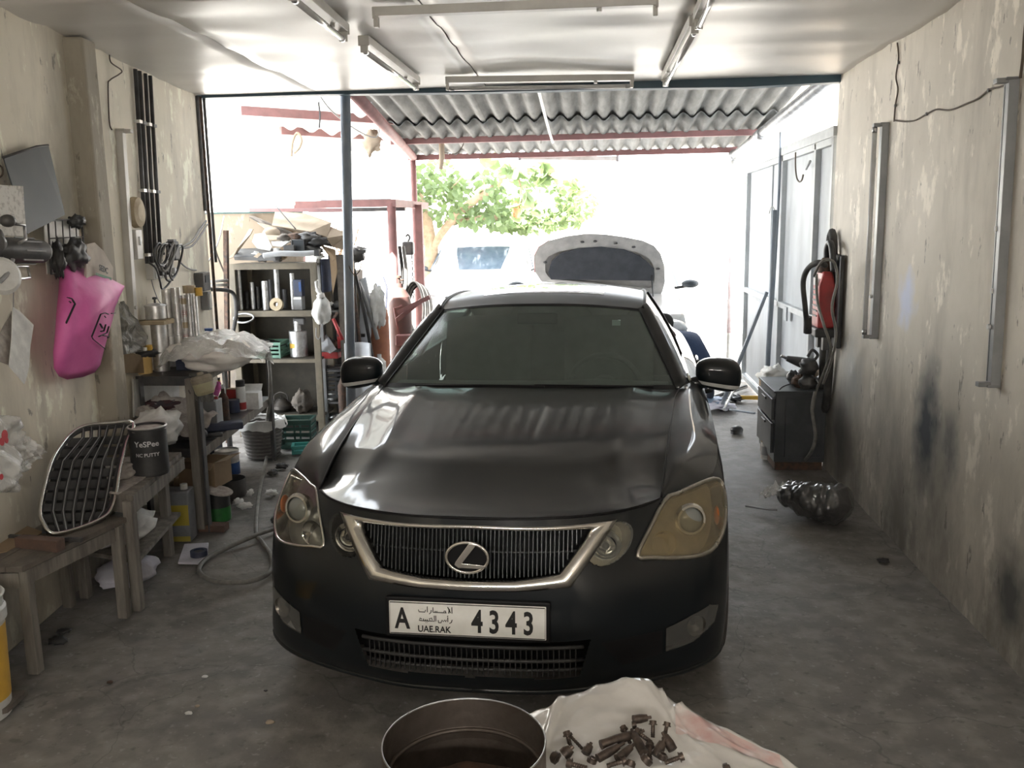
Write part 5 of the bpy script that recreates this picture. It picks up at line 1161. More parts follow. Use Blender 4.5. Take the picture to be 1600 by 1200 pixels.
obj('body', G().box((0, 0, .15), (.155, .12, .30)), mat('oil_grey', (.22, .23, .25), .5, col2=(.14, .14, .15), scale=8), t, bevel=.008); obj('label_panel', G().box((0, -.061, .16), (.150, .002, .12)), mat('label_yellow', (.38, .30, .04), .55), t); obj('label_panel', G().box((0, -.061, .02), (.150, .002, .03)), mat('label_yellow2', (.33, .27, .05), .55), t)
obj('spout', G().lathe([(.022, .30), (.02, .33), (0, .332)], 14, c=(.04, 0, 0)), MT['whitep'], t)
def cartonbox(lbl, base, d, m, rz=0, flaps=True, name='carton'):
    t = thing(name, lbl, 'box', base, rz); x, y, z = d; g = G()
    for s in (-1, 1): g.box((s*x/2, 0, z/2), (.005, y, z)); g.box((0, s*y/2, z/2), (x, .005, z))
    g.box((0, 0, .003), (x, y, .005)); obj('shell', g, m, t)
    if flaps:
        obj('flap', slab_g([(-x/2, -y/2, z), (x/2, -y/2, z), (x*.55, -y*.85, z*.82), (-x*.45, -y*.8, z*.85)], .004), m, t)
        obj('flap', slab_g([(x/2, -y/2, z), (x/2, y/2, z), (x*.8, y*.5, z*1.12), (x*.82, -y*.45, z*1.1)], .004), m, t)
    return t
cartonbox('brown carton under the rack, lower one', at(292, 800, Z=0)+Vector((0, .18, 0)), (.22, .2, .20), MT['card'], .1)
cartonbox('brown carton under the rack, resting on the lower one', at(300, 770, Z=.21)+Vector((0, .2, 0)), (.24, .2, .16), MT['card'], -.1)
# cloth with a black lid on the floor
c = at(303, 866, Z=0); tag(obj('floor_cloth', slab_g([at(x, y, Z=.012) for x, y in ((288, 851), (326, 849), (324, 868), (310, 881), (278, 880))], .012), MT['cloth'], bevel=.003), 'pale violet cloth spread on the floor by the hose loop', 'cloth')
b = at(311, 868, Z=.02); t = thing('round_cap', 'round black cap on the pale violet cloth', 'cap', b); obj('ring', G().lathe([(.03, .0), (.045, .0), (.045, .03), (.03, .03), (.03, 0)], 20), MT['navy'], t); obj('disc', G().lathe([(0, .018), (.036, .018), (.036, .024), (0, .024)], 20), MT['black'], t)  # round cap lying loose on the cloth
# hose
hp = [(398, 590, .80), (403, 640, .50), (412, 700, .12)]
P = [rk(6.5, .40)+Vector((0, 0, .80)), rk(6.4, .42)+Vector((0, 0, .55)), at(413, 690, Z=.10), at(417, 712, Z=.02), at(405, 770, Z=.014), at(400, 828, Z=.014), at(410, 848, Z=.014), at(424, 870, Z=.014), at(420, 895, Z=.014), at(385, 909, Z=.014), at(335, 908, Z=.014), at(311, 893, Z=.014), at(322, 874, Z=.014), at(355, 856, Z=.014), at(400, 836, Z=.03), at(432, 825, Z=.014), at(470, 812, Z=.014)]
cable('air_hose', 'long grey air hose looped on the floor beside the sedan', 'hose', P, .013, MT['greyhose'], 8)
# wicker basket with liner
b = at(412, 712, Z=0); t = thing('waste_basket', 'grey woven basket lined with a white bag under the shelf', 'basket', b)
g = G(); R0_, R1_, HB = .125, .165, .29
obj('wall', G().lathe([(0, 0), (R0_, 0), (R1_, HB)], 28), mat('basket_grey', (.15, .14, .13), .8, col2=(.10, .095, .09), scale=12), t)
for k in range(10): z = HB*(k+.5)/10; r = R0_+(R1_-R0_)*z/HB+.003; obj('weave_ring', G().tube([((r+.002*(-1)**j)*cos(2*pi*j/40), (r+.002*(-1)**j)*sin(2*pi*j/40), z) for j in range(40)], .006, 5, closed=True), MT['greyhose'], t)
obj('rim', G().tube([((R1_+.004)*cos(2*pi*j/32), (R1_+.004)*sin(2*pi*j/32), HB) for j in range(32)], .011, 6, closed=True), MT['greyhose'], t)
obj('liner', G().grid(lambda u, v: Vector(((R1_-.01+.045*v+.02*noise.noise(Vector((u*9, v*3, 1))))*cos(2*pi*u), (R1_-.01+.045*v)*sin(2*pi*u), HB-.02+.05*sin(pi*v)-.03*v+.03*noise.noise(Vector((cos(2*pi*u)*3, sin(2*pi*u)*3, v*2))))), 40, 6), MT['whitep'], t)
def crate(lbl, base, d, m, rz=0, name='crate', slats=5, cat='crate'):
    t = thing(name, lbl, cat, base, rz); x, y, z = d
    for k in range(slats):
        zz = z*(k+.5)/slats; h = z/slats*.55
        for s in (-1, 1): obj('slat', G().box((0, s*y/2, zz), (x, .008, h)), m, t); obj('slat', G().box((s*x/2, 0, zz), (.008, y, h)), m, t)
    for s in (-1, 1):
        for q in (-1, 0, 1): obj('upright', G().box((q*x/2*.98, s*y/2*.99, z/2), (.014, .012, z)), m, t)
    obj('base', G().box((0, 0, .006), (x, y, .01)), m, t); obj('rim', G().box((0, -y/2, z-.008), (x+.02, .02, .016)).box((0, y/2, z-.008), (x+.02, .02, .016)).box((-x/2, 0, z-.008), (.02, y, .016)).box((x/2, 0, z-.008), (.02, y, .016)), m, t)
    return t
crate('dark green crate on the floor at the foot of the shelf', at(460, 702, Z=0)+Vector((0, .1, 0)), (.26, .2, .24), MT['green'], .1)
crate('small teal crate on the floor against the shelf foot', at(480, 704, Z=0)+Vector((0, -.06, 0)), (.18, .12, .07), mat('teal', (.06, .30, .27), .5), .25, slats=2)
rnd = random.Random(9)
for k, (x, y) in enumerate(((382, 790), (440, 728), (424, 770), (426, 738), (372, 784), (430, 812), (391, 770))):
    c = at(x, y, Z=.02); tag(obj('crumpled_paper', crumple((0, 0, 0), (.05-.005*k, .035, .02), k+3, .6, 16, 10), MT['paper'] if k % 2 == 0 else MT['black'], loc=c), ['crumpled white paper on the floor right of the green paint tin', 'crumpled white paper on the floor below the teal crate', 'small paper scrap on the floor by the hose', 'dark scrap beside the white paper below the crate', 'pale scrap by the crumpled paper near the green tin', 'dark rag on the floor against the hose and sedan', 'tiny scrap near the dusty dark tin'][k], 'paper' if k not in (3, 5) else 'rag')

# ------------------------------------------------------------------ tan shelf unit
YS = 7.30
x0 = at(358, 408, Y=YS).x; x1 = at(493, 408, Y=YS).x; DS = .36
zt = at(430, 412, Y=YS).z; LV = [.06, at(430, 648, Y=YS).z, at(430, 560, Y=YS).z, at(430, 486, Y=YS).z, zt]
m_shelf = mat('shelf_tan', (.15, .125, .085), .6, col2=(.10, .085, .06), scale=8)
m_shelfd = mat('shelf_board_dark', (.07, .06, .045), .8, col2=(.045, .04, .03), scale=8)
t = thing('shelf_unit', 'tan framed shelf unit stacked with tins at the back left', 'shelf', (0, 0, 0))
for x in (x0+.02, x1-.02):
    for y in (YS, YS+DS): obj('post', G().box((x, y, zt/2), (.055, .03, zt)), m_shelf, t, bevel=.003)
for z in LV: obj('shelf_board', G().box(((x0+x1)/2, YS+DS/2, z-.012), (x1-x0-.03, DS, .02)), m_shelfd, t)
for z in LV[1:]: obj('rail', G().box(((x0+x1)/2, YS-.004, z-.022), (x1-x0, .02, .05 if z != LV[2] else .03)), m_shelf, t, bevel=.002)
obj('back_panel', G().box(((x0+x1)/2, YS+DS+.02, zt/2), (x1-x0, .01, zt)), m_shelfd, t)
obj('side_panel', G().box((x0+.005, YS+DS/2, zt/2), (.008, DS, zt)), m_shelfd, t)
Z3, Z2, Z1 = LV[3], LV[2], LV[1]
GS = 'small tins on the upper shelf'
for px, n, w, h, dy, lb in ((369, 4, 6.5, 16, .07, 'far left slim tin on the upper shelf'), (376.5, 4, 6.5, 16, .09, 'second left slim tin on the upper shelf'), (387, 2, 7, 14, .25, 'dim tin in the back row at left'), (396, 3, 7, 14, .2, 'steel tin left of the shelf middle'), (404, 2, 7, 17, .26, 'dim tin near the shelf middle'), (416, 3, 10, 15, .12, 'wide bright tin at the shelf middle'), (425, 3, 7, 15, .25, 'dim tin right of the shelf middle'), (435, 5, 8, 13, .14, 'bright tin in the tallest stack right of the middle'), (446, 2, 8, 15, .27, 'dim tin before the shelf back at right'), (459, 4, 7, 14, .16, 'steel tin beside the dark blue box')):
    stack(px, 484, Z3, w, n, h, lb, GS, Y=YS+dy, m=MT['tin'] if dy < .22 else MT['darkmetal'])  # tins set deep take darker metal, the shelf's shade put into their colour
t = thing('box', 'dark blue box standing on two tins on the upper shelf', 'box', Vector((at(468, 458, Y=YS+.12).x, YS+.12, Z3+.115))); obj('body', G().box((0, 0, .07), (.07, .08, .14)), MT['navy'], t, bevel=.003); obj('label_panel', G().box((.02, -.041, .08), (.02, .002, .08)), MT['blue'], t)
t = thing('box', 'grey carton under the dark blue box', 'box', Vector((at(468, 482, Y=YS+.12).x, YS+.12, Z3))); obj('body', G().box((0, 0, .056), (.075, .09, .112)), MT['greymetal'], t, bevel=.003); obj('flap', G().box((0, -.046, .10), (.07, .002, .02)), MT['paper'], t)
c = Vector((at(432, 470, Y=YS).x, YS+.0, Z3+.055)); t = thing('tape_roll', 'masking tape roll standing at the edge of the upper shelf', 'tape', c); Mx = Matrix.Rotation(radians(78), 3, 'X')
obj('roll', G().lathe([(.02, -.02), (.055, -.02), (.055, .02), (.02, .02), (.02, -.02)], 24, M=Mx), MT['cream'], t); obj('core', G().lathe([(.018, -.021), (.021, -.021), (.021, .021), (.018, .021)], 20, M=Mx), MT['card'], t)
bb = Vector((at(412, 556, Y=YS+.1).x, YS+.13, Z2)); crate('pale green plastic basket on the middle shelf', bb, (.36, .24, .135), mat('pale_green', (.13, .28, .20), .5, col2=(.08, .18, .13), scale=8), 0, 'plastic_basket', 4, 'basket')
tag(obj('basket_filling', crumple((0, 0, 0), (.16, .10, .04), 9, .5), MT['black'], loc=bb+Vector((0, 0, .10))), 'dark odds and ends filling the pale green basket', 'contents')
b = Vector((at(465, 556, Y=YS+.1).x, YS+.14, Z2)); t = thing('steel_canister', 'tall steel canister with a yellow label on the middle shelf', 'canister', b); r = .075
obj('body', G().lathe([(0, 0), (r, 0), (r, .215), (r*.95, .22), (0, .22)], 28), MT['tin'], t); obj('label_band', G().grid(lambda u, v: Vector(((r+.001)*sin(-.9+.8*u), -(r+.001)*cos(-.9+.8*u), .075+.04*v)), 8, 1), MT['yellow'], t); l = obj('neck', G().lathe([(.03, .22), (.03, .30), (0, .30)], 18), MT['tin'], t); obj('knob', G().box((.02, 0, .30), (.10, .05, .06)), MT['darkmetal'], l, bevel=.01)
# kettle and bag on the low shelf
b = Vector((at(438, 640, Y=YS+.1).x, YS+.14, Z1)); t = thing('kettle', 'dark soot-stained kettle on the lowest shelf', 'kettle', b); km = mat('sooty', (.10, .09, .08), .45, .6, col2=(.05, .045, .04), scale=10)
obj('body', G().lathe([(0, 0), (.06, 0), (.085, .03), (.085, .055), (.05, .10), (0, .10)], 24), km, t); l = obj('lid', G().lathe([(.048, .10), (.03, .118), (0, .12)], 20), km, t); obj('knob', G().lathe([(.006, .12), (.012, .135), (0, .14)], 12), km, l)
obj('spout', G().tube(cr([(-.07, 0, .04), (-.11, 0, .06), (-.13, 0, .10)]), [.016]*6+[.014]*6+[.010], 8), km, t); obj('handle', G().tube(cr([(.06, 0, .09), (.05, 0, .15), (-.01, 0, .17), (-.06, 0, .14), (-.06, 0, .09)]), .006, 6), km, t)
tag(obj('sack', crumple((0, 0, 0), (.08, .09, .10), 12, .4), MT['woodtop'], loc=Vector((at(472, 636, Y=YS+.1).x, YS+.12, Z1+.09))), 'brown crumpled sack right of the kettle', 'sack')
tag(obj('metal_ring', G().tube([(.085*cos(a), .03*sin(a), .035*sin(a)) for a in [2*pi*k/28 for k in range(28)]], .008, 8, closed=True), MT['steel'], loc=at(381, 497, Y=YS-.06)), 'pale ring hanging at the left post of the shelf', 'ring')
# ------------------------------------------------------------------ junk on top of the shelf
Yj = 7.35
slab('cardboard_flap', 'large pale carton lying open on top of the shelf heap', 'cardboard', [(430, 330, 7.7), (478, 334, 7.6), (518, 348, 7.5), (512, 371, 7.4), (484, 362, 7.35), (425, 352, 7.5)], .006, MT['cardl'])
slab('cardboard_flap', 'folded cardboard end at the right of the shelf heap, behind the post', 'cardboard', [(516, 354, 7.5), (545, 366, 7.5), (536, 390, 7.45), (520, 386, 7.4), (510, 372, 7.35)], .006, MT['cardl'])
slab('cardboard_flap', 'brown cardboard strip slanting down to the right shelf corner', 'cardboard', [(484, 362, 7.3), (494, 370, 7.3), (524, 404, 7.25), (520, 408, 7.25)], .006, MT['card'])
slab('cardboard_flap', 'dark opening side of the carton heap at right', 'cardboard', [(484, 363, 7.36), (510, 370, 7.42), (521, 386, 7.42), (500, 382, 7.36)], .006, MT['black'])
slab('cardboard_flap', 'cardboard side panel hanging down right of the shelf', 'cardboard', [(505, 384, 7.3), (524, 390, 7.3), (527, 425, 7.3), (520, 460, 7.3), (515, 400, 7.3)], .006, MT['card'])
slab('board', 'long brown board slanting across the shelf heap from the wall', 'board', [(382, 336, 7.8), (398, 338, 7.7), (455, 362, 7.45), (470, 372, 7.4), (440, 368, 7.45)], .012, MT['woodtop'])
slab('board', 'pale splintered board just under the long brown board', 'board', [(402, 348, 7.6), (420, 352, 7.6), (470, 362, 7.5), (468, 366, 7.5), (415, 358, 7.55)], .01, MT['cardl'])
slab('board', 'curved pale cardboard edge at the left of the shelf heap', 'board', [(356, 405, 7.3), (365, 402, 7.3), (392, 366, 7.35), (396, 358, 7.4), (390, 358, 7.4), (372, 388, 7.3)], .012, MT['cardl'])
slab('plastic_sheet', 'bright white plastic sheet in the sun on the shelf heap', 'panel', [(398, 366, 7.30), (414, 364, 7.32), (425, 385, 7.25), (422, 392, 7.25), (402, 388, 7.25), (394, 378, 7.28)], .008, MT['white'])
tag(obj('white_ball_cover', crumple((0, 0, 0), (.08, .06, .055), 2, .15), MT['cardl'], loc=at(424, 366, Y=7.42)), 'pale rounded cover on the shelf heap behind the white panel', 'cover')
slab('tray', 'pale shallow tray edge in the middle of the shelf heap', 'tray', [(416, 368, 7.3), (460, 369, 7.3), (458, 376, 7.25), (420, 375, 7.25)], .01, MT['cardl'])
slab('board', 'white wavy strip under the pale tray', 'board', [(424, 378, 7.25), (455, 376, 7.25), (440, 386, 7.22), (426, 384, 7.22)], .008, MT['whitep'])
t = thing('flat_box', 'flat dark box lying across the shelf top at left', 'box', at(395, 400, Y=7.25)); obj('body', local(slab_g([at(366, 404, Y=7.25), at(376, 391, Y=7.4), at(424, 389, Y=7.4), at(440, 398, Y=7.2), at(430, 405, Y=7.2)], .03), at(395, 400, Y=7.25)), MT['black'], t); obj('label_panel', local(slab_g([at(396, 401, Y=7.17), at(404, 395, Y=7.17), at(409, 397, Y=7.17), at(402, 403, Y=7.17)], .004), at(395, 400, Y=7.25)), MT['cardl'], t)
t = thing('radio_case', 'small grey framed box standing on the shelf heap', 'box', at(469, 394, Y=7.25)); obj('case', G().box((0, 0, .05), (.10, .08, .10)), MT['slate'], t, bevel=.004); obj('frame', G().tube([(-.05, -.042, .0), (.05, -.042, .0), (.05, -.042, .10), (-.05, -.042, .10)], .005, 5, closed=True), MT['darkmetal'], t)
tag(obj('grey_box', G().box((0, 0, .03), (.09, .08, .06)), MT['darkmetal'], loc=at(454, 395, Y=7.2), bevel=.004), 'low dark box left of the grey framed box', 'box')
t = thing('bumper_strip', 'grey moulded bar lying along the front of the shelf top', 'bar', at(460, 398, Y=7.15)); p0 = at(412, 400, Y=7.15)-t.location; p1 = at(496, 395, Y=7.15)-t.location
obj('bar', G().tube(cr([p0, p0.lerp(p1, .3)+Vector((0, 0, .012)), p0.lerp(p1, .7), p1]), .024, 10), MT['greymetal'], t); obj('end_lug', G().box(p1, (.04, .05, .05)), MT['black'], t)
rnd = random.Random(3)
jk = [(410, 402, 'black', .05), (432, 404, 'darkmetal', .04), (404, 398, 'paper', .04), (470, 380, 'conduit', .06), (488, 390, 'conduit', .06), (480, 372, 'darkmetal', .07), (450, 388, 'card', .04), (446, 372, 'woodtop', .05), (436, 392, 'whitep', .035), (499, 400, 'whitep', .03), (464, 370, 'rust', .05), (440, 402, 'card', .03), (496, 378, 'black', .06)]
jl = ['black rag at the left shelf-top front', 'dark metal scrap at the shelf-top front edge', 'crumpled pale paper at the left of the shelf top', 'dark twisted scrap below the big carton', 'dark scrap right of the grey framed box', 'dark metal part against the carton heap', 'brown scrap left of the low dark box', 'brown wooden chunk over the pale tray', 'small white piece in front of the wavy strip', 'white scrap at the right end of the shelf top', 'rusty part high on the shelf heap', 'small brown scrap on the shelf-top edge', 'black part under the slanting cardboard strip']
for (x, y, m, r), lb in zip(jk, jl): tag(obj('scrap', crumple((0, 0, 0), (r*1.4, r, r*.7), rnd.random()*50, .6, 14, 10), MT[m], loc=at(x, y, Y=7.28)), lb, 'scrap')
cable('thin_rod', 'thin dark rod sticking up out of the shelf heap', 'rod', [at(462, 358, Y=7.3), at(421, 310, Y=7.5)], .005, MT['conduit'])
tag(obj('square_bar', G().bar(at(391, 328, Y=7.6), at(546, 328, Y=7.3), .03, .03), MT['redsteel']), 'dark red bar lying level above the shelf heap', 'bar')
tag(obj('brown_pole', G().bar(at(353, 360, Y=7.15), at(357, 700, Y=7.15), .045, .03), MT['rust']), 'brown upright pole left of the shelf unit', 'pole')
cable('rubber_hose', 'dark hose curving down left of the shelf unit', 'hose', [at(312, 452, Y=6.5), at(330, 452, Y=6.6), at(355, 454, Y=6.9), at(366, 462, Y=7.0), at(369, 490, Y=7.0), at(362, 530, Y=7.0), at(357, 560, Y=7.0)], .016, MT['rubber'], 8)
for k in range(3):
    a = at(330, 440+6*k, Y=7.0); tag(obj('bundle_rod', G().tube([a, at(356, 438+7*k, Y=7.1)], .012, 8), MT['greyhose']), ['uppermost', 'middle', 'lowest'][k]+' grey rod of the three beside the shelf unit', 'rod', 'rods beside the shelf unit')
# ------------------------------------------------------------------ second narrow rack right of the shelf
Yr = 7.45; xa = at(499, 430, Y=Yr).x; xb = at(533, 430, Y=Yr).x
t = thing('narrow_rack', 'narrow cluttered rack between the tan shelf and the steel post', 'rack', (0, 0, 0))
zt2 = at(515, 400, Y=Yr).z
for x, y, m in ((xa, Yr, 'steel'), (xb, Yr, 'woodtop'), (xa, Yr+.35, 'darkmetal'), (xb, Yr+.35, 'darkmetal')): obj('post', G().box((x, y, zt2/2), (.025 if m != 'woodtop' else .06, .03, zt2)), MT[m], t)
zr = [at(515, y, Y=Yr).z for y in (660, 628, 578, 546, 485)]
for z in zr: obj('shelf_board', G().box(((xa+xb)/2, Yr+.17, z-.01), (xb-xa, .34, .015)), MT['darkmetal'], t)
obj('back_panel', G().box(((xa+xb)/2, Yr+.36, zt2/2), (xb-xa+.05, .01, zt2)), MT['black'], t)
slab('perforated_sheet', 'dark perforated panel standing at the top of the narrow rack', 'panel', [(494, 405, 7.5), (517, 404, 7.5), (518, 455, 7.5), (498, 458, 7.5)], .015, MT['navy'])
def mid(px, z): return Vector((at(px, 500, Y=Yr).x, Yr+.12, z))
rn = random.Random(12)
sp = [(508, zr[4], 'paper', .05, 'crumpled pale paper at the top of the narrow rack'), (522, zr[4], 'black', .05, 'black scrap at the top of the narrow rack'), (508, zr[3], 'darkmetal', .06, 'dark metal part on the second narrow shelf'), (520, zr[3], 'rust', .05, 'rusty part on the second narrow shelf'), (510, zr[1], 'paper', .06, 'papers fanned out on the low narrow shelf'), (522, zr[1], 'darkmetal', .05, 'dark part on the low narrow shelf'), (509, zr[0], 'steel', .05, 'steel scrap on the bottom narrow shelf'), (523, zr[0], 'black', .06, 'black scrap on the bottom narrow shelf'), (512, zr[0]-.16, 'rubber', .08, 'black rubber roll on the floor of the narrow rack')]
for x, z, m, r, lb in sp: tag(obj('scrap', crumple((0, 0, 0), (r, r, r*.7), rn.random()*40, .55, 14, 10), MT[m], loc=mid(x, z+r*.6)), lb, 'scrap')
t = thing('red_box', 'bright red box on the narrow rack', 'box', mid(527, zr[3]+.0)+Vector((0, -.02, 0))); obj('body', G().box((0, 0, .09), (.05, .1, .18)), MT['red'], t, bevel=.004); obj('stripe', G().box((0, -.051, .12), (.04, .002, .03)), MT['black'], t)
t = thing('red_tray', 'red tray under a sloping grey sheet on the narrow rack', 'tray', mid(513, zr[2]+.10)+Vector((0, -.06, 0))); obj('body', G().box((0, 0, .03), (.15, .16, .06)), MT['red'], t, bevel=.006); obj('lip', G().box((0, 0, .062), (.165, .175, .008)), MT['darkmetal'], t)
slab('grey_sheet', 'sloping grey sheet over the red tray on the narrow rack', 'sheet', [(496, 545, 7.4), (510, 522, 7.5), (526, 546, 7.35), (516, 552, 7.3)], .006, MT['greymetal'])
crate('black plastic crate on the narrow rack', mid(514, zr[1]+.03)+Vector((0, 0, .0)), (.16, .2, .26), MT['black'], .25, slats=7)
t = thing('white_bag', 'knotted white plastic bag hanging on the right of the shelf unit', 'bag', at(503, 485, Y=7.15)); obj('bag_body', crumple((0, 0, 0), (.075, .07, .115), 6, .2), MT['whitep'], t); obj('knot', G().tube(cr([(0, 0, .10), (-.01, 0, .14), (-.03, 0, .18), (-.035, 0, .24)]), [.035]*6+[.02]*6+[.014]*6+[.008], 8), MT['whitep'], t)
cable('hook_loop', 'grey strap looped under the white bag', 'strap', [at(494, 512, Y=7.15), at(494, 525, Y=7.15), at(498, 530, Y=7.15), at(501, 524, Y=7.15), at(501, 510, Y=7.15)], .004, MT['greymetal'])
cable('white_ring', 'small oval ring hanging above the white bag', 'ring', [at(496, 455, Y=7.2), at(494, 445, Y=7.2), at(497, 437, Y=7.2), at(499, 445, Y=7.2), at(497, 455, Y=7.2)], .005, MT['whitep'])
t = thing('cabinet', 'tan cabinet side standing right behind the steel post', 'cabinet', Vector((at(543, 500, Y=7.98).x, 8.03, 0))); zc_ = at(540, 425, Y=7.7).z
obj('body', G().box((0, 0, zc_/2), (.22, .3, zc_)), m_shelf, t, bevel=.004); obj('shelf_gap', G().box((.03, -.151, zc_*.72), (.12, .004, .14)), MT['black'], t); obj('shelf_gap', G().box((.03, -.151, zc_*.5), (.12, .004, .14)), MT['black'], t)
t = thing('caulking_gun', 'dark red caulking gun hanging between the narrow rack and the post', 'tool', at(531, 520, Y=7.3)); obj('barrel', G().tube([(-.05, 0, .12), (.02, 0, -.06)], .016, 8), MT['red'], t); obj('trigger', G().bar((-.05, 0, .12), (-.01, 0, .17), .012, .02), MT['rust'], t)
t = thing('bottle', 'dark bottle standing right of the narrow rack', 'bottle', Vector((at(537, 620, Y=7.2).x, 7.2, .42))); obj('body', G().lathe([(0, -.35), (.045, -.35), (.045, .05), (.015, .12), (.015, .18), (0, .18)], 16), MT['rust'], t); obj('cap', G().lathe([(.017, .17), (.017, .20), (0, .2)], 12), MT['black'], t)
# ------------------------------------------------------------------ red steel gantry, hoist, hoses
Yg = 8.9; t = thing('gantry', 'red oxide steel frame standing outside at left', 'frame', (0, 0, 0))
a = at(478, 318, Y=Yg); b = at(620, 319, Y=Yg); c = at(612, 335, Y=Yg); zt_ = (a.z+b.z)/2
obj('beam', G().bar((a.x-.1, Yg, zt_), (b.x, Yg, zt_), .08, .07), MT['redsteel'], t); obj('beam', G().bar((b.x-.04, Yg, zt_), (b.x+.02, Yg+1.4, zt_+.0), .08, .07), MT['redsteel'], t); obj('beam', G().bar((a.x-.1, Yg+.4, zt_-.05), (b.x, Yg+.4, zt_-.05), .05, .04), MT['darkmetal'], t)
obj('leg', G().tube([(c.x, Yg, 0), (c.x, Yg, zt_)], .045, 12), MT['redsteel'], t); obj('leg', G().box((c.x+.12, Yg+.8, zt_/2), (.07, .07, zt_)), MT['redsteel'], t); obj('leg', G().box((a.x-.08, Yg, zt_/2), (.07, .07, zt_)), MT['redsteel'], t)
slab('roof_sheet', 'thin sheet lying on the red steel frame', 'sheet', [(500, 312, 8.9), (610, 311, 8.9), (622, 316, 9.2), (505, 316, 8.9)], .01, MT['greymetal'])
p = at(638, 388, Y=9.3); t = thing('chain_hoist', 'dark chain hoist hanging beside the red canopy post', 'hoist', p); obj('body', G().box((0, 0, 0), (.12, .10, .14)), MT['darkmetal'], t, bevel=.02); obj('hook', G().tube(cr([(0, 0, .07), (.02, 0, .11), (0, 0, .14), (-.02, 0, .12)]), .01, 6), MT['darkmetal'], t)
for s, L_ in ((-.035, 17), (.035, 15)):
    for k in range(L_): obj('chain_link', G().tube([(.012*cos(q) if k % 2 else 0, 0 if k % 2 else .012*cos(q), .018*sin(q)) for q in [2*pi*j/8 for j in range(8)]], .004, 4, closed=True), MT['darkmetal'], t, loc=(s, 0, -.09-.030*k))
Yh = 8.6
for k in range(5):
    c = at(647+2*k, 480, Y=Yh); r1 = .085+.006*k; P = [(c.x+r1*cos(q), Yh+.015*k+.03*cos(q), c.z+.25*sin(q)-.01*k) for q in [2*pi*j/16 for j in range(16)]]
    o = Vector(P[0]); tag(obj('hose_coil', G().tube([p-o for p in cr(P, 3, True)], .011, 7, closed=True), MT['greyhose'] if k % 2 else MT['rubber'], loc=o), ['outer', 'second', 'third', 'fourth', 'inner'][k]+' loop of the grey hose coils hung by the red post', 'hose', 'hose coils by the red canopy post')
for k, (x, lb) in enumerate(((624, 'long dark hose hanging just right of the red gantry leg'), (630, 'second dark hose hanging by the chain hoist'))): cable('hanging_hose', lb, 'hose', [at(x, 385, Y=9.0), at(x+5, 430, Y=8.95), at(x+2, 470, Y=8.9), at(x+9, 520, Y=8.9), at(x+3, 560, Y=8.9)], .018, MT['rubber'] if k == 0 else MT['greyhose'], 7)
for k, (p_, q_, lb) in enumerate((((622, 488, 8.3), (672, 464, 8.3), 'red steel bar slanting behind the sedan roof corner'), ((620, 500, 8.35), (660, 468, 8.4), 'second red steel bar slanting under the first'))): tag(obj('red_bar', G().bar(at(*p_[:2], Y=p_[2]), at(*q_[:2], Y=q_[2]), .05, .04), MT['redsteel']), lb, 'bar')
t = thing('trolley', 'red trolley frame behind the hose coils', 'trolley', at(634, 530, Y=8.4)); obj('plate', G().box((0, 0, 0), (.16, .2, .10)), MT['redsteel'], t, bevel=.01); obj('handle', G().tube([(-.06, 0, .05), (-.10, 0, .30), (-.02, 0, .32)], .014, 6), MT['redsteel'], t)
# gas cylinders
def cylinder(lb, base, r, h, m):
    t = thing('gas_cylinder', lb, 'cylinder', base, 0, 'gas cylinders'); obj('body', G().lathe([(0, 0), (r, 0), (r, h*.84), (r*.9, h*.90), (r*.55, h*.95), (r*.3, h*.97), (r*.3, h), (0, h)], 22), m, t)
    v = obj('valve', G().lathe([(.014, h), (.014, h+.05), (.025, h+.055), (.025, h+.075), (0, h+.08)], 12), MT['rust'], t); obj('valve_outlet', G().tube([(0, 0, h+.03), (.05, 0, h+.035)], .009, 6), MT['rust'], v)
xg = at(590, 500, Y=8.15).x; h1 = at(590, 462, Y=8.15).z
m_cylo = mat('orange_brown_paint', (.42, .17, .09), .5, col2=(.30, .12, .07), scale=7)
cylinder('orange-brown gas cylinder in the sun left of the red frame leg', (xg, 8.15, -.02), .105, h1, m_cylo)
cylinder('dark brown gas cylinder behind the orange-brown one', (xg+.14, 8.5, -.02), .11, at(608, 440, Y=8.5).z, mat('brown_paint', (.16, .08, .07), .5, col2=(.12, .07, .06), scale=7))
tag(obj('white_rag', crumple((0, 0, 0), (.07, .06, .18), 6, .5), MT['white'], loc=at(590, 480, Y=8.0)), 'white rag draped on the orange-brown gas cylinder', 'cloth')
tag(obj('white_bottle', G().lathe([(0, 0), (.06, 0), (.06, .16), (.02, .20), (.02, .23), (0, .23)], 16), MT['whitep'], loc=at(594, 592, Y=8.0)), 'white jug at the foot of the gas cylinders behind the mirror', 'bottle')
# car door shells leaning
def doorshell(lb, P, m, Y):
    P = [at(x, y, Y=Y+.0015*(500-y)) for x, y in P]; o = sum(P, Vector())/len(P)
    t = thing('car_door_shell', lb, 'car part', o); obj('skin', local(slab_g(P, .03), o), m, t, bevel=.008); return t, o
t, o = doorshell('pale blue-white car door shell leaning behind the post', [(549, 470), (558, 440), (572, 432), (580, 470), (580, 520), (574, 570), (556, 590), (549, 560)], mat('pale_door', (.62, .66, .72), .35, col2=(.5, .53, .58), scale=5), 8.0)
obj('door_handle', G().box(at(566, 524, Y=7.93)-o, (.05, .03, .03)), MT['black'], t, bevel=.004)
t, o = doorshell('black car door frame leaning against the gas cylinders', [(588, 437), (600, 432), (606, 450), (604, 490), (590, 505), (582, 480)], MT['navy'], 8.6)
obj('trim_strip', G().bar(at(588, 470, Y=8.52)-o, at(603, 466, Y=8.52)-o, .02, .02), MT['greymetal'], t)
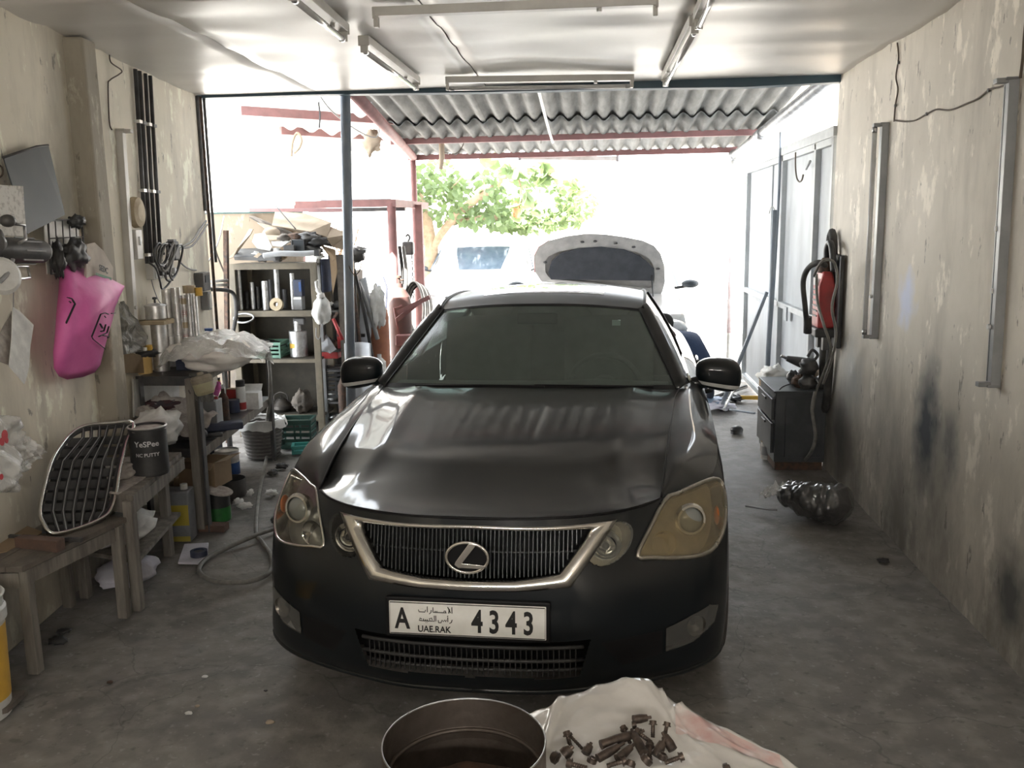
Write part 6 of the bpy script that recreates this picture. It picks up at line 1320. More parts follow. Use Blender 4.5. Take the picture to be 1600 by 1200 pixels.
for k, (a_, b_, r_, m, lb) in enumerate((((549, 428, 7.6), (568, 600, 7.5), .012, 'rust', 'long thin brown rod leaning behind the post'), ((553, 420, 7.7), (582, 560, 7.9), .016, 'black', 'black strip leaning right of the brown rod'), ((550, 405, 7.6), (548, 450, 7.6), .012, 'yellow', 'yellow strip hanging behind the post'), ((560, 440, 7.9), (590, 530, 8.0), .02, 'greymetal', 'grey window channel leaning on the pale door shell'))): cable('leaning_rod', lb, 'rod', [at(a_[0], a_[1], Y=a_[2]), at((a_[0]+b_[0])/2+2, (a_[1]+b_[1])/2, Y=(a_[2]+b_[2])/2), at(b_[0], b_[1], Y=b_[2])], r_, MT[m], 6)
t = thing('white_bumper', 'white bumper shell leaning at the foot of the steel post', 'car part', at(560, 610, Y=7.3)); obj('shell', G().grid(lambda u, v: Vector((-.10+.22*u, .08*sin(pi*u), -.5+.9*v+.03*sin(pi*v))), 12, 16), mat('pale_shell', (.55, .57, .6), .4), t, solid=.012); obj('grille_insert', G().box((0, .05, -.1), (.10, .02, .06)), MT['black'], t)
tag(obj('tail_pipe', G().tube([at(541, 385, Y=7.9), at(573, 392, Y=7.9)], [.03, .026], 10), MT['steel']), 'grey pipe end sticking out of the heap right of the post', 'pipe')
tag(obj('dark_bracket', crumple((0, 0, 0), (.08, .05, .07), 13, .6, 14, 10), MT['darkmetal'], loc=at(556, 398, Y=7.9)), 'dark bracket in the heap right of the post', 'bracket')
cable('canopy_wire', 'loose white cable drooping under the left canopy', 'cable', [at(500, 150, Y=7.5), at(520, 175, Y=7.7), at(560, 205, Y=8.2), at(588, 214, Y=8.6), at(592, 190, Y=8.4), at(580, 160, Y=8.0)], .007, MT['wireg'])
cable('canopy_wire', 'wire hanging from the left purlin with a plug', 'cable', [at(497, 155, Y=8.4), at(500, 178, Y=8.4), at(499, 200, Y=8.4)], .009, MT['conduit'])
cable('hose_coil', 'white looped hose hanging in the glare at upper left', 'hose', [at(455, 245, Y=8.8), at(457, 222, Y=8.8), at(464, 208, Y=8.8), at(471, 218, Y=8.8), at(468, 230, Y=8.8), at(459, 240, Y=8.8)], .014, MT['cardl'])
tag(obj('rag', crumple((0, 0, 0), (.09, .05, .11), 3, .6, 14, 10), MT['cardl'], loc=at(580, 222, Y=9.0)), 'brown rag tied at the crossing of the left rafter', 'rag')
t = thing('hanging_lamp', 'pale tube lamp holder hanging from the canopy over the leaves', 'lamp', at(690, 228, Y=9.7)); obj('holder', G().tube([(0, 0, .12), (.0, 0, -.12), (-.02, 0, -.24)], [.028, .03, .022], 10), MT['cardl'], t); obj('wire', G().tube([(0, 0, .12), (0, 0, .32)], .004, 5), MT['wire'], t); obj('cap', G().tube([(0, 0, .08), (0, 0, .14)], .034, 10), MT['greymetal'], t)
cable('canopy_wire', 'thin wire looping from the hanging lamp', 'wire', [at(694, 238, Y=9.7), at(712, 240, Y=9.7), at(724, 225, Y=9.7), at(722, 206, Y=9.7)], .005, MT['wire'])
# ------------------------------------------------------------------ tree
m_bark = mat('bark', (.42, .30, .20), .9, col2=(.28, .2, .13), scale=12, bump=.5)
m_leaf = mat('leaf', (.085, .125, .05), .6, col2=(.14, .19, .09), scale=3)
_nt = m_leaf.node_tree; _pb = _nt.nodes['Principled BSDF']; _tr = _nt.nodes.new('ShaderNodeBsdfTranslucent'); _tr.inputs[0].default_value = (.20, .27, .10, 1); _mx = _nt.nodes.new('ShaderNodeMixShader'); _mx.inputs[0].default_value = .35
_nt.links.new(_pb.outputs[0], _mx.inputs[1]); _nt.links.new(_tr.outputs[0], _mx.inputs[2]); _nt.links.new(_mx.outputs[0], _nt.nodes['Material Output'].inputs[0])
tb = at(672, 440, Y=15.5); t = thing('tree', 'broad-leaved tree with a pale trunk behind the canopy', 'tree', (tb.x, 15.5, 0))
tz = lambda px, py, Y=15.5: at(px, py, Y=Y)-t.location
obj('trunk', G().tube([(0, 0, 0), tz(672, 430), tz(674, 390), tz(668, 350), tz(655, 300)], [.17, .14, .12, .10, .05], 10), m_bark, t)
for P, r in (((674, 395), (690, 365), (720, 330), (760, 300)), .07), (((670, 360), (640, 320), (612, 280)), .05), (((760, 300), (800, 270), (860, 260)), .04), (((700, 350), (760, 340), (840, 345)), .05): obj('branch', G().tube(cr([tz(*p, Y=15.5-.15*i) for i, p in enumerate(P)], 4), r, 7), m_bark, t)
rl = random.Random(5)
def leafg(g, c, L, rr):
    d = Vector((rr.uniform(-1, 1), rr.uniform(-1, 1), rr.uniform(-1.2, .2))).normalized(); s_ = d.cross(Vector((rr.uniform(-1, 1), rr.uniform(-1, 1), rr.uniform(-1, 1)))).normalized(); n_ = d.cross(s_); w = L*.38
    g.add([c, c+d*L*.35+s_*w, c+d*L*.8+s_*w*.6, c+d*L, c+d*L*.8-s_*w*.6, c+d*L*.35-s_*w, c+d*L*.5+n_*L*.08], [(0, 1, 6), (1, 2, 6), (2, 3, 6), (3, 4, 6), (4, 5, 6), (5, 0, 6)])
cl = [(625, 270, 22, 30, 120), (650, 300, 30, 40, 140), (690, 280, 30, 35, 100), (715, 300, 25, 25, 70), (735, 330, 30, 22, 110), (640, 370, 14, 16, 40), (765, 285, 25, 25, 80), (800, 320, 45, 22, 160), (860, 340, 50, 16, 180), (900, 320, 30, 25, 120), (790, 345, 40, 12, 100), (830, 280, 30, 20, 60), (690, 335, 15, 12, 30), (615, 320, 12, 15, 40), (880, 290, 30, 18, 50), (820, 350, 45, 10, 90)]
g = G()
for x, y, rx, ry, n in cl:
    for k in range(int(n*1.5)):
        a = rl.uniform(0, 2*pi); q = sqrt(rl.random()); c = tz(x+rx*q*cos(a), y+ry*q*sin(a), 15.5+rl.uniform(-.8, .8)); leafg(g, c, rl.uniform(.10, .17), rl)
obj('foliage', g, m_leaf, t)['kind'] = 'stuff'
lm = []
for k in range(4):
    g = G(); leafg(g, Vector(), .22, random.Random(20+k)); lm.append(g.mesh('leaf')); lm[-1].materials.append(m_leaf)
TO = t.location.copy()
br = cr([TO+tz(700, 300), at(745, 255, Y=13.2), at(782, 248, Y=12), at(800, 262, Y=12), at(812, 285, Y=12), at(814, 310, Y=12), at(808, 325, Y=12)], 4); tb2 = obj('hanging_branch', local(G().tube(br, .012, 6), TO), m_bark, t); tb2['label'] = 'near branch with large dark leaves'
br2 = cr([at(830, 262, Y=12), at(850, 268, Y=12), at(868, 280, Y=12)], 4); obj('hanging_branch', local(G().tube([at(800, 262, Y=12)]+br2, .01, 6), TO), m_bark, t)
for k in range(46):
    q = rl.choice(br[8:] if k < 28 else br2); l = bpy.data.objects.new('leaf', lm[k % 4]); COL.objects.link(l); l.parent = tb2; l.location = q-TO+Vector((rl.uniform(-.12, .12), rl.uniform(-.1, .1), rl.uniform(-.12, .08))); l.rotation_euler = (rl.uniform(-.5, .5), rl.uniform(-.6, .6), rl.uniform(0, 6)); l.scale = (1, 1, 1)
obj('flower', crumple((0, 0, 0), (.05, .05, .10), 2, .3), mat('orange_flower', (.75, .22, .10), .6), tb2, loc=at(806, 328, Y=12)-TO)
# bare bush behind the steel post
t = thing('dry_bush', 'bare twiggy bush behind the steel post above the carton', 'bush', at(533, 375, Y=10.2))
for k in range(14): P = [Vector((rl.uniform(-.1, .1), rl.uniform(-.1, .1), -.3))]; 
for k in range(16):
    P = [Vector((rl.uniform(-.1, .1), 0, -.25))]
    for j in range(4): P.append(P[-1]+Vector((rl.uniform(-.09, .11), rl.uniform(-.05, .05), rl.uniform(.05, .17))))
    obj('twig', G().tube(P, .006, 5), m_bark, t)
# ------------------------------------------------------------------ parked white vehicles
m_wcar = mat('white_car_paint', (.78, .78, .78), .25, col2=(.70, .70, .70), scale=3, coat=.6)
m_wgl = mat('hazy_windscreen', (.06, .085, .12), .15, col2=(.11, .14, .18), scale=4, coat=.5)
def whitecar(name, lb, cx_, y0, hoodopen, w=1.72, rz=0):
    t = thing(name, lb, 'car', (cx_, y0, 0), rz); h = w/2
    prof = [(0, .30), (-.03, .45), (0, .70), (.08, .84), (.45, .93), (1.05, 1.02), (1.65, 1.42), (2.2, 1.50), (3.2, 1.48), (3.9, 1.15), (4.3, 1.08), (4.4, .6), (4.35, .3)]
    def body(u, v):
        i = u*(len(prof)-1); k = min(int(i), len(prof)-2); f = i-k; y = prof[k][0]*(1-f)+prof[k+1][0]*f; z = prof[k][1]*(1-f)+prof[k+1][1]*f
        s = -1+2*v; a = abs(s); e = math.copysign(min(1, a*1.12), s)
        zz = z if a < .86 else z-(z-.28)*((a-.86)/.14)**.8
        tp = 1-.22*max(0, min(1, (z-1.0)/.4))*(1 if a < .9 else 1)
        x = e*h*tp if a < .86 else math.copysign(h*(tp+(1-tp)*min(1, (a-.86)/.08)), s)
        yy = y+(.22*a**4 if y < .5 else -.2*a**4 if y > 3.9 else .10*a*a)
        return Vector((x, yy, zz))
    obj('body', G().grid(body, 60, 40), m_wcar, t, merge=True)
    def wsf(u, v): s = -1+2*u; return Vector((s*(.70-.10*v)*w/1.72, 1.10+.52*v+.10*s*s, 1.045+.36*v-.02*s*s+.02))
    obj('windscreen', G().grid(wsf, 12, 6), m_wgl, t)
    for s in (-1, 1):
        obj('side_window', slab_g([(s*(h+.005), 1.35, 1.03), (s*(h-.11), 1.85, 1.38), (s*(h-.11), 3.1, 1.38), (s*(h+.005), 3.7, 1.05)], .02), m_wgl, t)
        obj('headlamp', crumple((s*(h-.22), .08, .72), (.20, .10, .09), 2, .1), MT['steel'], t)
        m_ = obj('door_mirror', G().ball((s*(h+.13), 1.35, 1.08), (.10, .06, .05)), MT['slate'], t); obj('mirror_arm', G().tube([(s*h*.95, 1.38, 1.03), (s*(h+.08), 1.36, 1.05)], .02, 6), MT['black'], m_)
        for y in (.85, 3.5): wh = obj('tyre', G().lathe([(.18, -.1), (.30, -.1), (.31, 0), (.30, .1), (.18, .1)], 24, M=Matrix.Rotation(s*pi/2, 3, 'Y'), c=(s*(h-.09), y, .31)), MT['rubber'], t); obj('rim', G().lathe([(0, .08), (.19, .06)], 20, M=Matrix.Rotation(s*pi/2, 3, 'Y'), c=(s*(h-.06), y, .31)), MT['steel'], wh)
    obj('grille', G().box((0, -.005, .66), (.8, .06, .10)), MT['black'], t, bevel=.01)
    for k in range(6): obj('grille_slat', G().box((-.33+.13*k, -.04, .66), (.02, .02, .10)), MT['greymetal'], t)
    obj('intake', G().box((0, -.01, .40), (.9, .06, .12)), MT['black'], t, bevel=.01)
    return t
wc = whitecar('white_car', 'white car parked in the yard with its bonnet raised', 0, 9.55, True); 
hc = at(939, 430, Y=10.0); wc.location = (hc.x+.02, 9.0, 0)
# raised bonnet, outer rim and dark liner
hb = at(935, 447, Y=9.9)-wc.location; ht = at(925, 366, Y=9.55)-wc.location
sc_ = mpp(at(939, 400, Y=9.75))
HP = [(846, 440), (836, 425), (835, 400), (842, 386), (858, 376), (885, 369), (915, 365), (945, 366), (975, 370), (1005, 376), (1022, 384), (1032, 396), (1038, 415), (1039, 440), (1035, 456), (1030, 462)]
def hpt(x, y, off=0): f = (455-y)/90; return at(x, y, Y=9.95-.30*f-off)-wc.location
outer_ = [hpt(x, y) for x, y in HP]; c0_ = hpt(938, 425)
inner_ = [hpt(938+(x-938)*.84, 428+(y-428)*.66, .01) for x, y in HP]
n = len(outer_); g = G(); vs = [p+Vector((0, .03, 0)) for p in outer_]+outer_+inner_+[p+Vector((0, .02, 0)) for p in inner_]; fs = []
for r in range(3):
    for i in range(n): j = (i+1) % n; fs.append((r*n+i, r*n+j, (r+1)*n+j, (r+1)*n+i))
fs.append(tuple(range(n))); g.add(vs, fs)
bo = obj('raised_bonnet', g, mat('bonnet_underside', (.50, .49, .47), .55, col2=(.36, .35, .34), scale=8), wc); bo['label'] = 'raised bonnet seen from underneath'
lin = [(861, 436), (857, 425), (862, 408), (876, 396), (905, 388), (940, 386), (975, 390), (1000, 400), (1012, 410), (1022, 420), (1021, 438)]
obj('bonnet_liner', slab_g([hpt(x, y, .02) for x, y in lin], .02), mat('liner', (.045, .05, .06), .9, col2=(.07, .075, .085), scale=9), bo)
for (x, y) in ((910, 378), (930, 377), (962, 380), (990, 386), (852, 410), (1028, 420)): obj('bonnet_hinge', crumple(hpt(x, y, .02), (.022, .012, .012), x, .3, 10, 8), MT['darkmetal'], bo)
obj('edge_strip', G().tube([hpt(x, y, -.02) for x, y in HP[1:5]], .008, 6), MT['red'], bo)
obj('prop_rod', G().tube([hpt(1022, 462, .0)+Vector((0, -.2, -.3)), hpt(1018, 430, .03)], .007, 6), MT['darkmetal'], wc)
wt_ = whitecar('white_car', 'white car parked further left with a pale blue windscreen', 0, 0, False, 1.75)
c = at(738, 430, Y=13.9); wt_.location = (c.x, 13.7, 0)
slab('blue_strip', 'blue plastic strip beside the raised bonnet at right', 'strip', [(1026, 462, 10), (1036, 462, 10), (1040, 492, 10), (1034, 480, 10)], .01, MT['blue'])
# ------------------------------------------------------------------ person bending over
def skinned(name, pts, edges, rad, m, parent, sub=2):
    me = bpy.data.meshes.new(name); me.from_pydata([tuple(p) for p in pts], edges, []); o = bpy.data.objects.new(name, me); COL.objects.link(o); o.parent = parent; me.materials.append(m)
    sk = o.modifiers.new('k', 'SKIN'); sk.use_smooth_shade = True
    for i, r in enumerate(rad):
        r = r if isinstance(r, tuple) else (r, r); me.skin_vertices[0].data[i].radius = r; me.skin_vertices[0].data[i].use_root = (i == 0)
    o.modifiers.new('u', 'SUBSURF').levels = sub; o.modifiers['u'].render_levels = sub; return o
m_skin = mat('skin', (.20, .11, .07), .55, col2=(.16, .09, .06), scale=9)
m_shirt = mat('navy_shirt', (.035, .06, .13), .85, col2=(.025, .045, .10), scale=6, bump=.3)
m_trs = mat('dark_trousers', (.03, .035, .05), .85)
pb = at(1085, 545, Y=8.75); per = thing('person', 'person in a dark blue shirt bending forward beside the white car', 'person', (pb.x, 8.75, 0), radians(-38))
pz = pb.z
# pelvis, spine, chest, neck; faces left (-x)
P = [(.10, 0, .90), (.04, 0, 1.03), (-.06, 0, 1.15), (-.17, 0, 1.22), (-.25, 0, 1.255), (-.14, -.17, 1.20), (-.18, -.24, .98), (-.34, -.22, .82), (-.14, .17, 1.20), (-.20, .22, .98), (-.36, .18, .82)]
dz = pz+.10-1.22; P = [(x, y, z+dz) for x, y, z in P]
obj_ = skinned('shirt', P, [(0, 1), (1, 2), (2, 3), (3, 4), (3, 5), (5, 6), (6, 7), (3, 8), (8, 9), (9, 10)], [(.15, .12), (.155, .12), (.17, .13), (.15, .12), (.07, .06), (.075, .07), .055, .045, (.075, .07), .055, .045], m_shirt, per)
L = [(.10, 0, .92+dz), (.10, -.10, .84+dz), (.0, -.12, .45), (.10, -.12, .07), (-.10, -.12, .03), (.10, .10, .84+dz), (.02, .13, .45), (.12, .13, .07), (-.08, .13, .03)]
skinned('trousers', L, [(0, 1), (1, 2), (2, 3), (3, 4), (0, 5), (5, 6), (6, 7), (7, 8)], [(.14, .12), .095, .065, .045, .035, .095, .065, .045, .035], m_trs, per)
hd = Vector((-.36, 0, 1.33+dz))
skinned('body', [(-.22, 0, 1.235+dz), (-.29, 0, 1.275+dz), (-.34, 0, 1.31+dz), (-.40, 0, 1.335+dz), (-.43, 0, 1.30+dz)], [(0, 1), (1, 2), (2, 3), (3, 4)], [.05, .052, (.085, .075), (.08, .085), .05], m_skin, per)
obj('hair', G().ball(hd+Vector((.01, 0, .025)), (.098, .085, .095), 18, 12), mat('black_hair', (.012, .011, .010), .8), per)
for s in (-1, 1): obj('ear', G().ball(hd+Vector((-.03, s*.082, -.02)), (.018, .01, .028), 10, 8), m_skin, per)
obj('nose', G().ball(hd+Vector((-.115, 0, -.045)), (.018, .013, .02), 8, 6), m_skin, per)
for s, w in ((-1, (-.34, -.22, .82+dz)), (1, (-.36, .18, .82+dz))):
    w = Vector(w); d = Vector((-.12, 0, -.10)).normalized()
    skinned('hand', [w, w+d*.05, w+d*.10], [(0, 1), (1, 2)], [.030, (.038, .02), (.036, .016)], m_skin, per, 1)
    for k in range(5):
        yk = (-.030+.018*k); L_ = [.05, .07, .075, .07, .055][k]
        b0 = w+d*(.10 if k else .05)+Vector((0, yk if k else s*-.035, 0)); skinned('finger', [b0, b0+d*L_*.5+Vector((-.003, 0, -.004)), b0+d*L_+Vector((-.0, 0, -.02))], [(0, 1), (1, 2)], [.009, .008, .007], m_skin, per, 1)
# ------------------------------------------------------------------ grey metal gate on the right
m_gate = mat('gate_paint', (.50, .53, .55), .6, col2=(.38, .40, .42), scale=3, det=9, bump=.1, stretch=(1, 1, .4))
m_gatef = mat('gate_frame_paint', (.50, .52, .53), .5, 0, col2=(.40, .42, .43), scale=6)
gt = thing('gate', 'tall grey sheet-metal gate folded along the right wall line', 'gate', (XR, 6.52, 0))
yA, yB, yC, zt_g = .05, .55, 3.62, 2.30
yM = 1.75; zM = at(1225, 478, X=XR).z
for y0, y1 in ((yA, yB), (yB, yM), (yM, yC)):
    for z0, z1 in ((.08, zM), (zM, zt_g)): obj('panel', G().box((.03, (y0+y1)/2, (z0+z1)/2), (.006, y1-y0-.03, z1-z0-.03)), m_gate, gt, bevel=.002)
for y in (yA, yB, yM, yC): obj('frame_upright', G().box((.01, y, zt_g/2+.02), (.05, .05, zt_g+.02)), m_gatef, gt, bevel=.003)
for z in (.06, zM, zt_g): obj('frame_rail', G().box((.01, (yA+yC)/2, z), (.05, yC-yA, .05)), m_gatef, gt, bevel=.003)
obj('top_cap', G().box((.01, (yA+yC)/2, zt_g+.06), (.07, yC-yA+.1, .07)), m_gatef, gt, bevel=.003)
obj('stiffener', G().box((.022, yM+.6, 1.2), (.015, .04, 2.2)), m_gate, gt)
obj('hinge_plate', G().box((-.02, yM-.4, zM-.05), (.015, .10, .12)), m_gate, gt, bevel=.004)
obj('latch', G().tube([(-.03, yB+.07, zt_g-.10), (-.03, yB+.20, zt_g-.15), (-.0, yB+.30, zt_g-.12)], .01, 6), m_gatef, gt)
# poles and rods
cable('roof_rod', 'slim dark rod hanging from the right rafter beside the gate', 'rod', [at(1220, 206, X=XR-.03), at(1216, 320, X=XR-.03), at(1208, 460, X=XR-.04), at(1198, 602, X=XR-.04)], .013, MT['bluepost'], 8)
t = thing('upright_pole', 'thicker blue-grey pole standing against the gate beside the slim rod', 'pole', at(1197, 612, X=XR-.09)); t.location.z = 0
tp_ = at(1211, 328, X=XR-.09)-t.location; obj('shaft', G().tube([(0, 0, 0), tp_], .022, 10), MT['bluepost'], t); obj('hook', G().tube(cr([tp_, tp_+Vector((-.03, 0, .03)), tp_+Vector((-.05, 0, -.03))]), .005, 5), MT['white'], t)
cable('hanging_hook', 'curved wire hook hanging in front of the gate', 'hook', [at(1243, 238, X=XR-.1), at(1243, 262, X=XR-.1), at(1245, 278, X=XR-.1), at(1249, 284, X=XR-.1), at(1253, 281, X=XR-.1), at(1255, 273, X=XR-.1)], .006, MT['wire'], 6)
t = thing('leaning_bar', 'dark steel bar leaning against the gate behind the sedan mirror', 'bar', (0, 0, 0)); a = at(1198, 456, X=XR-.06); b = at(1125, 640, Z=.0); obj('shaft', G().bar(a, b, .035, .03), MT['bluepost'], t); obj('foot', G().bar(b, b+Vector((.10, -.02, .01)), .03, .03), MT['darkmetal'], t)
# ------------------------------------------------------------------ red machine on the wall
c = at(1288, 470, X=XR-.10); t = thing('wall_washer', 'red and black pressure unit hung on the right wall end', 'machine', c)
def W(px, py, o=.10): return at(px, py, X=XR-o)-c
def wbox(px0, py0, px1, py1, o0, o1, m, nm, bev=.01):
    a = W(px0, py1, (o0+o1)/2); b = W(px1, py0, (o0+o1)/2); obj(nm, G().box(((a+b)/2), (abs(o1-o0), abs(b.y-a.y), abs(b.z-a.z))), m, t, bevel=bev)
yy = .16
obj('back_plate', G().box((.07, .0, -.0), (.03, .30, .62)), MT['black'], t, bevel=.01)
obj('housing', G().prism([(-.055, -.18), (.055, -.18), (.055, .10), (.03, .20), (-.03, .20), (-.055, .10)], .17, c=(0, -.07, .0)), MT['red'], t, bevel=.012)
obj('motor_cover', G().lathe([(0, .19), (.05, .19), (.045, .26), (.02, .29), (0, .29)], 18, c=(0, .01, -.0)), MT['rust'], t)
obj('handle', G().tube(cr([(.03, -.09, .20), (.02, -.07, .34), (.02, 0, .39), (.02, .07, .34), (.03, .09, .20)]), .022, 8), MT['black'], t)
for k in range(6): obj('vent_slot', G().box((-.058, .02, -.10+.035*k), (.006, .12, .010)), MT['black'], t)
obj('nameplate', G().box((-.058, .02, .13), (.006, .11, .05)), mat('nameplate', (.55, .5, .48), .5), t)
obj('base', G().box((.0, .01, -.21), (.15, .22, .06)), MT['black'], t, bevel=.01)
for y in (-.05, .10): obj('foot', G().bar((0, y, -.22), (.0, y, -.33), .05, .03), MT['darkmetal'], t)
g1_ = G().tube(cr([W(1262, 520, .22), W(1258, 480, .26), W(1255, 440, .28), W(1264, 418, .28), W(1280, 410, .25), W(1290, 415, .2)]), .018, 8); obj('hose', g1_, MT['rubber'], t)
obj('nozzle', G().tube([W(1262, 520, .22), W(1262, 495, .23)], .028, 8), MT['black'], t)
cable('power_cable', 'grey cable looping down in front of the red wall unit', 'cable', [at(1272, 430, X=XR-.27), at(1285, 408, X=XR-.27), at(1303, 410, X=XR-.16), at(1308, 440, X=XR-.14), at(1300, 480, X=XR-.16), at(1306, 520, X=XR-.12), at(1300, 560, X=XR-.14), at(1286, 600, X=XR-.14)], .009, MT['greyhose'], 6)
cable('power_cable', 'second grey cable crossing the red wall unit', 'cable', [at(1276, 428, X=XR-.24), at(1277, 470, X=XR-.24), at(1288, 510, X=XR-.24), at(1298, 545, X=XR-.16), at(1288, 580, X=XR-.15), at(1276, 610, X=XR-.15), at(1270, 640, X=XR-.17)], .009, MT['greyhose'], 6)
cable('power_cable', 'cable running down the front of the black cabinet to the floor', 'cable', [at(1274, 612, X=XR-.19), at(1269, 640, X=XR-.22), at(1274, 680, X=XR-.2), at(1268, 705, X=XR-.22), at(1255, 722, Z=.02)], .012, MT['greyhose'], 6)
# black rubber ring on the wall
c = at(1294, 500, X=XR-.04); P = [(0, .10*cos(q), .62*sin(q)-.02) for q in [2*pi*j/24 for j in range(24)]]
tag(obj('rubber_ring', G().tube(P, .028, 8, closed=True), MT['rubber'], loc=c), 'long black rubber ring hanging behind the red wall unit', 'ring')
# ------------------------------------------------------------------ black cabinet
cb_ = Vector((1.45, 6.62, 0)); x0_, x1_ = 1.27, 1.62; y0_, y1_ = 6.36, 6.95; hz = at(1250, 612, Y=6.4).z
t = thing('black_cabinet', 'black steel drawer cabinet against the right wall end', 'cabinet', (0, 0, 0))
xm, ym = (x0_+x1_)/2, (y0_+y1_)/2
m_cab = mat('cabinet_black', (.04, .045, .05), .45, .2, col2=(.08, .085, .09), scale=4)
obj('body', G().box((xm, ym, .06+(hz-.06)/2), (x1_-x0_, y1_-y0_, hz-.06)), m_cab, t, bevel=.006); obj('top', G().box((xm, ym, hz+.006), (x1_-x0_+.03, y1_-y0_+.03, .014)), m_cab, t, bevel=.003)
for z0, z1, nm in ((.12, .34, 'drawer'), (.36, hz-.05, 'door')):
    d = obj(nm, G().box((x0_-.012, ym, (z0+z1)/2), (.022, y1_-y0_-.05, z1-z0)), m_cab, t, bevel=.004); obj('handle', G().box((x0_-.028, ym, z1-.03), (.012, .14, .018)), MT['darkmetal'], d, bevel=.003)
obj('front_panel', G().box((xm+.02, y0_-.006, .06+(hz-.06)/2), (x1_-x0_-.10, .01, hz-.14)), m_cab, t, bevel=.003)
obj('plinth', G().box((xm, ym, .03), (x1_-x0_-.02, y1_-y0_-.02, .06)), MT['rust'], t)
zt_c = hz+.014
jr = [(1262, 600, 'darkmetal', .06), (1250, 596, 'rust', .05), (1270, 585, 'cardl', .055), (1282, 590, 'steel', .05), (1240, 590, 'conduit', .05), (1264, 572, 'darkmetal', .06), (1276, 600, 'steel', .045), (1256, 584, 'darkmetal', .045)]
jb = ['dark pump part at the front of the cabinet top', 'rusty part left of the pump part on the cabinet', 'beige filter bottle among the parts on the cabinet', 'pale jug against the wall on the cabinet', 'black coiled part at the left of the cabinet top', 'dark bracket standing high in the cabinet heap', 'steel pipe piece at the right front of the cabinet', 'dark small part in the middle of the cabinet heap']
for k, ((x, y, m, r), lb) in enumerate(zip(jr, jb)): p = at(x, y, Y=6.45+.05*(k % 5)); p.z = max(p.z, zt_c+r*.7); tag(obj('machine_part', crumple((0, 0, 0), (r, r, r*1.0), k*7+1, .5, 16, 12), MT[m], loc=p), lb, 'machine part')
t = thing('grinder', 'dark hand tool lying on top of the parts on the cabinet', 'power tool', at(1255, 566, Y=6.6)); obj('body', G().tube([(-.12, 0, .03), (-.02, 0, 0), (.06, 0, -.01)], [.02, .04, .035], 10), MT['darkmetal'], t); obj('blade', G().tube([(-.16, 0, .05), (-.12, 0, .03)], .012, 6), MT['steel'], t); obj('trigger', G().tube(cr([(.06, 0, 0), (.10, 0, .05), (.06, 0, .09), (.03, 0, .04)]), .012, 6), MT['black'], t)
cable('thin_cable', 'thin black cable drooping from the cabinet top', 'cable', [at(1234, 600, Y=6.4), at(1222, 605, Y=6.4), at(1214, 615, Y=6.4), at(1209, 622, Y=6.4)], .005, MT['black'])
cable('thin_cable', 'thin black cable against the wall right of the cabinet top', 'cable', [at(1283, 616, Y=6.45), at(1292, 614, Y=6.42), at(1299, 607, Y=6.4)], .004, MT['black'])
# small stand with a carton of white fluff
zq = at(1215, 586, Y=7.3).z-.16; t = thing('small_stand', 'small pipe stand under the carton beside the gate', 'stand', (0, 0, 0))
xs0 = at(1196, 600, Y=7.3).x; xs1 = at(1234, 600, Y=7.3).x
for x in (xs0+.02, xs1-.03):
    for y in (7.3, 7.6): obj('leg', G().tube([(x, y, 0), (x, y, zq)], .014, 8), MT['bluepost'], t)
obj('top', G().box(((xs0+xs1)/2, 7.45, zq), (xs1-xs0, .36, .015)), MT['woodtop'], t)
zb_ = zq+.0085; cx2 = (xs0+xs1)/2
t = cartonbox('open brown carton on the small stand beside the gate', (cx2, 7.42, zb_), (xs1-xs0, .30, .12), MT['card'], 0, False); obj('label_panel', G().box((.03, -.1535, .06), (.08, .002, .07)), MT['paper'], t)
tag(obj('white_fluff', crumple((0, 0, 0), (.11, .13, .08), 8, .5), MT['white'], loc=(cx2-.0, 7.42, zb_+.125)), 'white wadding piled in the open brown carton', 'wadding')
# white can, black cup, floor litter
t = cyl_can('white_can', 'dented white can with a lid on the floor by the cabinet', 'can', at(1200, 716, Z=0), .055, .13, m=MT['whitep'], band=mat('grey_print', (.3, .3, .31), .6), lid=MT['cardl'])
tag(obj('black_knob', G().ball((0, 0, .02), (.02, .02, .02), 10, 8), MT['black'], loc=at(1193, 688, Z=0)+Vector((0, .05, 0))), 'small black knob on the floor behind the white can', 'knob')  # small knob lying loose
tag(obj('black_cup', G().ball((0, 0, .03), (.055, .05, .035), 16, 10).lathe([(.02, .0), (.052, .0), (.05, .03)], 16), MT['black'], loc=at(1151, 677, Z=0)), 'black rounded cap lying on the floor right of the sedan', 'cap')
# film wrapped bundle on the floor
a = at(1215, 772, Z=.10); b = at(1330, 790, Z=.12); c = (a+b)/2; d = (b-a); ln_ = d.length/2; ang = atan2(d.y, d.x)
t = thing('wrapped_bundle', 'long dark bundle wrapped in shiny clear film on the floor by the wall', 'bundle', c, ang)
def bd(k, sd, am):
    def fn(u, v):
        x = -1+2*u; a_ = 2*pi*v; r = (1-abs(x)**3)**.5*(.108+.034*x)*k; r = max(r, .004)
        q = 1+am*noise.noise(Vector((x*3, cos(a_)*1.5, sin(a_)*1.5+sd)))+am*.6*noise.noise(Vector((x*9, cos(a_)*4, sin(a_)*4+sd)))
        return Vector((x*ln_*1.02, r*q*cos(a_)*1.15, r*q*sin(a_)+.0))
    return fn
m_wrap = mat('dark_film_wrap', (.035, .034, .034), .3, col2=(.13, .125, .12), scale=5, coat=1, coatr=.06, bump=1.0, bscale=13, lo=.45, hi=.75)
obj('wrapped_body', G().grid(bd(1.02, 5, .22), 110, 64), m_wrap, t)
obj('loose_end', sheetxyz((-ln_-.10, -.05, -.04), (.16, .0, .06), (.01, .10, .05), (0, 0, 1), .05, 3, 4), m_film, t)
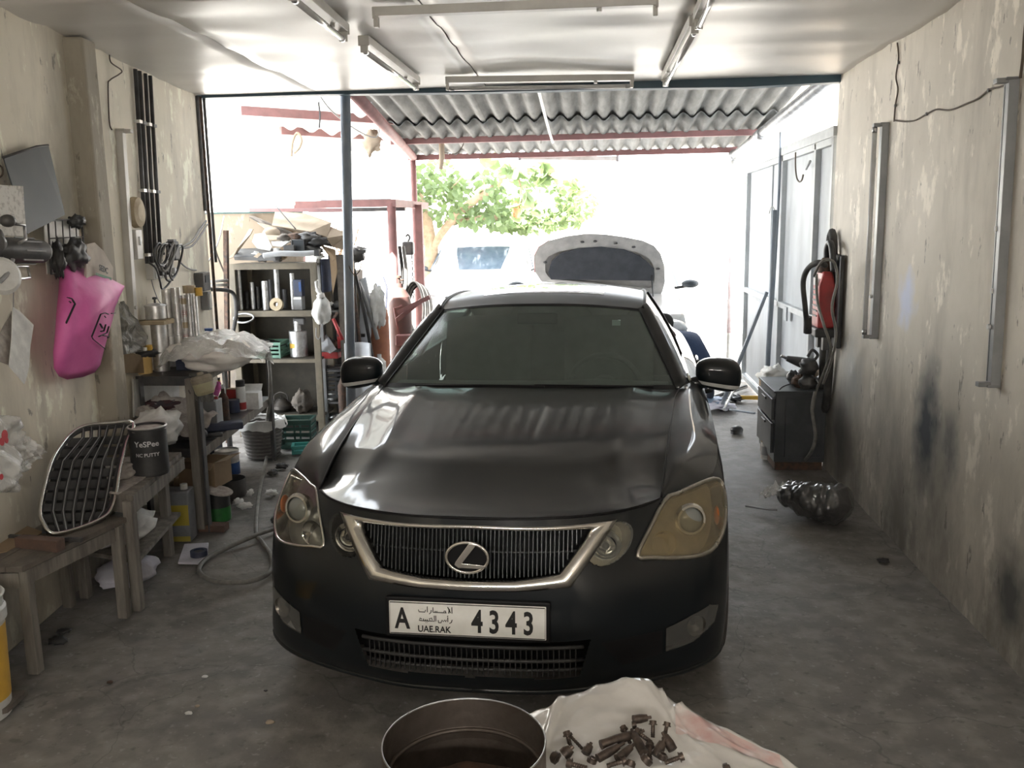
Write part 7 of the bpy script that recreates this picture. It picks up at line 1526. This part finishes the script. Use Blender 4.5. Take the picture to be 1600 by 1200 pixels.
obj('strap_end', G().tube([(-ln_-.16, -.1, -.095), (-ln_-.02, -.09, -.09), (-ln_+.03, -.06, -.09)], .006, 6), MT['greymetal'], t)
# litter on the floor near the leaning bar
lit = [(1105, 628, .16, 'blue', 'blue crumpled tarp piece on the floor beyond the mirror'), (1125, 634, .12, 'cloth', 'pale blue cloth on the floor under the leaning bar'), (1150, 622, .07, 'black', 'black rag on the floor beyond the mirror'), (1135, 615, .06, 'paper', 'white paper scrap on the floor by the gate foot')]
for k, (x, y, r, m, lb) in enumerate(lit): tag(obj('floor_scrap', crumple((0, 0, 0), (r, r*1.2, .03), k*5+2, .7, 22, 12), MT[m] if m != 'blue' else mat('pale_blue', (.22, .30, .45), .7, col2=(.30, .38, .5), scale=9), loc=at(x, y, Z=.03)), lb, 'scrap')
for k, (p_, q_, r_, m, lb) in enumerate((((1110, 622), (1166, 604), .02, 'darkmetal', 'dark pipe lying on the floor beyond the mirror'), ((1157, 621), (1205, 622), .022, 'yellow', 'yellow pipe on the floor near the small stand'), ((1131, 640), (1148, 606), .012, 'whitep', 'white stick on the floor crossing the dark pipe'), ((1140, 640), (1180, 646), .010, 'bluepost', 'thin rod on the floor right of the blue tarp piece'))): cable('floor_rod', lb, 'rod', [at(*p_, Z=.03+.012*k), at(*q_, Z=.03+.012*k)], r_, MT[m], 7)
# ------------------------------------------------------------------ tube battens and wires on the right wall
G_ = batten('slim tube light standing upright on the right wall, the farther one', (XR, at(1388, 190, X=XR).y, 2.29), (XR, at(1370, 530, X=XR).y, 1.07), (-1, 0, 0), mh=MT['battend'])
H_ = batten('wider upright tube batten without a tube on the right wall, the nearer one', (XR, 3.84, 2.29), (XR, 3.80, 1.07), (-1, 0, 0), tube=False, mh=MT['battend'])
obj('channel_gap', G().box((.012, 0, .0385), (.007, 1.18, .002)), MT['black'], H_); obj('clip', G().box((.012, .22, .041), (.012, .02, .008)), MT['white'], H_); obj('clip', G().box((.012, -.03, .041), (.012, .02, .008)), MT['white'], H_)
def wr(px, py, o=.008): return at(px, py, X=XR-o)
cable('wall_wire', 'twisted wire from the ceiling to the farther wall tube', 'wire', [wr(1402, 67), wr(1404, 90), wr(1400, 120), wr(1403, 140), wr(1399, 165), wr(1397, 190)], .0045, MT['wire'])
cable('wall_wire', 'wire strung between the two upright wall tubes', 'wire', [wr(1397, 188), wr(1415, 190), wr(1430, 188), wr(1448, 178), wr(1464, 171), wr(1485, 172), wr(1510, 162), wr(1528, 154), wr(1546, 140), wr(1562, 136), wr(1578, 130)], .0042, MT['wire'])
cable('wall_wire', 'wire dropping from the ceiling to the nearer wall batten', 'wire', [wr(1604, 20), wr(1600, 60), wr(1598, 90), wr(1594, 122)], .006, MT['wire'])
for k, (x, y) in enumerate(((1448, 178), (1545, 141), (1404, 98), (1399, 165))): tag(obj('cable_clip', G().box((0, 0, 0), (.01, .014, .014)), MT['darkmetal'], loc=wr(x, y)), ['cable clip in the middle of the strung wire', 'cable clip near the nearer wall batten', 'cable clip high above the farther wall tube', 'cable clip just above the farther wall tube'][k], 'clip', 'cable clips on the right wall')
# ------------------------------------------------------------------ work stand in the foreground with the drum and the plastic
ZW = .70
t = thing('work_stand', 'low wooden stand in the foreground under the drum and the plastic', 'stand', (0, 0, 0))
for k in range(4): obj('plank', G().box((.02, 1.10+.125*k+.06, ZW-.012), (.56, .12, .022)), MT['woodtop'], t, bevel=.002)
for x in (-.22, .26):
    for y in (1.15, 1.56): obj('leg', G().box((x, y, (ZW-.024)/2), (.05, .05, ZW-.024)), MT['wood'], t, bevel=.003)
for y in (1.15, 1.56): obj('brace', G().box((.02, y, .35), (.48, .03, .05)), MT['wood'], t)
dr = at(725, 1158, Z=.86); s = mpp(dr); R = 128*s
m_drum = mat('drum_steel', (.13, .11, .095), .42, .75, col2=(.07, .055, .045), scale=9, det=9, bump=.25, bscale=25, rvar=.25)
t = thing('open_drum', 'open rusty steel drum in the foreground', 'drum', (dr.x, dr.y, ZW))
H_d = .86-ZW
obj('wall', G().lathe([(0, 0), (R*.96, 0), (R, .01), (R, H_d*.55), (R*.985, H_d*.6), (R, H_d*.65), (R, H_d), (R*.985, H_d), (R*.975, H_d*.65), (R*.955, H_d*.6), (R*.975, H_d*.5), (R*.975, .012), (0, .012)], 64), m_drum, t)
obj('rim', G().tube([(R*.995*cos(a), R*.995*sin(a), H_d) for a in [2*pi*k/64 for k in range(64)]], .0018, 6, closed=True), MT['steel'], t)
obj('inner_bead', G().tube([(R*.955*cos(a), R*.955*sin(a), H_d*.62) for a in [2*pi*k/64 for k in range(64)]], .004, 6, closed=True), m_drum, t)
obj('residue', G().grid(lambda u, v: Vector((R*.96*v*cos(2*pi*u), R*.96*v*sin(2*pi*u), .03+.008*noise.noise(Vector((v*4*cos(2*pi*u), v*4*sin(2*pi*u), 2))))), 48, 8), MT['rust'], t)
# plastic sheet draped over the stand
zz = ZW
def q(px, py, z=ZW+.01): return at(px, py, Z=z)
row0 = [q(812, 1120, zz+.0), q(862, 1102, zz+.01), q(930, 1070, zz+.03), q(1015, 1074, zz+.03), q(1055, 1100, zz+.015), q(1110, 1125, zz+.0), q(1180, 1160, zz-.01), q(1252, 1203, zz-.02)]
row1 = [q(790, 1260, zz+.004), q(850, 1270, zz+.004), q(900, 1280, zz+.004), q(980, 1290, zz+.004), q(1060, 1290, zz+.004), q(1130, 1300, zz), q(1220, 1310, zz-.01), q(1330, 1330, zz-.03)]
def shf(u, v):
    k_ = min(int(u*7), 6); f_ = u*7-k_; f_ = f_*.85+.15*f_*f_*(3-2*f_); a = row0[k_].lerp(row0[k_+1], f_); b = interp(row1, u); p = a.lerp(b, v)
    e = math.exp(-((v-.0)/.18)**2)
    p.z += .018*math.exp(-((u-.42)/.10)**2)*e+.007*noise.noise(Vector((u*9, v*6, 2)))*(.4+e)+.004*noise.noise(Vector((u*22, v*14, 5)))
    p.z += .016*math.exp(-((u-.17+.12*v)/.018)**2)*(1-v)+.010*math.exp(-((u-.50-.5*v)/.012)**2)*e+.009*math.exp(-((u-.60+.4*v)/.010)**2)*e+.006*math.exp(-((u-.36-.9*v)/.015)**2)*(1-v)
    return p
m_wp = mat('white_plastic_sheet', (.66, .64, .61), .28, col2=(.54, .52, .49), scale=5, coat=.8, bump=.25, bscale=14, coatr=.15)
t = thing('plastic_sheet', 'white plastic sheet with faded pink print under the loose bolts', 'sheet', row0[2])
obj('sheet', local(G().grid(shf, 90, 50), row0[2]), m_wp, t, solid=.0012)
m_pp = mat('pink_print', (.56, .34, .31), .35, col2=(.66, .62, .59), scale=7, lo=.42, hi=.66, coat=.6)
obj('print', local(G().grid(lambda u, v: shf(.57+.36*u, .03+.26*v*(1-.3*u))+Vector((0, 0, .0022)), 40, 16), row0[2]), m_pp, t)
# bolts, nuts and fittings
m_bolt = mat('grimy_bolt', (.15, .115, .095), .36, .75, col2=(.05, .04, .035), scale=30, rvar=.2)
def shz(p):
    best = None
    for a in range(41):
        for b in range(21):
            w = shf(a/40, b/20); d_ = (w.x-p.x)**2+(w.y-p.y)**2
            if best is None or d_ < best[0]: best = (d_, w.z)
    return best[1]
def bolt(px, py, L, r, az, el, lb, kind=0, up=0.0):
    p = at(px, py, Z=ZW+.02); z = shz(p); p.z = z+r*1.3+up
    t = thing('bolt' if kind == 0 else 'fitting', lb, 'bolt' if kind == 0 else 'fitting', p, 0, 'bolts and fittings on the white plastic')
    M = Vector((cos(az)*cos(el), sin(az)*cos(el), sin(el))).to_track_quat('Z', 'Y').to_matrix()
    if kind == 0:
        obj('shank', G().lathe([(0, -L/2), (r*.55, -L/2)]+[(r*(.60 if k % 2 else .52), -L/2+L*.9*k/12) for k in range(13)]+[(r*.55, L/2)], 10, M=M), m_bolt, t)
        obj('head', G().lathe([(0, L/2), (r*1.25, L/2), (r*1.25, L/2+r*.25), (r, L/2+r*.3), (r, L/2+r*1.1), (0, L/2+r*1.15)], 6, M=M), m_bolt, t)
    elif kind == 1:
        obj('ring', G().lathe([(r*.5, -r*.4), (r, -r*.4), (r, r*.4), (r*.5, r*.4), (r*.5, -r*.4)], 6 if L > 0 else 14, M=M), m_bolt, t); obj('collar', G().lathe([(r*.5, r*.4), (r*.7, r*.4), (r*.65, r*.7), (r*.5, r*.7)], 12, M=M), m_bolt, t)
    elif kind == 2:
        obj('shell', G().lathe([(0, -L/2), (r, -L/2), (r*1.05, 0), (r*.8, L/2), (0, L/2)], 14, M=M), m_bolt, t); obj('tip', G().lathe([(r*.4, L/2), (r*.35, L*.8), (0, L*.82)], 10, M=M), m_bolt, t)
    return t
BL = [(900, 1160, .045, .0065, 2.2, .15, 'long thin bolt lying at the left of the heap pointing up left', 0), (918, 1176, .02, .010, 1.0, .5, 'round bolt head at the foot of the long thin bolt', 2), (889, 1160, .02, .009, 2.0, .8, 'small bolt left of the long thin bolt', 0), (886, 1180, .02, .013, .4, .6, 'thick bolt with a big head at the left of the heap', 2), (868, 1187, .03, .014, 2.6, .2, 'bent dark ring clip nearest the drum', 1), (925, 1192, -.1, .011, .5, 1.2, 'nut lying just below the long thin bolt', 1),
 (965, 1163, .075, .011, .45, .1, 'long grey bracket pin lying across the heap', 2), (990, 1145, .05, .009, .1, .1, 'square clip at the top of the heap', 1), (1000, 1140, .03, .010, .3, .0, 'top right clip of the heap', 2), (1020, 1148, .025, .008, 1.5, .9, 'upright small bolt at the top right of the heap', 0), (1040, 1150, .02, .008, 1.2, .9, 'second upright small bolt at the top right', 0), (998, 1176, .05, .010, 1.9, .2, 'dark cylindrical pin in the middle of the heap', 2), (1015, 1180, .035, .009, 1.5, .4, 'shiny bolt right of the middle pin', 0), (1030, 1178, .03, .011, .9, .7, 'thick bolt head at the right of the heap', 2), (1045, 1172, .03, .011, 2.2, .6, 'bolt head at the far right of the heap', 2), (1050, 1188, .03, .009, .2, .3, 'bolt lying at the right lower edge of the heap', 0),
 (975, 1185, .04, .010, .8, .2, 'dark pin left of the middle of the heap', 2), (950, 1182, .05, .010, .6, .2, 'dark slanted pin at the left of the main heap', 2), (985, 1198, .03, .012, 1.0, .9, 'nut at the bottom edge of the main heap', 1), (1010, 1199, .03, .014, .2, .8, 'large nut at the bottom of the main heap', 1), (1035, 1196, .03, .011, .2, 1.3, 'washer at the bottom right of the main heap', 1), (960, 1195, .03, .009, .1, .3, 'small bolt at the bottom left of the main heap', 0), (1135, 1196, .03, .012, .2, .2, 'lone ring fitting far right on the plastic', 1), (905, 1199, .03, .010, 2.9, .1, 'small bolt at the bottom edge left of the main heap', 0), (980, 1158, .03, .008, 2.0, .5, 'small bolt resting on the long bracket pin', 0), (1008, 1162, .03, .009, 2.5, .3, 'small bolt above the shiny bolt', 0)]
for i, (x, y, L_, r, az, el, lb, kd) in enumerate(BL): bolt(x, y, L_, r*.9, az, el, lb, kd, .006*(i % 3) if 950 < x < 1060 else 0)
# litter on the open floor
rf = random.Random(8)
fl = [(320, 1057, .012, 'paper', 'pale chip on the floor left of the sedan bumper'), (295, 1114, .014, 'paper', 'white pebble on the open floor at lower left'), (308, 1103, .010, 'cardl', 'small chip beside the white pebble'), (422, 1128, .016, 'cardl', 'pale splinter on the floor near the drum'), (172, 1066, .012, 'rust', 'brown crumb on the floor near the bench leg'), (90, 1000, .045, 'black', 'dark rag strip on the floor under the low bench'), (100, 985, .03, 'black', 'dark end of the rag strip under the low bench'), (415, 1079, .008, 'black', 'tiny dark chip near the bumper'), (1380, 875, .03, 'black', 'dark scrap on the floor near the foot of the right wall')]
for k, (x, y, r, m, lb) in enumerate(fl): tag(obj('floor_chip', crumple((0, 0, 0), (r, r*.8, r*.35), k*3+1, .5, 10, 8), MT[m], loc=at(x, y, Z=r*.2)), lb, 'litter')
